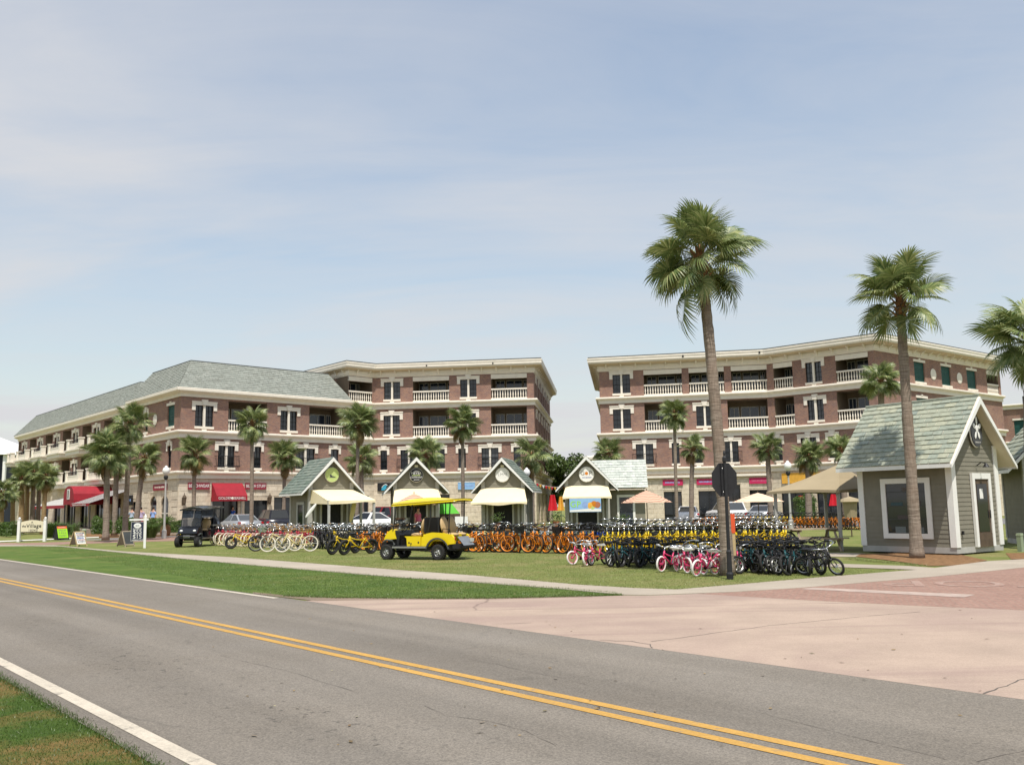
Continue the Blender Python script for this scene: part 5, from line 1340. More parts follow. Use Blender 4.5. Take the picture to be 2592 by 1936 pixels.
# ---------------------------------------------------------------- bicycles
pivot = {}
def bike(label, color, tyre='rubber', rim='chrome', bars='black', saddle='black', R_=.33, wb=1.08, fender=None, basket=None, mag=False, hb=.95, fat=.026, rimk=.55, cat='bicycle', group=None, crate=None):
    b = thing('bicycle', label, cat, (0, 0, 0), 0, group)
    pivot[b.name] = wb / 2 + .03
    k = R_ / .33; xr, xf = -wb / 2, wb / 2
    hx = xf - .20 * k; hz_ = hb * .78        # head tube
    sx, sz = xr + .30 * k, hb * .76          # seat tube top
    bbx, bbz = -.06 * k, R_ * .88
    r = .021 * max(.8, k)
    f = MB()
    f.tube([(hx - .02, 0, hz_ + .03), (hx + .03, 0, hz_ - .11)], r * 1.25, 6)
    f.tube([(hx, 0, hz_ - .02), ((hx+sx)/2 + .05, 0, (hz_ + sz) / 2 - .12 * k), (sx + .02, 0, sz - .12)], r, 6)
    f.tube([(hx + .02, 0, hz_ - .08), ((hx+bbx)/2 - .02, 0, (hz_+bbz)/2 - .10 * k), (bbx, 0, bbz)], r * 1.1, 6)
    f.tube([(sx, 0, sz), (bbx, 0, bbz)], r, 6)
    for s in (-1, 1):
        f.tube([(bbx, s*.03, bbz), (xr, s*.055, R_)], r * .7, 5)
        f.tube([(sx + .02, s*.02, sz - .1), (xr, s*.055, R_)], r * .6, 5)
    f.build('frame', M[color], b, True)
    g = MB()
    for s in (-1, 1): g.tube([(hx + .035, s*.03, hz_ - .12), (hx + .06, s*.055, hz_ - .2), (xf, s*.055, R_)], r * .75, 5)
    g.box(hx + .01, hx + .07, -.06, .06, hz_ - .16, hz_ - .12)
    if fender is None and crate is None: pass
    g.build('fork', M[color], b, True)
    for x in (xr, xf):
        w = MB().torus(R_ - fat, fat, 22, 6, 0, T(x, 0, R_)).build('wheel', M[tyre], b, True)
        m2 = MB().torus(R_ - fat * 2.1, fat * rimk, 22, 4, 0, T(x, 0, R_)).lathe([(.001, -.05), (.022, -.05), (.022, .05), (.001, .05)], 8, 0, T(x, 0, R_) @ RX(rad(90)))
        ns = 6 if mag else 10
        for i in range(ns):
            a = 2 * math.pi * i / ns
            m2.tube([(x, .03 if i % 2 else -.03, R_), (x + (R_ - fat*2.2) * math.cos(a), 0, R_ + (R_ - fat*2.2) * math.sin(a))], .014 if mag else .0035, 4 if mag else 3, 0, None, False)
        m2.build('rim', M[rim], w)
    h = MB()
    h.tube([(hx - .01, 0, hz_), (hx - .04, 0, hb * .97)], .014, 5)
    for s in (-1, 1): h.tube([(hx - .04, 0, hb * .97), (hx, s*.10, hb), (hx + .01, s*.22, hb * 1.05), (hx - .12, s*.30, hb * 1.06), (hx - .22, s*.32, hb * 1.02)], .013, 5)
    for s in (-1, 1): h.tube([(hx - .18, s*.315, hb * 1.035), (hx - .30, s*.33, hb * .985)], .021, 6, 1)
    h.build('handlebar', [M[bars], M[saddle]], b, True)
    st = MB().tube([(sx, 0, sz - .03), (sx - .02, 0, sz + .1)], .012, 5)
    st.add([(sx - .17, -.11, sz + .13), (sx - .17, .11, sz + .13), (sx + .02, .06, sz + .12), (sx + .14, .025, sz + .12), (sx + .14, -.025, sz + .12), (sx + .02, -.06, sz + .12),
            (sx - .15, -.09, sz + .06), (sx - .15, .09, sz + .06), (sx + .12, .02, sz + .08), (sx + .12, -.02, sz + .08)],
           [(0, 1, 2, 3, 4, 5)[::-1], (6, 7, 1, 0), (7, 8, 3, 2, 1), (9, 6, 0, 5, 4), (8, 9, 4, 3), (6, 9, 8, 7)])
    st.build('saddle', M[saddle], b)
    c = MB().lathe([(.09 * k, -.006), (.09 * k, .006)], 14, 0, T(bbx, -.05, bbz) @ RX(rad(90)))
    c.tube([(bbx, -.06, bbz), (bbx + .14 * k, -.07, bbz - .07 * k)], .01, 4).tube([(bbx, .06, bbz), (bbx - .14 * k, .07, bbz + .07 * k)], .01, 4)
    c.cbox((bbx + .14 * k, -.12, bbz - .07 * k), (.08, .09, .02)).cbox((bbx - .14 * k, .12, bbz + .07 * k), (.08, .09, .02))
    c.build('crank', M['black'], b)
    if fender:
        m3 = MB()
        for x, a0, a1 in ((xr, 20, 190), (xf, 40, 200)):
            n = 9; q = []
            for i in range(n + 1):
                a = rad(a0 + (a1 - a0) * i / n); q.append((x + (R_ + .025) * math.cos(a), R_ + (R_ + .025) * math.sin(a)))
            for (xa, za), (xb, zb) in zip(q[:-1], q[1:]): m3.add([(xa, -.032, za), (xb, -.032, zb), (xb, .032, zb), (xa, .032, za)], [(0, 1, 2, 3)])
        m3.build('fenders', M[fender], b)
    if basket:
        m4 = MB(); x = hx + .2
        m4.add([(x - .13, -.19, hb * .98), (x + .13, -.19, hb * .98), (x + .13, .19, hb * .98), (x - .13, .19, hb * .98), (x - .1, -.15, hb * .74), (x + .1, -.15, hb * .74), (x + .1, .15, hb * .74), (x - .1, .15, hb * .74)],
               [(0, 4, 5, 1), (1, 5, 6, 2), (2, 6, 7, 3), (3, 7, 4, 0), (4, 7, 6, 5)])
        m4.build('basket', M[basket], b)
    return b
used = set(); p_label = {}
brg = random.Random(77)
def put(p, loc, head, lean=0.0, pitch=0.0, label=None, group=None):
    if p.name not in used: p_label[p.name] = (p['label'], p.get('group'))
    o = p if p.name not in used else copy_tree(p)
    used.add(p.name)
    o['label'] = p_label[p.name][0]
    if p_label[p.name][1]: o['group'] = p_label[p.name][1]
    elif 'group' in o.keys(): del o['group']
    st = max(-38, min(38, brg.gauss(0, 13)))
    for ch in o.children:
        if ch.name.startswith(('fork', 'handlebar', 'basket')) or (ch.name.startswith('wheel') and ch.data.vertices[0].co.x > .2):
            pv = Vector((pivot[p.name], 0, 0))
            ch.matrix_local = T(*pv) @ Matrix.Rotation(rad(st), 4, Vector((-.25, 0, 1)).normalized()) @ T(*-pv)
    # head: degrees from straight at the camera, positive towards the right of the picture
    o.location = loc; o.rotation_mode = 'XYZ'
    o.rotation_euler = (rad(lean), rad(pitch), rad(head - 90))
    if label: o['label'] = label
    if group: o['group'] = group
    return o
def line(a, b, n):
    return [Vector(a).lerp(Vector(b), (i + .5) / n) for i in range(n)]
g1 = 'orange rental bicycles in the middle front row'
orange = bike('orange bicycle in the tight row of orange ones beside the yellow cart', 'orange', 'rubber', 'orange', 'black', group=g1, rimk=1.05)
A, B = G(897, 1392), G(1488, 1401)
orange_b = bike('orange bicycle with a black front basket in the tight orange row', 'orange', 'rubber', 'orange', 'black', 'saddle', group=g1, rimk=1.05, basket='black')
for i, p in enumerate(line(A, B, 36)):
    q = orange_b if i in (4, 9, 17, 25, 30) else orange
    put(q, p + Vector((brg.uniform(-.05, .05), brg.uniform(-.18, .18), 0)), 36 + brg.gauss(0, 8), brg.uniform(-9, -1), 0,
        {0: 'leftmost orange bicycle of the orange row, next to the black ones', 35: 'rightmost orange bicycle of the orange row, next to the first pink one'}.get(i))
g2 = 'red bicycles with cream wheels in the left front row'
redb = bike('red bicycle with cream tyres and fenders in the left front row', 'bikered', 'creamtyre', 'bikecream', 'chrome', 'saddle', fender='bikered', group=g2)
for i, p in enumerate(line(G(562, 1379), G(792, 1388), 24)): put(redb, p + Vector((brg.uniform(-.04, .04), brg.uniform(-.15, .15), 0)), -38 + brg.uniform(-5, 5), brg.uniform(2, 9))
g3 = 'black bicycles between the red and the orange row'
blackb = bike('black bicycle between the red row and the orange row', 'black', 'rubber', 'alloy', 'chrome', group=g3)
for p in line(G(796, 1387), G(905, 1391), 15): put(blackb, p + Vector((brg.uniform(-.03, .03), brg.uniform(-.1, .1), 0)), 14 + brg.uniform(-5, 5), brg.uniform(4, 10))
# second and third ranks behind them
g4 = 'bicycles in the second rank behind the left and middle rows'
mixed = [bike('black bicycle with silver handlebar in the second rank', 'black', 'rubber', 'alloy', 'chrome', group=g4),
         bike('yellow bicycle in the second rank behind the left row', 'yellow', 'rubber', 'yellow', 'black', group=g4),
         bike('silver bicycle in the second rank behind the orange row', 'silver', 'rubber', 'alloy', 'chrome', 'saddle', group=g4),
         bike('dark teal bicycle in the second rank of the left rows', 'teal', 'rubber', 'alloy', 'chrome', 'saddle', group=g4),
         bike('cream bicycle with tan saddle in the second rank', 'bikecream', 'creamtyre', 'alloy', 'chrome', 'saddle', group=g4)]
for j, (dy, n) in enumerate(((2.1, 44), (4.3, 13))):
    for i, p in enumerate(line(G(552, 1377), G(1486, 1401), n)):
        q = brg.choice((0, 0, 0, 1, 2, 3, 4)) if i < n * .45 else brg.choice((0, 0, 0, 2, 2, 4))
        put(mixed[q], p + Vector((.3 + brg.uniform(-.1, .1), dy + brg.uniform(-.25, .25), 0)), brg.choice((30, -35, 20)) + brg.uniform(-8, 8), brg.uniform(-7, 7))
g5 = 'yellow bicycles in the right front row'
yel = bike('yellow bicycle in the right front row behind the children bicycles', 'yellow', 'rubber', 'yellow', 'chrome', hb=.98, group=g5, rimk=.9)
for i, p in enumerate(line(G(1520, 1408), G(1985, 1404), 33)):
    put(yel, p + Vector((brg.uniform(-.06, .06), brg.uniform(-.2, .2), 0)), 16 + brg.gauss(0, 9), brg.uniform(-10, 0), 0, {0: 'leftmost yellow bicycle of the right front row, by the blue ones', 32: 'rightmost yellow bicycle of the right front row, by the picnic table'}.get(i))
g6 = 'bicycles with silver handlebars behind the yellow row'
silv = bike('black bicycle with long silver handlebar behind the yellow row', 'black', 'rubber', 'alloy', 'chrome', hb=1.06, group=g6)
for p in line(G(1515, 1399), G(1965, 1396), 27): put(silv, p + Vector((0, brg.uniform(-.15, .15), 0)), 62 + brg.uniform(-6, 6), brg.uniform(-10, -3), -4)
blue = bike('blue bicycle between the orange and yellow rows', 'bikeblue', 'rubber', 'alloy', 'black', group='blue bicycles')
for p in line(G(1490, 1399), G(1530, 1402), 4): put(blue, p + Vector((0, .5, 0)), 30 + brg.uniform(-8, 8), -5)
# far rows
g7 = 'orange bicycles in the far row before the parked cars'
faro = bike('orange bicycle in the far row left of the tan canopy', 'orange', 'rubber', 'orange', 'black', group=g7)
fary = bike('pale yellow bicycle in the far row behind the tan canopy post', 'yellow', 'rubber', 'bikecream', 'black', group='pale yellow bicycles in the far row')
for p in line(G(1772, 1337), G(1895, 1337), 14): put(faro, p, 34 + brg.uniform(-4, 4), -4)
for p in line(G(1898, 1337), G(2000, 1337), 11): put(fary, p, 20 + brg.uniform(-8, 8), -4)
g8 = 'orange bicycles in the far row under the tan canopy'
faro2 = bike('orange bicycle in the far row seen below the tan canopy', 'orange', 'rubber', 'orange', 'black', group=g8)
for p in line(G(2002, 1339), G(2172, 1341), 17): put(faro2, p, 34 + brg.uniform(-4, 4), -4)
# children's bicycles in front
kp = bike('small pink bicycle with white tyres at the front of the kids rank', 'pink', 'whitetyre', 'pink', 'chrome', 'white', .2, .68, None, None, False, .62, .026, cat='kids bicycle')
kb = bike('small black bicycle in the front rank of kids bicycles', 'black', 'rubber', 'alloy', 'black', 'black', .22, .78, None, None, True, .66, .03, cat='kids bicycle')
kt = bike('small dark bicycle with teal tubes among the kids bicycles', 'teal', 'rubber', 'black', 'black', 'black', .24, .82, None, None, True, .7, .03, cat='kids bicycle')
pk = [(1472, 1428, -50, 'leftmost small pink bicycle with pale tyres, beside the last orange one'), (1492, 1431, -18, 'second small pink bicycle from the left end of the kids rank'),
      (1696, 1446, -48, 'small pink bicycle with white front wheel, first of the group left of the palm'), (1728, 1449, 12, 'small pink bicycle with narrow turned white wheel left of the palm'),
      (1762, 1453, 22, 'small pink bicycle third in the group left of the palm'), (1786, 1457, -50, 'small pink bicycle with a white seat nearest the thick palm trunk'), (1880, 1448, -25, 'small pink bicycle just right of the orange topped post'), (1800, 1440, 30, 'small pink bicycle half hidden behind the thick palm trunk'), (1745, 1437, -30, 'small pink bicycle in the back of the group left of the palm')]
for x, y, hd, l in pk: put(kp, G(x, y), hd, brg.uniform(-10, 10), 0, l, 'pink kids bicycles')
bk = [(1512, 1431, -40, 'small pink framed bicycle with black tyres left in the kids rank')]
kpb = bike('small pink bicycle with black tyres in the left kids group', 'pink', 'rubber', 'alloy', 'alloy', 'white', .19, .66, None, None, False, .6, .026, cat='kids bicycle')
put(kpb, G(1515, 1430), -42, 6, 0, None, 'pink kids bicycles')
g9 = 'dark kids bicycles left of the thick palm'
for i, p in enumerate(line(G(1552, 1433), G(1690, 1437), 9)):
    put(kb if i % 3 else kt, p + Vector((brg.uniform(-.1, .1), brg.uniform(-.2, .4), 0)), brg.choice((-48, -40, -20, 15)) + brg.uniform(-10, 10), brg.uniform(-14, 14), 0,
        'small black bicycle in the kids group left of the thick palm' if i % 3 else 'small teal and black bicycle in the kids group left of the thick palm', g9)
g10 = 'dark kids bicycles right of the thick palm'
for j in range(2):
    for i, p in enumerate(line(G(1878, 1449 - 14*j), G(2066, 1453 - 22*j), 11)):
        put(kb if i % 4 else kt, p + Vector((brg.uniform(-.1, .1), brg.uniform(-.2, .2), 0)), brg.choice((-45, -25, 20, 38)) + brg.uniform(-10, 10), brg.uniform(-16, 16), 0,
            'small black bicycle in the kids group right of the thick palm' if i % 4 else 'small teal and black bicycle in the kids group right of the thick palm', g10)
g11 = 'dark kids bicycles in the rear rank before the yellow row'
for i, p in enumerate(line(G(1560, 1425), G(2010, 1428), 18)):
    put(kb, p + Vector((brg.uniform(-.12, .12), brg.uniform(-.3, .3), 0)), brg.choice((-40, -20, 25, 40)) + brg.uniform(-12, 12), brg.uniform(-16, 16), 0, 'small black bicycle in the rear kids rank right before the yellow row', g11)
end = bike('bicycle with a pale rimmed wheel at the right end of the kids rank', 'black', 'rubber', 'alloy', 'chrome', 'black', .215, .74, hb=.66, cat='bicycle')
put(end, G(2078, 1456), 55, 14)
# loose bicycles in front of the left row
stretch = bike('low yellow bicycle with black spoked wheels right of the black cart', 'yellow', 'rubber', 'black', 'black', 'black', .29, 1.15, None, None, True, .86, .05)
put(stretch, G(618, 1388), -68, 5)
s2 = put(stretch, G(870, 1402), -38, -6, 0, 'low yellow bicycle facing the camera between cream bicycles and yellow cart')
s3 = put(stretch, G(905, 1403), -50, -8, 0, 'second low yellow bicycle right beside the yellow cart front')
cr = bike('cream bicycle with white tyres, front one of the cream group', 'bikecream', 'creamtyre', 'alloy', 'chrome', 'saddle', .33, 1.1, 'silver', None, True)
put(cr, G(750, 1397), -72, 4)
put(cr, G(712, 1396), -66, 6, 0, 'cream bicycle second from the front in the cream group')
cr2 = bike('dark bicycle with grey tyres at the left of the cream group', 'black', 'rubber', 'alloy', 'chrome', 'black', .33, 1.08)
put(cr2, G(680, 1394), -60, 6)
ycart = bike('yellow bicycle leaning against the far side of the black cart', 'yellow', 'rubber', 'yellow', 'black', 'black')
put(ycart, G(452, 1383), 20, -10)
tb = bike('bicycle with a pale green front basket in the red row', 'bikered', 'creamtyre', 'bikecream', 'chrome', 'saddle', .33, 1.08, 'bikered', 'utility')
put(tb, G(676, 1386) + Vector((0, .7, 0)), -20, 4)
# ---------------------------------------------------------------- golf carts
def cart(label, loc, rz, paint, roof, glass_='clear', third=True):
    c = thing('golf_cart', label, 'golf cart', loc, rz)
    L = 1.97; bw = .56
    for x in (0, L):
        for s in (-1, 1):
            y = s * .5
            w = MB().lathe([(.13, -.11), (.22, -.115), (.25, -.08), (.252, 0), (.25, .08), (.22, .115), (.13, .11)], 22, 0, T(x, y, .25) @ RX(rad(90)), False)
            for i in range(22):
                a = 2*math.pi*i/22; w.cbox((0, 0, 0), (.03, .2, .018), 0, T(x + .251*math.cos(a), y, .25 + .251*math.sin(a)) @ RY(-a + math.pi/2))
            wo = w.build('wheel', M['rubber'], c, False)
            h = MB().lathe([(.14, .085), (.125, .06), (.06, .05), (.05, .09), (.001, .095)], 16, 0, T(x, y, .25) @ RX(rad(90 if s < 0 else -90))).torus(.132, .012, 20, 5, 0, T(x, y + s*.09, .25))
            for i in range(5):
                a = 2*math.pi*i/5; h.tube([(x + .04*math.cos(a), y + s*.085, .25 + .04*math.sin(a)), (x + .125*math.cos(a), y + s*.075, .25 + .125*math.sin(a))], .018, 5)
            h.build('rim', M['alloy'], wo, True)
        MB().tube([(x, -.45, .25), (x, .45, .25)], .035, 6).build('axle', M['iron'], c)
    # chassis and floor
    MB().box(-.62, 1.62, -.42, .42, .30, .44).box(1.1, 1.75, -.53, .53, .40, .46).build('chassis', M['black'], c)
    # rear body with wheel arches
    prof = [(-.60, .52), (-.58, .70), (-.5, .80), (-.2, .86), (.25, .88), (.45, .84), (.62, .72), (.64, .44), (.42, .44)] + [(.38*math.cos(rad(a)), .27 + .38*math.sin(rad(a))) for a in (25, 55, 90, 125, 150)] + [(-.40, .50)]
    rb_ = MB()
    for s in (-1, 1): rb_.prism([(x, s*bw, z) for x, z in prof], (0, -s*.09, 0))
    rb_.box(-.5, .6, -.48, .48, .60, .82).build('rear_body', M[paint], c)
    ar = MB()
    for s in (-1, 1):
        q = [(.40*math.cos(rad(a)), .27 + .40*math.sin(rad(a))) for a in range(12, 169, 12)]
        for (xa, za), (xb, zb) in zip(q[:-1], q[1:]): ar.add([(xa, s*.5, za), (xb, s*.5, zb), (xb, s*.64, zb), (xa, s*.64, za), (xa*1.12, s*.64, .27 + (za-.27)*1.12), (xb*1.12, s*.64, .27 + (zb-.27)*1.12)], [(0, 1, 2, 3), (3, 2, 5, 4)])
    ar.build('wheel_arch', M['slateboard'], c)
    sp = MB()
    for s in (-1, 1): sp.prism([(.66, s*bw, .44), (1.18, s*bw, .44), (1.2, s*bw, .70), (1.28, s*bw, .76), (.66, s*bw, .76)], (0, -s*.05, 0))
    sp.box(.66, 1.18, -.5, .5, .46, .74).build('seat_base', M[paint], c)
    MB().tube([(1.02, bw + .012, .53), (1.02, bw + .013, .531)], .03, 10).lathe([(.032, 0), (.001, .006)], 10, 0, T(.74, bw + .004, .56) @ RX(rad(-90))).lathe([(.032, 0), (.001, .006)], 10, 0, T(1.1, bw + .004, .55) @ RX(rad(-90))).build('port', M['black'], c)
    # front cowl
    fc = [(1.62, .68), (1.68, .80), (1.71, .97), (1.79, 1.0), (1.97, .90), (2.08, .74), (2.11, .66), (2.05, .64)]
    MB().prism([(1.5, -.36, .36), (2.02, -.36, .36), (2.06, -.36, .64), (1.5, -.36, .68)], (0, .72, 0)).build('underbody', M['black'], c)
    cw = MB().prism([(x, -.5, z) for x, z in fc], (0, 1.0, 0)).build('front_cowl', M[paint], c)
    MB().prism([(1.60, -.49, .46), (1.68, -.49, .95), (1.56, -.49, .93), (1.5, -.49, .8), (1.55, -.49, .46)], (0, .98, 0)).build('dashboard', M['black'], c)
    fb = MB()
    for s in (-1, 1): fb.tube([(1.72, s*.55, .42), (1.66, s*.57, .50), (1.74, s*.58, .62), (1.95, s*.6, .64), (2.1, s*.56, .56)], .035, 6)
    fb.build('front_fender', M['slateboard'], c)
    MB().box(2.04, 2.16, -.46, .46, .42, .57).tube([(2.15, -.4, .5), (2.2, -.2, .52), (2.2, .2, .52), (2.15, .4, .5)], .03, 6).build('front_bumper', M['black'], c)
    for s in (-1, 1): MB().ball((2.05, s*.34, .78), .07, 10, 6, 0, None, (.6, 1.2, .8)).build('headlight', M['globe'], c)
    MB().box(2.165, 2.18, -.17, .17, .46, .56).build('front_plate', M['plate'], c)
    for s in (-1, 1): MB().box(.40, 1.72, s*.56 - .06, s*.56 + .06, .38, .43).build('running_board', M['alloy'], c)
    # seats
    def bench(x, d, back=True, col='seat', name='seat'):
        se = MB()
        for s in (-1, 1): se.ball((x + .22*d, s*.25, .80), .25, 12, 6, 0, None, (.95, .95, .28))
        o = se.build(name, M[col], c, True)
        bk_ = MB()
        for s in (-1, 1): bk_.ball((x - .06*d, s*.25, 1.10), .26, 12, 7, 0, T(x - .06*d, 0, 1.1) @ RY(rad(-10*d)) @ T(-(x - .06*d), 0, -1.1), (.24, .98, 1.15))
        bk2 = bk_.build('seat_back', M[col], c, True)
        MB().box(x - .16*d - .02, x - .16*d + .02, -.46, .46, .86, 1.36).build('back_shell', M['black'], bk2)
        for s in (-1, 1): MB().tube([(x, s*.53, .80), (x + .05*d, s*.53, 1.0), (x + .3*d, s*.53, .98), (x + .34*d, s*.53, .82)], .014, 5).build('hip_rail', M['iron'], c)
    bench(.72, 1)
    if third:
        bench(-.12, -1)
        MB().box(-.86, -.56, -.42, .42, .40, .44).build('footrest', M['black'], c)
        MB().add([(-.60, -.36, .74), (-.60, .36, .74), (-.84, .36, .46), (-.84, -.36, .46)], [(0, 1, 2, 3)]).build('tread_plate', M['alloy'], c)
    MB().box(-.78, -.52, -.55, .55, .36, .52).build('rear_bumper', M['black'], c)
    for s in (-1, 1): MB().ball((-.57, s*.47, .66), .06, 10, 6, 0, None, (.4, .9, 1.3)).build('tail_light', M['tail'], c)
    MB().box(-.80, -.785, -.40, -.18, .56, .68).build('licence_plate', M['plate'], c)
    # steering wheel, windshield and struts
    MB().torus(.17, .014, 18, 5, 0, T(1.42, .26, 1.05) @ RZ(rad(90)) @ RX(rad(-32))).tube([(1.6, .26, .85), (1.42, .26, 1.05)], .018, 5).build('steering_wheel', M['black'], c)
    zf, zr = 1.80, 1.90
    for s in (-1, 1):
        for q in ([(1.76, s*.5, .94), (1.62, s*.5, zf)], [(.42, s*.5, .84), (.32, s*.5, 1.3), (.30, s*.48, zr)], [(-.36, s*.5, .84), (-.42, s*.48, zr)]):
            MB().tube(q, .021, 5).build('roof_strut', M['black'], c)
    MB().add([(1.77, -.49, .96), (1.77, .49, .96), (1.70, .49, 1.36), (1.70, -.49, 1.36)], [(0, 1, 2, 3)]).build('windshield', M[glass_], c)
    if glass_ != 'clear':
        MB().add([(1.70, -.49, 1.37), (1.70, .49, 1.37), (1.64, .49, 1.76), (1.64, -.49, 1.76)], [(0, 1, 2, 3)]).build('windshield', M[glass_], c)
    if glass_ != 'clear':
        for s in (-1, 1):
            MB().add([(-.40, s*.5, 1.05), (.45, s*.5, 1.05), (.36, s*.49, 1.80), (-.42, s*.48, 1.84)], [(0, 1, 2, 3)]).build('side_curtain', M[glass_], c)
            MB().add([(.5, s*.5, 1.40), (1.66, s*.5, 1.40), (1.62, s*.49, 1.80), (.42, s*.49, 1.80)], [(0, 1, 2, 3)]).build('side_curtain', M[glass_], c)
        MB().box(-.46, .44, -.52, .52, .98, 1.05).build('belt_rail', M['alloy'], c)
    # arched roof
    r = MB(); nx, ny = 14, 8
    def zt(x, y): s = (x + .66) / 2.42; return 1.80 + .13 * (1 - s) + (.04 + .12 * math.sin(math.pi * min(1, .12 + 1.02 * (1 - s)))) * (1 - (y / .6) ** 2) ** .6 if abs(y) < .599 else 1.80 + .13 * (1 - s)
    g_ = [[(-.66 + 2.42*i/nx, -.6 + 1.2*j/ny) for j in range(ny + 1)] for i in range(nx + 1)]
    vs = [(x, y, zt(x, y)) for row in g_ for x, y in row] + [(x, y, zt(x, y) - .06) for row in g_ for x, y in row]
    n1 = (nx + 1) * (ny + 1); fs = []
    for i in range(nx):
        for j in range(ny):
            a = i*(ny+1) + j; q = (a, a + ny + 1, a + ny + 2, a + 1)
            fs += [q, tuple(n1 + k for k in q[::-1])]
    edge = [i*(ny+1) for i in range(nx+1)] + [nx*(ny+1) + j for j in range(1, ny+1)] + [i*(ny+1) + ny for i in range(nx-1, -1, -1)] + [j for j in range(ny-1, 0, -1)]
    for a, b2 in zip(edge, edge[1:] + edge[:1]): fs.append((a, b2, n1 + b2, n1 + a))
    r.add(vs, fs); r.build('roof', M[roof], c, True)
    MB().box(-.5, .28, -.5, .5, 1.80, 1.82).build('roof_lining', M['slateboard'], c)
    return c
fr, rr_ = G(981, 1415.7), G(1111.6, 1417)
dv = (fr - rr_).normalized()
ang = math.atan2(dv.y, dv.x)
# near wheels stand .5 m to the left of the axis
axis = rr_ - Vector((-dv.y, dv.x, 0)) * .5
cart('yellow six seat golf cart with yellow roof parked on the lawn', axis, ang, 'cart', 'cart')
cart('black golf cart with tinted windshield and tan seats at the left end of the bicycles', G(524, 1380), rad(-98), 'gloss', 'gloss', 'tinted')
# ---------------------------------------------------------------- parked cars
def car(label, loc, head, paint, kind='sedan', cat='car'):
    c = thing('parked_car', label, cat, loc, rad(head))        # local +x is the car's nose
    if kind == 'sedan':
        low = [(-2.3, .38), (-2.36, .62), (-2.3, .92), (-1.6, 1.0), (1.0, .95), (1.9, .82), (2.25, .66), (2.3, .4), (2.1, .25), (-2.1, .25)]
        cab = [(-1.85, .98), (-1.05, 1.42), (.1, 1.46), (1.15, .95)]
    elif kind == 'suv':
        low = [(-2.25, .42), (-2.3, .75), (-2.25, 1.05), (-1.6, 1.10), (1.0, 1.08), (2.0, 1.0), (2.25, .8), (2.3, .45), (2.1, .3), (-2.1, .3)]
        cab = [(-2.2, 1.06), (-1.95, 1.72), (.2, 1.76), (1.05, 1.08)]
    else:
        low = [(-2.7, .5), (-2.75, .8), (-2.7, 1.1), (-.6, 1.12), (1.2, 1.12), (2.3, 1.05), (2.55, .85), (2.6, .5), (2.4, .38), (-2.4, .38)]
        cab = [(-.7, 1.1), (-.5, 1.80), (.6, 1.82), (1.35, 1.12)]
    b = MB(); n = len(low); secs = [(-.90, .90), (-.84, 1.0), (.84, 1.0), (.90, .90)]
    zc = .66
    vs = [(x * (1 if k == 1 else .975), y, zc + (z - zc) * (1 if k == 1 else .93)) for y, k in secs for x, z in low]
    fs = [tuple(range(n))[::-1], tuple(3*n + i for i in range(n))]
    for s in range(3):
        for i in range(n): fs.append((s*n + i, s*n + (i+1) % n, (s+1)*n + (i+1) % n, (s+1)*n + i))
    b.add(vs, fs)
    body = b.build('body', M[paint], c, True)
    k = MB(); m = len(cab)
    vs = [(x, s * (.80 if z < 1.15 else .64), z) for s in (-1, 1) for x, z in cab]
    k.add(vs, [(0, 1, 2, 3)[::-1], (4, 5, 6, 7)] + [(i, (i+1) % 4, 4 + (i+1) % 4, 4 + i) for i in range(4)])
    k.build('cabin', M[paint], c)
    def win(p, q, r, s, name):
        a = [Vector(v) for v in (p, q, r, s)]; ctr = sum(a, Vector()) / 4
        nn = (a[1] - a[0]).cross(a[3] - a[0]).normalized()
        if nn.dot(ctr - Vector((0, 0, 1.1))) < 0: nn = -nn
        MB().add([ctr + (v - ctr) * .86 + nn * .012 for v in a], [(0, 1, 2, 3)]).build(name, M['glass'], c)
    V = lambda i, s: (cab[i][0], s * (.80 if cab[i][1] < 1.15 else .64), cab[i][1])
    win(V(0, -1), V(0, 1), V(1, 1), V(1, -1), 'rear_window'); win(V(3, -1), V(3, 1), V(2, 1), V(2, -1), 'windscreen')
    for s in (-1, 1):
        md = lambda i, j, t: tuple(p + (q - p) * t for p, q in zip(V(i, s), V(j, s)))
        win(V(0, s), md(0, 3, .52), md(1, 2, .5), V(1, s), 'side_window'); win(md(0, 3, .54), V(3, s), V(2, s), md(1, 2, .52), 'side_window')
    xr = low[0][0]
    for x in (xr + .95, -xr - .95 if kind != 'truck' else 1.75):
        for s in (-1, 1):
            w = MB().lathe([(.2, -.1), (.31, -.11), (.335, -.06), (.335, .06), (.31, .11), (.2, .1)], 18, 0, T(x, s*.82, .335) @ RX(rad(90)), False).build('wheel', M['rubber'], c)
            MB().lathe([(.2, 0), (.14, -.02), (.001, -.01)], 14, 0, T(x, s*.925, .335) @ RX(rad(90 * s))).build('rim', M['alloy'], w)
    for s in (-1, 1):
        MB().box(xr - .03, xr + .22, s*.84 - .09, s*.84 + .09, .72, .90).build('tail_light', M['tail'], c)
        MB().box(-xr - .25, -xr + .01, s*.72 - .12, s*.72 + .12, .6, .74).build('headlight', M['globe'], c)
    MB().box(xr - .045, xr - .02, -.26, .26, .62, .76).build('licence_plate', M['plate'], c)
    MB().box(xr - .06, xr + .1, -.86, .86, .34, .5).build('bumper', M[paint], c)
    return c
def cp(px, Y, z=.02): p = D(px, 1300, Y); return (p.x, p.y, z)
car('silver sedan parked by the red shop awning, seen from behind', cp(606, 70.5, .02), 128, 'silver')
car('dark blue suv parked left of the lime disc kiosk', cp(688, 71, .02), 120, 'cardark', 'suv')
car('dark red pickup behind the cream canopy of the left kiosk', cp(982, 66), 160, 'carred', 'truck', 'pickup truck')
car('white topped car half hidden by the bicycles under the left canopy', cp(930, 64), 175, 'carwhite', 'sedan')
car('white sedan seen from behind, left of the thick palm', cp(1742, 77), 78, 'carwhite')
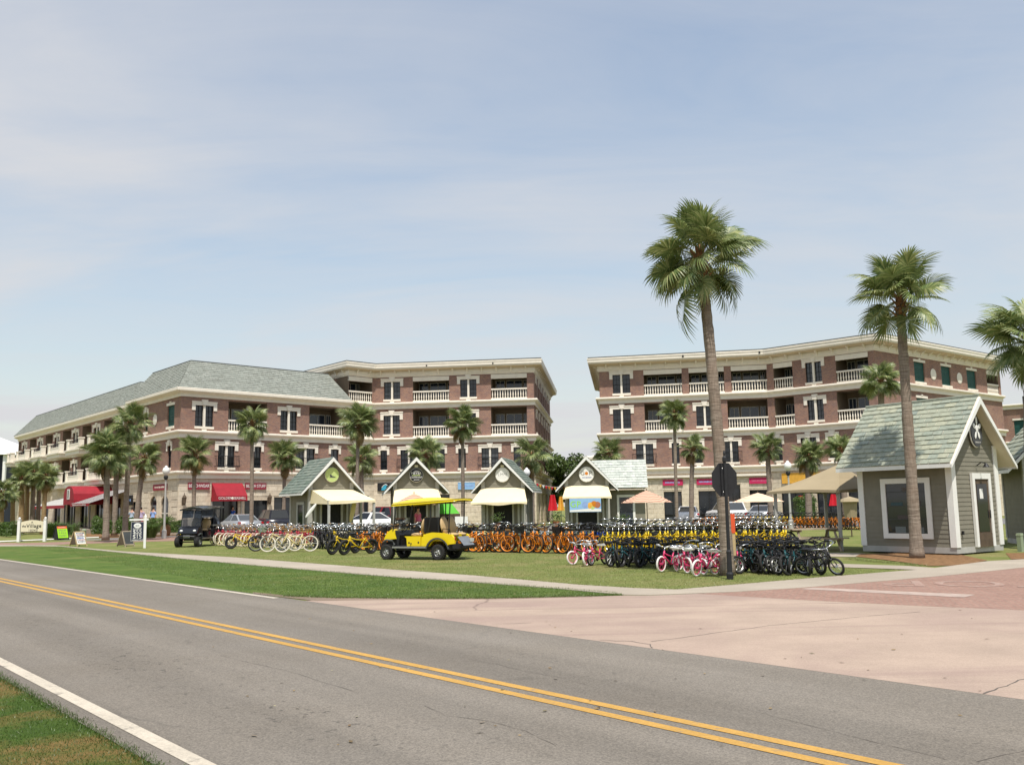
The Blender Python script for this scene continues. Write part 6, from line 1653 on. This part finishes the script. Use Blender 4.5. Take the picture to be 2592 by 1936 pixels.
car('white suv mostly hidden behind the thick palm trunk', cp(1838, 76), 100, 'carwhite', 'suv')
car('silver hatchback with dark rear window under the right umbrella', cp(1936, 74), 60, 'silver')
# ---------------------------------------------------------------- people
def person(label, loc, rz, shirt, shorts, pose=0.0, group=None, hat=None):
    p = thing('person', label, 'person', loc, rz, group)
    def skin(name, mat, verts, edges, rad_, root=0, parent=None):
        me = bpy.data.meshes.new(name); me.from_pydata(verts, edges, []); me.materials.append(M[mat])
        o = bpy.data.objects.new(name, me); COL.objects.link(o); o.parent = parent or p
        md = o.modifiers.new('skin', 'SKIN'); md.use_smooth_shade = True
        sv = me.skin_vertices[0].data
        for i, r in enumerate(rad_): sv[i].radius = (r, r) if not isinstance(r, tuple) else r
        sv[root].use_root = True
        o.modifiers.new('sub', 'SUBSURF').levels = 1; o.modifiers['sub'].render_levels = 1
        return o
    st = .14 * pose
    V = [(0, 0, .93), (0, 0, 1.10), (0, .0, 1.30), (0, 0, 1.42), (0, -.01, 1.52), (0, -.02, 1.60), (0, -.02, 1.72),
         (.09, 0, .88), (.10, st, .48), (.10, st * 1.6 + .03, .09), (.11, st*1.4 - .14, .04), (-.09, 0, .88), (-.10, -st, .48), (-.10, -st * 1.2 + .03, .09), (-.11, -st*1.2 - .14, .04),
         (.18, 0, 1.40), (.25, .03, 1.14), (.27, -.05 - st, .90), (.27, -.09 - st, .80), (-.18, 0, 1.40), (-.25, .03, 1.14), (-.27, -.05 + st, .90), (-.27, -.09 + st, .80)]
    E = [(0, 1), (1, 2), (2, 3), (3, 4), (4, 5), (5, 6), (0, 7), (7, 8), (8, 9), (9, 10), (0, 11), (11, 12), (12, 13), (13, 14), (3, 15), (15, 16), (16, 17), (17, 18), (3, 19), (19, 20), (20, 21), (21, 22)]
    Rr = [(.15, .11), (.135, .10), (.15, .11), (.10, .08), .055, (.078, .09), (.07, .08), .10, .065, .042, (.04, .03), .10, .065, .042, (.04, .03), .06, .045, .035, (.04, .022), .06, .045, .035, (.04, .022)]
    skin('body', 'skin', V, E, Rr)
    skin('shirt', shirt, [V[i] for i in (1, 2, 3, 15, 16, 19, 20)] + [(0, 0, .98)], [(7, 0), (0, 1), (1, 2), (2, 3), (3, 4), (2, 5), (5, 6)],
         [(.165, .125), (.175, .13), (.12, .10), .08, .07, .08, .07, (.175, .13)], 0)
    skin('shorts', shorts, [(0, 0, .98), (0, 0, .90), (.10, 0, .82), (.10, st * .9, .54), (-.10, 0, .82), (-.10, -st * .9, .54)], [(0, 1), (1, 2), (2, 3), (1, 4), (4, 5)], [(.165, .125), (.15, .125), .115, .095, .115, .095])
    MB().ball((0, .005, 1.70), .098, 12, 8, 0, None, (.9, 1.08, .95)).build('hair', M[hat or 'hair'], p, True)
    return p
def pp(px, Y, z): p = D(px, 1300, Y); return (p.x, p.y, z)
person('person in light blue shirt walking away past the arched doors', pp(388, 72.5, .38), rad(160), 'shirtblue', 'khaki', 1)
person('person in lilac shirt and dark red shorts walking past the brick corner', pp(357, 74, .38), rad(200), 'shirtlilac', 'maroon', -1)
person('person in grey blue shirt mostly hidden behind a palm trunk', pp(334, 74.5, .38), rad(170), 'shirtgrey', 'slateboard', 1)
person('person in royal blue top under the red shop awning', pp(589, 78.3, .38), rad(150), 'shirtroyal', 'navy', .3)
person('person in dark red top in the shop doorway beside the blue one', pp(577, 78.6, .38), rad(30), 'maroon', 'slateboard', .3)
person('person in pink top beside the kiosk behind the golf cart windshield', pp(1058, 53, 0), rad(60), 'pinkcloth', 'navy', .6)
# ---------------------------------------------------------------- signs
def post_sign_village():
    a, b = D(47, 1366, 60), D(113, 1364, 60); a.z = b.z = 0
    mid = (a + b) / 2; dv = b - a
    s = thing('village_sign', 'ivory arched sign reading the Village between two white posts', 'sign', mid, math.atan2(dv.y, dv.x))
    h = dv.length / 2
    for q in (-1, 1):
        MB().box(q*h - .085, q*h + .085, -.085, .085, 0, 1.36).box(q*h - .1, q*h + .1, -.1, .1, 1.361, 1.40).ball((q*h, 0, 1.47), .08, 12, 8).build('post', M['white'], s)
    n = 12; w = h - .12
    top = [(-w + 2*w*i/n, -.03, 1.24 + .12 * math.sin(math.pi*i/n)) for i in range(n + 1)]
    MB().prism([(w, -.03, .62), (-w, -.03, .62)][::-1] + top[::-1], (0, .06, 0)).build('panel', M['ivory'], s)
    lettering('the', .19, M['iron'], s, T(-w * .72, -.04, .98) @ FRONT)
    lettering('Village', .32, M['iron'], s, T(w * .17, -.04, .99) @ FRONT, .005, 1.05, 1.1)
    lettering('10343', .2, M['iron'], s, T(w * .1, -.04, .71) @ FRONT, .004, 1.25)
    MB().add([(-.07, -.04, 1.18), (0, -.04, 1.29), (.07, -.04, 1.18), (.03, -.04, 1.2), (-.03, -.04, 1.2)], [(0, 3, 1), (0, 4, 1), (4, 3, 2), (3, 2, 1)]).build('emblem', M['siding'], s)
post_sign_village()
def aframe(label, px, py, Y, rz, h, w, front, frame_, rows, side='black'):
    p = D(px, py, Y); p.z = 0
    a = thing('sandwich_board', label, 'sign', p, rad(rz), 'sandwich boards on the lawn')
    d = .32
    for s in (-1, 1):
        Mx = RX(rad(-s * math.degrees(math.atan2(d, h))))
        t = T(0, s * d, 0) @ RX(rad(s * math.degrees(math.atan2(d, h))))
        fr_ = MB().box(-w/2, -w/2 + .05, -.02, .02, 0, h, 0, t).box(w/2 - .05, w/2, -.02, .02, 0, h, 0, t).box(-w/2, w/2, -.02, .02, h - .05, h, 0, t).box(-w/2, w/2, -.02, .02, .08, .13, 0, t).build('frame', M[frame_], a)
        MB().box(-w/2 + .045, w/2 - .045, -.012, .012, .12, h - .045, 0, t).build('board', M[front if s < 0 else side], fr_)
        if s < 0:
            for kind, z0, z1, mat in rows:
                if kind == 'fill': MB().poly([(-w/2 + .06, -.016, z0), (w/2 - .06, -.016, z0), (w/2 - .06, -.016, z1), (-w/2 + .06, -.016, z1)], 0, t).build('print', M[mat], fr_)
                else:
                    o = scribble(fr_, w * .66, (z0 + z1) / 2, (z1 - z0), mat, kind, -.022); o.data.transform(t)
    for s in (-1, 1):
        MB().prism([(s*w*.47, -d, .1), (s*w*.47, d, .1), (s*w*.47, 0, h)], (-s*.008, 0, 0)).build('side_cloth', M[side], a)
    return a
aframe('lime green and red sandwich board with dark sides near the village sign', 154, 1359, 63, 58, 1.0, .82, 'green', 'black', [('fill', .78, .94, 'orangered'), (7, .84, .88, 'white'), (6, .66, .71, 'siding'), (4, .56, .6, 'siding'), (4, .46, .5, 'siding'), (7, .33, .37, 'siding'), (5, .24, .28, 'siding')])
aframe('wooden sandwich board with crowded white and red lettering', 198, 1379, 50, 60, .82, .62, 'white', 'lwood', [(5, .68, .75, 'navy'), (7, .6, .66, 'maroon'), (6, .5, .57, 'navy'), (7, .41, .47, 'shirtroyal'), (5, .32, .38, 'maroon'), (6, .21, .28, 'navy')], 'dwood')
aframe('grey chalkboard sandwich board beside the price sign', 318, 1381, 48, 62, .84, .6, 'slateboard', 'wood', [], 'dwood')
# price sign on a white post
p = D(366, 1383, 45.5); p.z = 0
s = thing('price_sign', 'navy hanging sign with $55 and $15 on a white post', 'sign', p, rad(17))
MB().box(-.055, .055, -.055, .055, 0, 1.52).add([(-.055, -.055, 1.52), (.055, -.055, 1.52), (.055, .055, 1.52), (-.055, .055, 1.52), (0, 0, 1.64)], [(0, 1, 4), (1, 2, 4), (2, 3, 4), (3, 0, 4)]).box(-.72, .14, -.04, .04, 1.32, 1.40).build('post', M['white'], s)
MB().box(-.62, -.08, -.018, .018, .36, 1.24).build('panel', M['navy'], s)
MB().box(-.64, -.62, -.02, .02, .34, 1.26).box(-.08, -.06, -.02, .02, .34, 1.26).box(-.62, -.08, -.02, .02, .34, .36).box(-.62, -.08, -.02, .02, 1.24, 1.26).tube([(-.5, 0, 1.26), (-.5, 0, 1.33)], .008, 4).tube([(-.2, 0, 1.26), (-.2, 0, 1.33)], .008, 4).build('panel_frame', M['post'], s)
lettering('$55', .27, M['white'], s, T(-.35, -.024, .78) @ FRONT)
lettering('$15', .27, M['white'], s, T(-.35, -.024, .55) @ FRONT)
MB().lathe([(.17, 0), (.001, .004)], 22, 0, T(-.35, -.02, 1.08) @ Matrix.Diagonal((1, 1, .72, 1)) @ FRONT).build('emblem_disc', M['white'], s)
scribble(s, .16, 1.08, .04, 'navy', 4, -.03, -.35); scribble(s, .4, .93, .04, 'white', 8, -.024, -.35); scribble(s, .3, .655, .03, 'white', 5, -.024, -.29); scribble(s, .46, .40, .04, 'white', 9, -.024, -.35)
# stop sign seen from behind
p = G(1848, 1466)
s = thing('stop_sign', 'black back of an octagonal stop sign on a fluted post by the palm', 'sign', p, rad(8))
MB().lathe([(.075, 0), (.08, .12), (.06, .16), (.055, .55), (.06, .6), (.04, .64), (.034, 2.55), (.05, 2.58), (.05, 2.66), (.02, 2.70), (.03, 2.76), (.001, 2.84)], 10).build('post', M['iron'], s)
pts = [(.40*math.cos(rad(22.5 + 45*i)), .05, 2.17 + .40*math.sin(rad(22.5 + 45*i))) for i in range(8)]
pl = MB().prism([(x * .78 if True else x, y, 2.17 + (z - 2.17) * 1.0) for x, y, z in pts], (0, .012, 0)).build('sign_plate', M['iron'], s)
MB().box(-.09, .09, .012, .05, 1.80, 2.54).build('backing_strap', M['black'], s)
for z in (1.9, 2.42): MB().lathe([(.012, 0), (.001, .006)], 8, 0, T(-.05, .012, z) @ FRONT).build('bolt', M['alloy'], s)
p = G(1860, 1455)
s = thing('marker_post', 'tan wooden post with orange top behind the thick palm', 'post', p + Vector((.03, .42, 0)), 0)
MB().box(-.1, .1, -.1, .1, 0, .98).box(-.11, .11, -.02, .02, .98, 1.0).build('post', M['lwood'], s)
MB().box(-.075, .105, -.11, .11, .95, 1.40).build('marker_panel', M['orangered'], s)
# shop boards and awnings on the left building
def board(label, fm, L, u0, u1, z0, z1, mat, text=None, tm='white', size=.3, prints=None, out=.09, name='shop_sign', wide=1.0):
    o = fm @ Vector(((u0 + u1) / 2, -out, z0))
    d = fm.to_3x3() @ Vector((1, 0, 0))
    s = thing(name, label, 'sign', (o.x + L[0], o.y + L[1], z0), math.atan2(d.y, d.x))
    w, h = (u1 - u0) / 2, z1 - z0
    MB().box(-w, w, -.04, .06, 0, h).build('panel', M[mat], s)
    MB().box(-w, w, -.055, -.041, 0, .03).box(-w, w, -.055, -.041, h - .03, h).box(-w, -w + .03, -.055, -.041, .03, h - .03).box(w - .03, w, -.055, -.041, .03, h - .03).build('border', M[mat], s)
    if text: lettering(text, size, M[tm], s, T(0, -.05, h * .5) @ FRONT, .006, 1.0, wide)
    if prints: scribble(s, w * 1.5, h * .5, h * .3, tm, prints, -.05)
    return s
bx = lambda *px: [U(q, 1225, P1, P2) for q in px]
u = bx(475, 529); board('dark red board with white letters BEACHWEAR', fB, LB, u[0], u[1], 3.52, 4.06, 'maroon', 'BEACHWEAR', 'white', .37, None, .09, 'shop_sign', .8)
u = [q + .3 for q in bx(611, 664)]; board('dark red board with white letters BEACH STUFF', fB, LB, u[0], u[1], 3.52, 4.06, 'maroon', 'BEACH STUFF', 'white', .37, None, .09, 'shop_sign', .8)
board('small dark red board over the arched doors at the brick corner', fD, LB, 6.6, 9.6, 3.55, 4.05, 'maroon', None, 'trim', .3, 9)
dxy = fB.to_3x3() @ Vector((1, 0, 0)); rzB = math.atan2(dxy.y, dxy.x)
u = bx(535, 612); o = fB @ Vector(((u[0] + u[1]) / 2, -.05, 0))
s = thing('shop_awning', 'red fabric awning with white lettering GOLDEN SEASHELL over a shop door', 'awning', (o.x + LB[0], o.y + LB[1], 2.55), rzB)
w = (u[1] - u[0]) / 2
MB().add([(-w, 0, 1.5), (w, 0, 1.5), (w, -.45, 1.1), (-w, -.45, 1.1), (w, -1.0, .42), (-w, -1.0, .42), (w, -1.02, 0), (-w, -1.02, 0), (-w, 0, 0), (w, 0, 0)], [(0, 3, 2, 1), (3, 5, 4, 2), (5, 7, 6, 4), (0, 8, 7, 5, 3), (1, 2, 4, 6, 9)]).build('fabric', M['red'], s)
lettering('GOLDEN', .30, M['white'], s, T(-.62, -1.04, .22) @ FRONT); lettering('SEASHELL', .30, M['white'], s, T(.66, -1.04, .22) @ FRONT, .004, .92, .9)
MB().lathe([(.001, .012), (.12, 0)], 10, 0, T(.0, -1.03, .22) @ FRONT).build('emblem', M['trim'], s)
for x in (-w + .04, w - .04): MB().box(x - .03, x + .03, -.06, 0, -2.5, 0).build('support', M['post'], s)
for px in (462, 678):
    u = U(px, 1250, P1, P2); o = fB @ Vector((u, -.02, 2.35))
    s = thing('wall_lantern', 'tall bronze wall lantern ' + ('left of the BEACHWEAR window' if px < 500 else 'right of the BEACH STUFF board'), 'lantern', (o.x + LB[0], o.y + LB[1], 2.35), rzB, 'bronze wall lanterns')
    MB().lathe([(.05, -.1), (.12, 0), (.17, .45), (.19, .5), (.1, .68), (.03, .74), (.03, .85), (.001, .9)], 8, 0, T(0, -.35, 0)).tube([(0, 0, .2), (0, -.2, .05), (0, -.35, -.05)], .02, 5).box(-.06, .06, -.03, 0, -.1, .5).build('lantern_body', M['dwood'], s)
# wing awnings
dW = fW.to_3x3() @ Vector((1, 0, 0)); rzW = math.atan2(dW.y, dW.x)
o = fW @ Vector((36.8, 0, 0))
s = thing('red_canopy', 'red barrel shaped entrance canopy with a white emblem at its end', 'awning', (o.x + LB[0], o.y + LB[1], 2.75), rzW)
n = 10; q = [(-1.7 * math.cos(math.pi*i/n), 1.35 * math.sin(math.pi*i/n) ** .7 if 0 < i < n else 0) for i in range(n + 1)]
q = [(x, z + .25) for x, z in q]; q = [(-1.7, -.15)] + q + [(1.7, -.15)]
MB().prism([(x, -3.6, z) for x, z in q], (0, 3.55, 0)).build('fabric', M['red'], s)
MB().box(-.4, .4, -3.64, -3.61, .35, 1.3).build('emblem_panel', M['white'], s); MB().box(-.12, .12, -3.66, -3.645, .45, 1.2).build('emblem', M['black'], s)
for x in (-1.6, 1.6): MB().box(x - .05, x + .05, -3.5, -3.4, -2.75, -.1).build('post', M['iron'], s)
o = fW @ Vector((41.2, 0, 0))
s = thing('striped_awning', 'grey striped awning with a red valance left of the brick corner', 'awning', (o.x + LB[0], o.y + LB[1], 2.4), rzW)
MB().add([(-2.9, -.05, 1.5), (2.9, -.05, 1.5), (2.9, -3.8, .25), (-2.9, -3.8, .25), (2.9, -3.81, .02), (-2.9, -3.81, .02)], [(0, 3, 2, 1)]).build('fabric', M['stripegrey'], s)
MB().add([(2.9, -3.82, .25), (-2.9, -3.82, .25), (-2.9, -3.83, 0), (2.9, -3.83, 0)], [(0, 1, 2, 3)]).build('valance', M['red'], s)
scribble(s, 4.2, .12, .12, 'white', 14, -3.85)
for x in (-2.8, 2.8): MB().box(x - .04, x + .04, -3.75, -3.67, -2.4, 0).build('post', M['iron'], s)
o = fW @ Vector((28.5, 0, 0))
s = thing('striped_awning', 'long pale awning with red edge behind the five palms', 'awning', (o.x + LB[0], o.y + LB[1], 2.3), rzW)
MB().add([(-6, -.05, 1.3), (6, -.05, 1.3), (6, -3.2, .3), (-6, -3.2, .3)], [(0, 3, 2, 1)]).build('fabric', M['post'], s)
MB().add([(6, -3.2, .3), (-6, -3.2, .3), (-6, -3.21, 0), (6, -3.21, 0)], [(0, 1, 2, 3)]).build('valance', M['red'], s)
board('round blue and white shop emblem on a dark board under the striped awning', fD, LB, .1, 1.4, 2.4, 3.3, 'black', None, 'shirtblue', .3, 3)
# boards on the centre and right facades
s = board('black board with a blue breaking wave emblem', fC, LB, .35, 3.0, 3.35, 4.1, 'black')
mb = MB(); q = [(-.95, .08), (-.25, .08), (-.3, .3), (-.42, .22), (-.5, .34), (-.38, .52), (-.52, .6), (-.75, .5), (-.9, .3)]
mb.poly([(x, -.048, z) for x, z in q]).build('emblem', M['wave'], s)
MB().tube([(-.9, -.05, .32), (-.74, -.05, .53), (-.53, -.05, .62), (-.37, -.05, .54)], .03, 5).build('emblem_crest', M['white'], s)
u = [U(q, 1250, P2, P3) for q in (1160, 1203)]
s = board('pale blue board with a thin handwritten line behind a palm', fC, LB, u[0], u[1], 3.35, 4.0, 'skyblue', None, 'shirtblue', .3, 11)
for i, (a, b2, l) in enumerate(((1678, 1729, 'crimson board with pale lettering, left one on the right building'), (1764, 1811, 'crimson board with pale lettering just left of the stop sign'), (1897, 1949, 'crimson board with pale lettering right of the stop sign'))):
    u = [U(q, 1230, R0, R1) for q in (a, b2)]
    board(l, fR, RB, u[0], u[1], 3.35, 3.88, 'crimson', None, 'shirtblue' if i < 2 else 'pinkcloth', .3, 12)
board('yellow fascia board behind the tan canopy', fS, RB, 1.0, 6.6, 3.3, 4.2, 'flagyel')
MB_ = MB().box(.2, 15, -.3, .02, 4.05, 4.25, 0, fR).build('sign_cornice', M['trim'], rb)
# juice banner
s = thing('banner', 'blue and green banner with letters G and P under the juice kiosk awning', 'banner', (4.35, 57.1, 1.28), rad(2))
MB().box(-.98, .95, -.01, .01, 0, .82).build('cloth', M['skyblue'], s)
for t_, x in (('G', -.76), ('P', -.42)): lettering(t_, .52, M['green'], s, T(x, -.016, .46) @ FRONT)
for x, z, r, m_ in ((-.02, .42, .2, 'shirtblue'), (.3, .38, .2, 'flagyel'), (.52, .46, .2, 'orange'), (.72, .42, .2, 'terracotta'), (.42, .24, .14, 'lime')): MB().lathe([(r, 0), (.001, .004)], 14, 0, T(x, -.012, z) @ FRONT).build('fruit', M[m_], s)
MB().poly([(-.97, -.013, .02), (.94, -.013, .02), (.94, -.013, .16), (.2, -.013, .2), (-.97, -.013, .12)]).build('wave_print', M['white'], s)
# ---------------------------------------------------------------- street lamps
def lamp(label, px, Y, ytop):
    p = D(px, ytop, Y); h = p.z
    s = thing('street_lamp', label, 'street lamp', (p.x, p.y, 0), 0, 'globe street lamps')
    MB().lathe([(.16, 0), (.16, .5), (.1, .6), (.075, .8), (.055, h - 1.05), (.08, h - 1.0), (.055, h - .95)], 10).build('pole', M['post'], s)
    MB().lathe([(.07, h - .95), (.14, h - .85), (.15, h - .72), (.10, h - .66)], 10).build('collar', M['iron'], s)
    MB().lathe([(.10, h - .66), (.22, h - .45), (.24, h - .3), (.16, h - .14), (.07, h - .10), (.09, h - .04), (.001, h)], 12).build('globe', M['globe'], s, True)
lamp('globe street lamp in front of the brick corner, left of BEACHWEAR', 421, 62, 1178)
lamp('globe street lamp behind the white disc kiosk roof', 1333, 64, 1183)
lamp('globe street lamp left of the tan canopy', 1993, 58, 1165)
# ---------------------------------------------------------------- umbrellas and canopy
def umbrella(label, px, py, Y, r, h, mat, sides=8):
    p = D(px, py, Y)
    s = thing('patio_umbrella', label, 'umbrella', (p.x, p.y, 0), 0, 'striped patio umbrellas')
    zt, n = p.z, 32; mb = MB(); rings = 5
    vs = [(0, 0, zt)]
    for j in range(1, rings + 1):
        for i in range(n):
            a = 2*math.pi*i/n; k = 1 - .10 * abs(math.sin(a * sides / 2)) * j / rings
            vs.append((r*j/rings*k*math.cos(a), r*j/rings*k*math.sin(a), zt - h * (j/rings) ** 1.15))
    fs = [(0, 1 + i, 1 + (i+1) % n) for i in range(n)]
    for j in range(rings - 1):
        for i in range(n): fs.append((1 + j*n + i, 1 + (j+1)*n + i, 1 + (j+1)*n + (i+1) % n, 1 + j*n + (i+1) % n))
    mb.add(vs, fs); mb.build('canopy', M[mat], s)
    MB().tube([(0, 0, .05), (0, 0, zt + .1)], .025, 8).lathe([(.25, 0), (.25, .05), (.001, .06)], 12).build('pole', M['dwood'], s)
    rb2 = MB()
    for i in range(sides):
        a = 2*math.pi*i/sides; rb2.tube([(0, 0, zt - .04), (r*.97*math.cos(a), r*.97*math.sin(a), zt - h - .02)], .01, 4)
    rb2.build('ribs', M['lwood'], s)
umbrella('orange striped umbrella in front of the juice kiosk wing', 1636, 1241, 53, 1.45, .68, 'umb')
umbrella('orange striped umbrella rising behind the yellow cart roof', 1048, 1249, 52, 1.2, .62, 'umb')
umbrella('pale orange striped umbrella right of the stop sign', 1918, 1247, 52, 1.45, .5, 'umb2')
p = D(2150, 1256, 44)
s = thing('patio_umbrella', 'folded tan umbrella beside the large kiosk', 'umbrella', (p.x, p.y, 0))
MB().lathe([(.28, .9), (.34, 1.6), (.5, p.z - .25), (.4, p.z - .12), (.001, p.z)], 10).build('canopy', M['tan'], s)
MB().tube([(0, 0, 0), (0, 0, 1.0)], .03, 6).build('pole', M['dwood'], s)
cs = [(10.85, 31.2), (13.1, 32.9), (11.6, 35.0), (8.95, 33.2)]
cx, cy = sum(q[0] for q in cs) / 4, sum(q[1] for q in cs) / 4
s = thing('shade_canopy', 'tan pyramid shade canopy on grey posts left of the large kiosk', 'canopy', (cx, cy, 0))
lo = [(x - cx, y - cy, 2.02) for x, y in cs]
mb = MB()
for i in range(4):
    a, b2 = Vector(lo[i]), Vector(lo[(i+1) % 4]); ap = Vector((.35, -.2, 2.95)); n = 6
    for k in range(n):
        p0, p1 = a.lerp(b2, k / n), a.lerp(b2, (k+1) / n)
        s0, s1 = .05 * math.sin(math.pi*k/n), .05 * math.sin(math.pi*(k+1)/n)
        m0, m1 = p0.lerp(ap, .5) - Vector((0, 0, .06)), p1.lerp(ap, .5) - Vector((0, 0, .06))
        p0, p1 = p0 + Vector((0, 0, s0)), p1 + Vector((0, 0, s1))
        mb.add([p0, p1, m1, m0, ap, p0 - Vector((0, 0, .09)), p1 - Vector((0, 0, .09))], [(0, 1, 2, 3), (3, 2, 4), (5, 6, 1, 0)])
mb.build('fabric', M['tan'], s)
for x, y, z in lo: MB().box(x*.86 - .05, x*.86 + .05, y*.86 - .05, y*.86 + .05, 0, 2.1).build('post', M['post'], s)
mb = MB()
for i in range(4):
    a, b2 = Vector(lo[i]) * .86, Vector(lo[(i+1) % 4]) * .86; a.z = b2.z = 2.0; mb.tube([a, b2], .03, 5)
mb.build('rail', M['post'], s)
def table(label, loc, rz):
    t = thing('picnic_table', label, 'picnic table', loc, rad(rz), 'wooden picnic tables')
    for i in range(5): MB().box(-.9, .9, -.38 + i*.153, -.38 + i*.153 + .14, .72, .76).build('tabletop_plank', M['wood'], t)
    for y in (-.78, .55):
        for k in range(2): MB().box(-.9, .9, y + k*.122, y + k*.122 + .112, .42, .46).build('bench_plank', M['wood'], t)
    for x in (-.65, .65):
        for s_ in (-1, 1): MB().tube([(x, s_*.68, 0), (x, s_*.22, .72)], .045, 4).build('leg', M['wood'], t)
        MB().box(x - .04, x + .04, -.78, .78, .36, .42).box(x + .041, x + .1, -.35, .35, .65, .719).build('brace', M['wood'], t)
table('weathered picnic table in front of the tan canopy post', (10.1, 31.9, 0), 8)
table('weathered picnic table behind the left canopy post', (9.0, 36.0, 0), 5)
# ---------------------------------------------------------------- small things
p = G(2556, 1388); s = thing('utility_box', 'sage green utility box at the corner of the large kiosk', 'utility box', (15.75, 29.4, 0), rad(30))
MB().box(-.07, .07, -.07, .07, 0, .5).add([(-.08, -.08, .5), (.08, -.08, .5), (.08, .08, .5), (-.08, .08, .5), (-.07, -.07, .57), (.07, -.07, .57), (.07, .07, .57), (-.07, .07, .57)], [(0, 1, 5, 4), (1, 2, 6, 5), (2, 3, 7, 6), (3, 0, 4, 7), (4, 5, 6, 7), (3, 2, 1, 0)]).build('housing', M['utility'], s)
p = D(213, 1349, 60); s = thing('utility_pedestal', 'short pale green pedestal behind the crowded sandwich board', 'utility box', (p.x, p.y, 0))
MB().lathe([(.12, 0), (.12, .62), (.15, .63), (.13, .72), (.001, .76)], 10).build('housing', M['utility'], s)
s = thing('white_edging', 'thin white edging rail across the grass by the village sign', 'edging', D(60, 1365, 58) * 1.0)
s.location.z = 0
a, b2 = D(-150, 1377, 56), D(250, 1347, 66)
a.z = b2.z = .05; c0 = Vector(s.location)
MB().tube([a - c0, b2 - c0], .05, 5).build('rail', M['white'], s)
def kite(label, px, py, Y, mat, w, h):
    p = D(px, py, Y); s = thing('hanging_cloth', label, 'clothing', p, 0)
    n = 7; mb = MB()
    for i in range(n):
        xa, xc = -w/2 + w*i/n, -w/2 + w*(i+1)/n; ya, yc = .06*math.sin(i*1.9), .06*math.sin((i+1)*1.9)
        mb.add([(xa, ya, -h/2), (xc, yc, -h/2), (xc*.45, yc, h/2), (xa*.45, ya, h/2)], [(0, 1, 2, 3)])
    mb.build('cloth', M[mat], s)
    MB().tube([(0, .1, -p.z), (0, .1, h/2 + .1)], .02, 5).build('stand', M['iron'], s)
kite('red beach robe hanging left of the juice kiosk', 1399, 1272, 57, 'flagred', .6, .95)
kite('yellow beach robe hanging beside the red one', 1420, 1274, 57, 'flagyel', .42, .85)
kite('red cloth hanging under the right canopy', 2028, 1272, 74, 'flagred', .8, 1.1)
kite('second red cloth hanging right of the far canopy post', 2110, 1265, 74, 'flagred', .8, .9)
rg = random.Random(4)
s = thing('bunting', 'string of red, orange and white pennants left of the juice kiosk', 'bunting', D(1395, 1226, 62), 0)
c0 = Vector(s.location)
q = [D(1357 + 7.4*i, 1222 + 14*math.sin(i/10*3.1) * .35 + i * .9, 62) - c0 for i in range(11)]
MB().tube(q, .008, 3).build('string', M['white'], s)
for i in range(10):
    v = q[i].lerp(q[i+1], .5)
    MB().add([v + Vector((-.09, 0, 0)), v + Vector((.09, 0, 0)), v + Vector((0, .02, -.22))], [(0, 1, 2)]).build('pennant', M[('flagred', 'flagyel', 'white', 'flagred', 'orange')[i % 5]], s)
p = D(787, 1292, 53.5); s = thing('surfboard', 'white surfboard leaning under the left cream canopy', 'surfboard', p, 0)
MB().ball((0, 0, 0), .5, 12, 8, 0, RY(rad(38)), (.2, .06, 1)).build('board', M['white'], s, True)
p = D(893, 1292, 54.5); s = thing('surfboard', 'yellow surfboard standing under the right side of the left canopy', 'surfboard', p, 0)
MB().ball((0, 0, 0), .7, 12, 8, 0, RY(rad(12)), (.2, .06, 1)).build('board', M['bikecream'], s, True)
p = D(1168, 1322, 44); s = thing('notice_board', 'blank white board beside the tan cart seats', 'board', (p.x, p.y, 0), 0)
MB().box(-.3, .3, -.02, .02, p.z - .25, p.z + .28).build('board', M['white'], s)
MB().box(-.25, -.2, 0, .03, 0, p.z - .25).box(.2, .25, 0, .03, 0, p.z - .25).build('leg', M['wood'], s)
p = D(1128, 1284, 60); s = thing('tent', 'small bright green beach tent seen under the cart roof', 'tent', (p.x, p.y, 0), 0)
z = p.z
MB().add([(-.7, 0, z - .4), (.1, -.3, z - .4), (.9, 0, z - .4), (.1, .5, z - .4), (-.5, .1, z + .35), (.3, .1, z + .35)], [(0, 1, 4), (1, 2, 5), (1, 5, 4), (0, 4, 3), (2, 3, 5), (3, 4, 5)]).build('fabric', M['greencloth'], s)
MB().box(-.7, .9, -.2, .4, 0, z - .41).build('display_table', M['dwood'], s)
def pot(label, px, py, Y):
    p = D(px, py, Y); s = thing('potted_plant', label, 'potted plant', (p.x, p.y, 0)); z = p.z
    MB().lathe([(.14, max(0, z - .7)), (.2, z - .3), (.22, z - .28), (.001, z - .28)], 10).build('pot', M['terracotta'], s)
    if z > .75: MB().lathe([(.16, 0), (.12, z - .7)], 8).build('stand', M['iron'], s)
    rg = random.Random(px); mb = MB()
    leaf_cloud(mb, lambda r_: (Vector((r_.gauss(0, .2), r_.gauss(0, .2), z + r_.gauss(0, .13))), Vector((0, 0, 1))), 160, .08, rg)
    tag(mb.build('foliage', M['treeleaf'], s), kind='stuff')
pot('yellow green potted plant left of the juice banner', 1408, 1306, 55)
pot('red potted plant in front of the juice kiosk wing opening', 1575, 1312, 55)
pot('potted plant at the white disc kiosk counter', 1258, 1312, 56)
for pr in (orange, redb, blackb, yel, silv, blue, faro, fary, faro2, kp, kb, kt, kpb, end, stretch, cr, cr2, ycart, tb, *mixed):
    if pr.name not in used:
        for ch in list(pr.children_recursive): bpy.data.objects.remove(ch)
        bpy.data.objects.remove(pr)
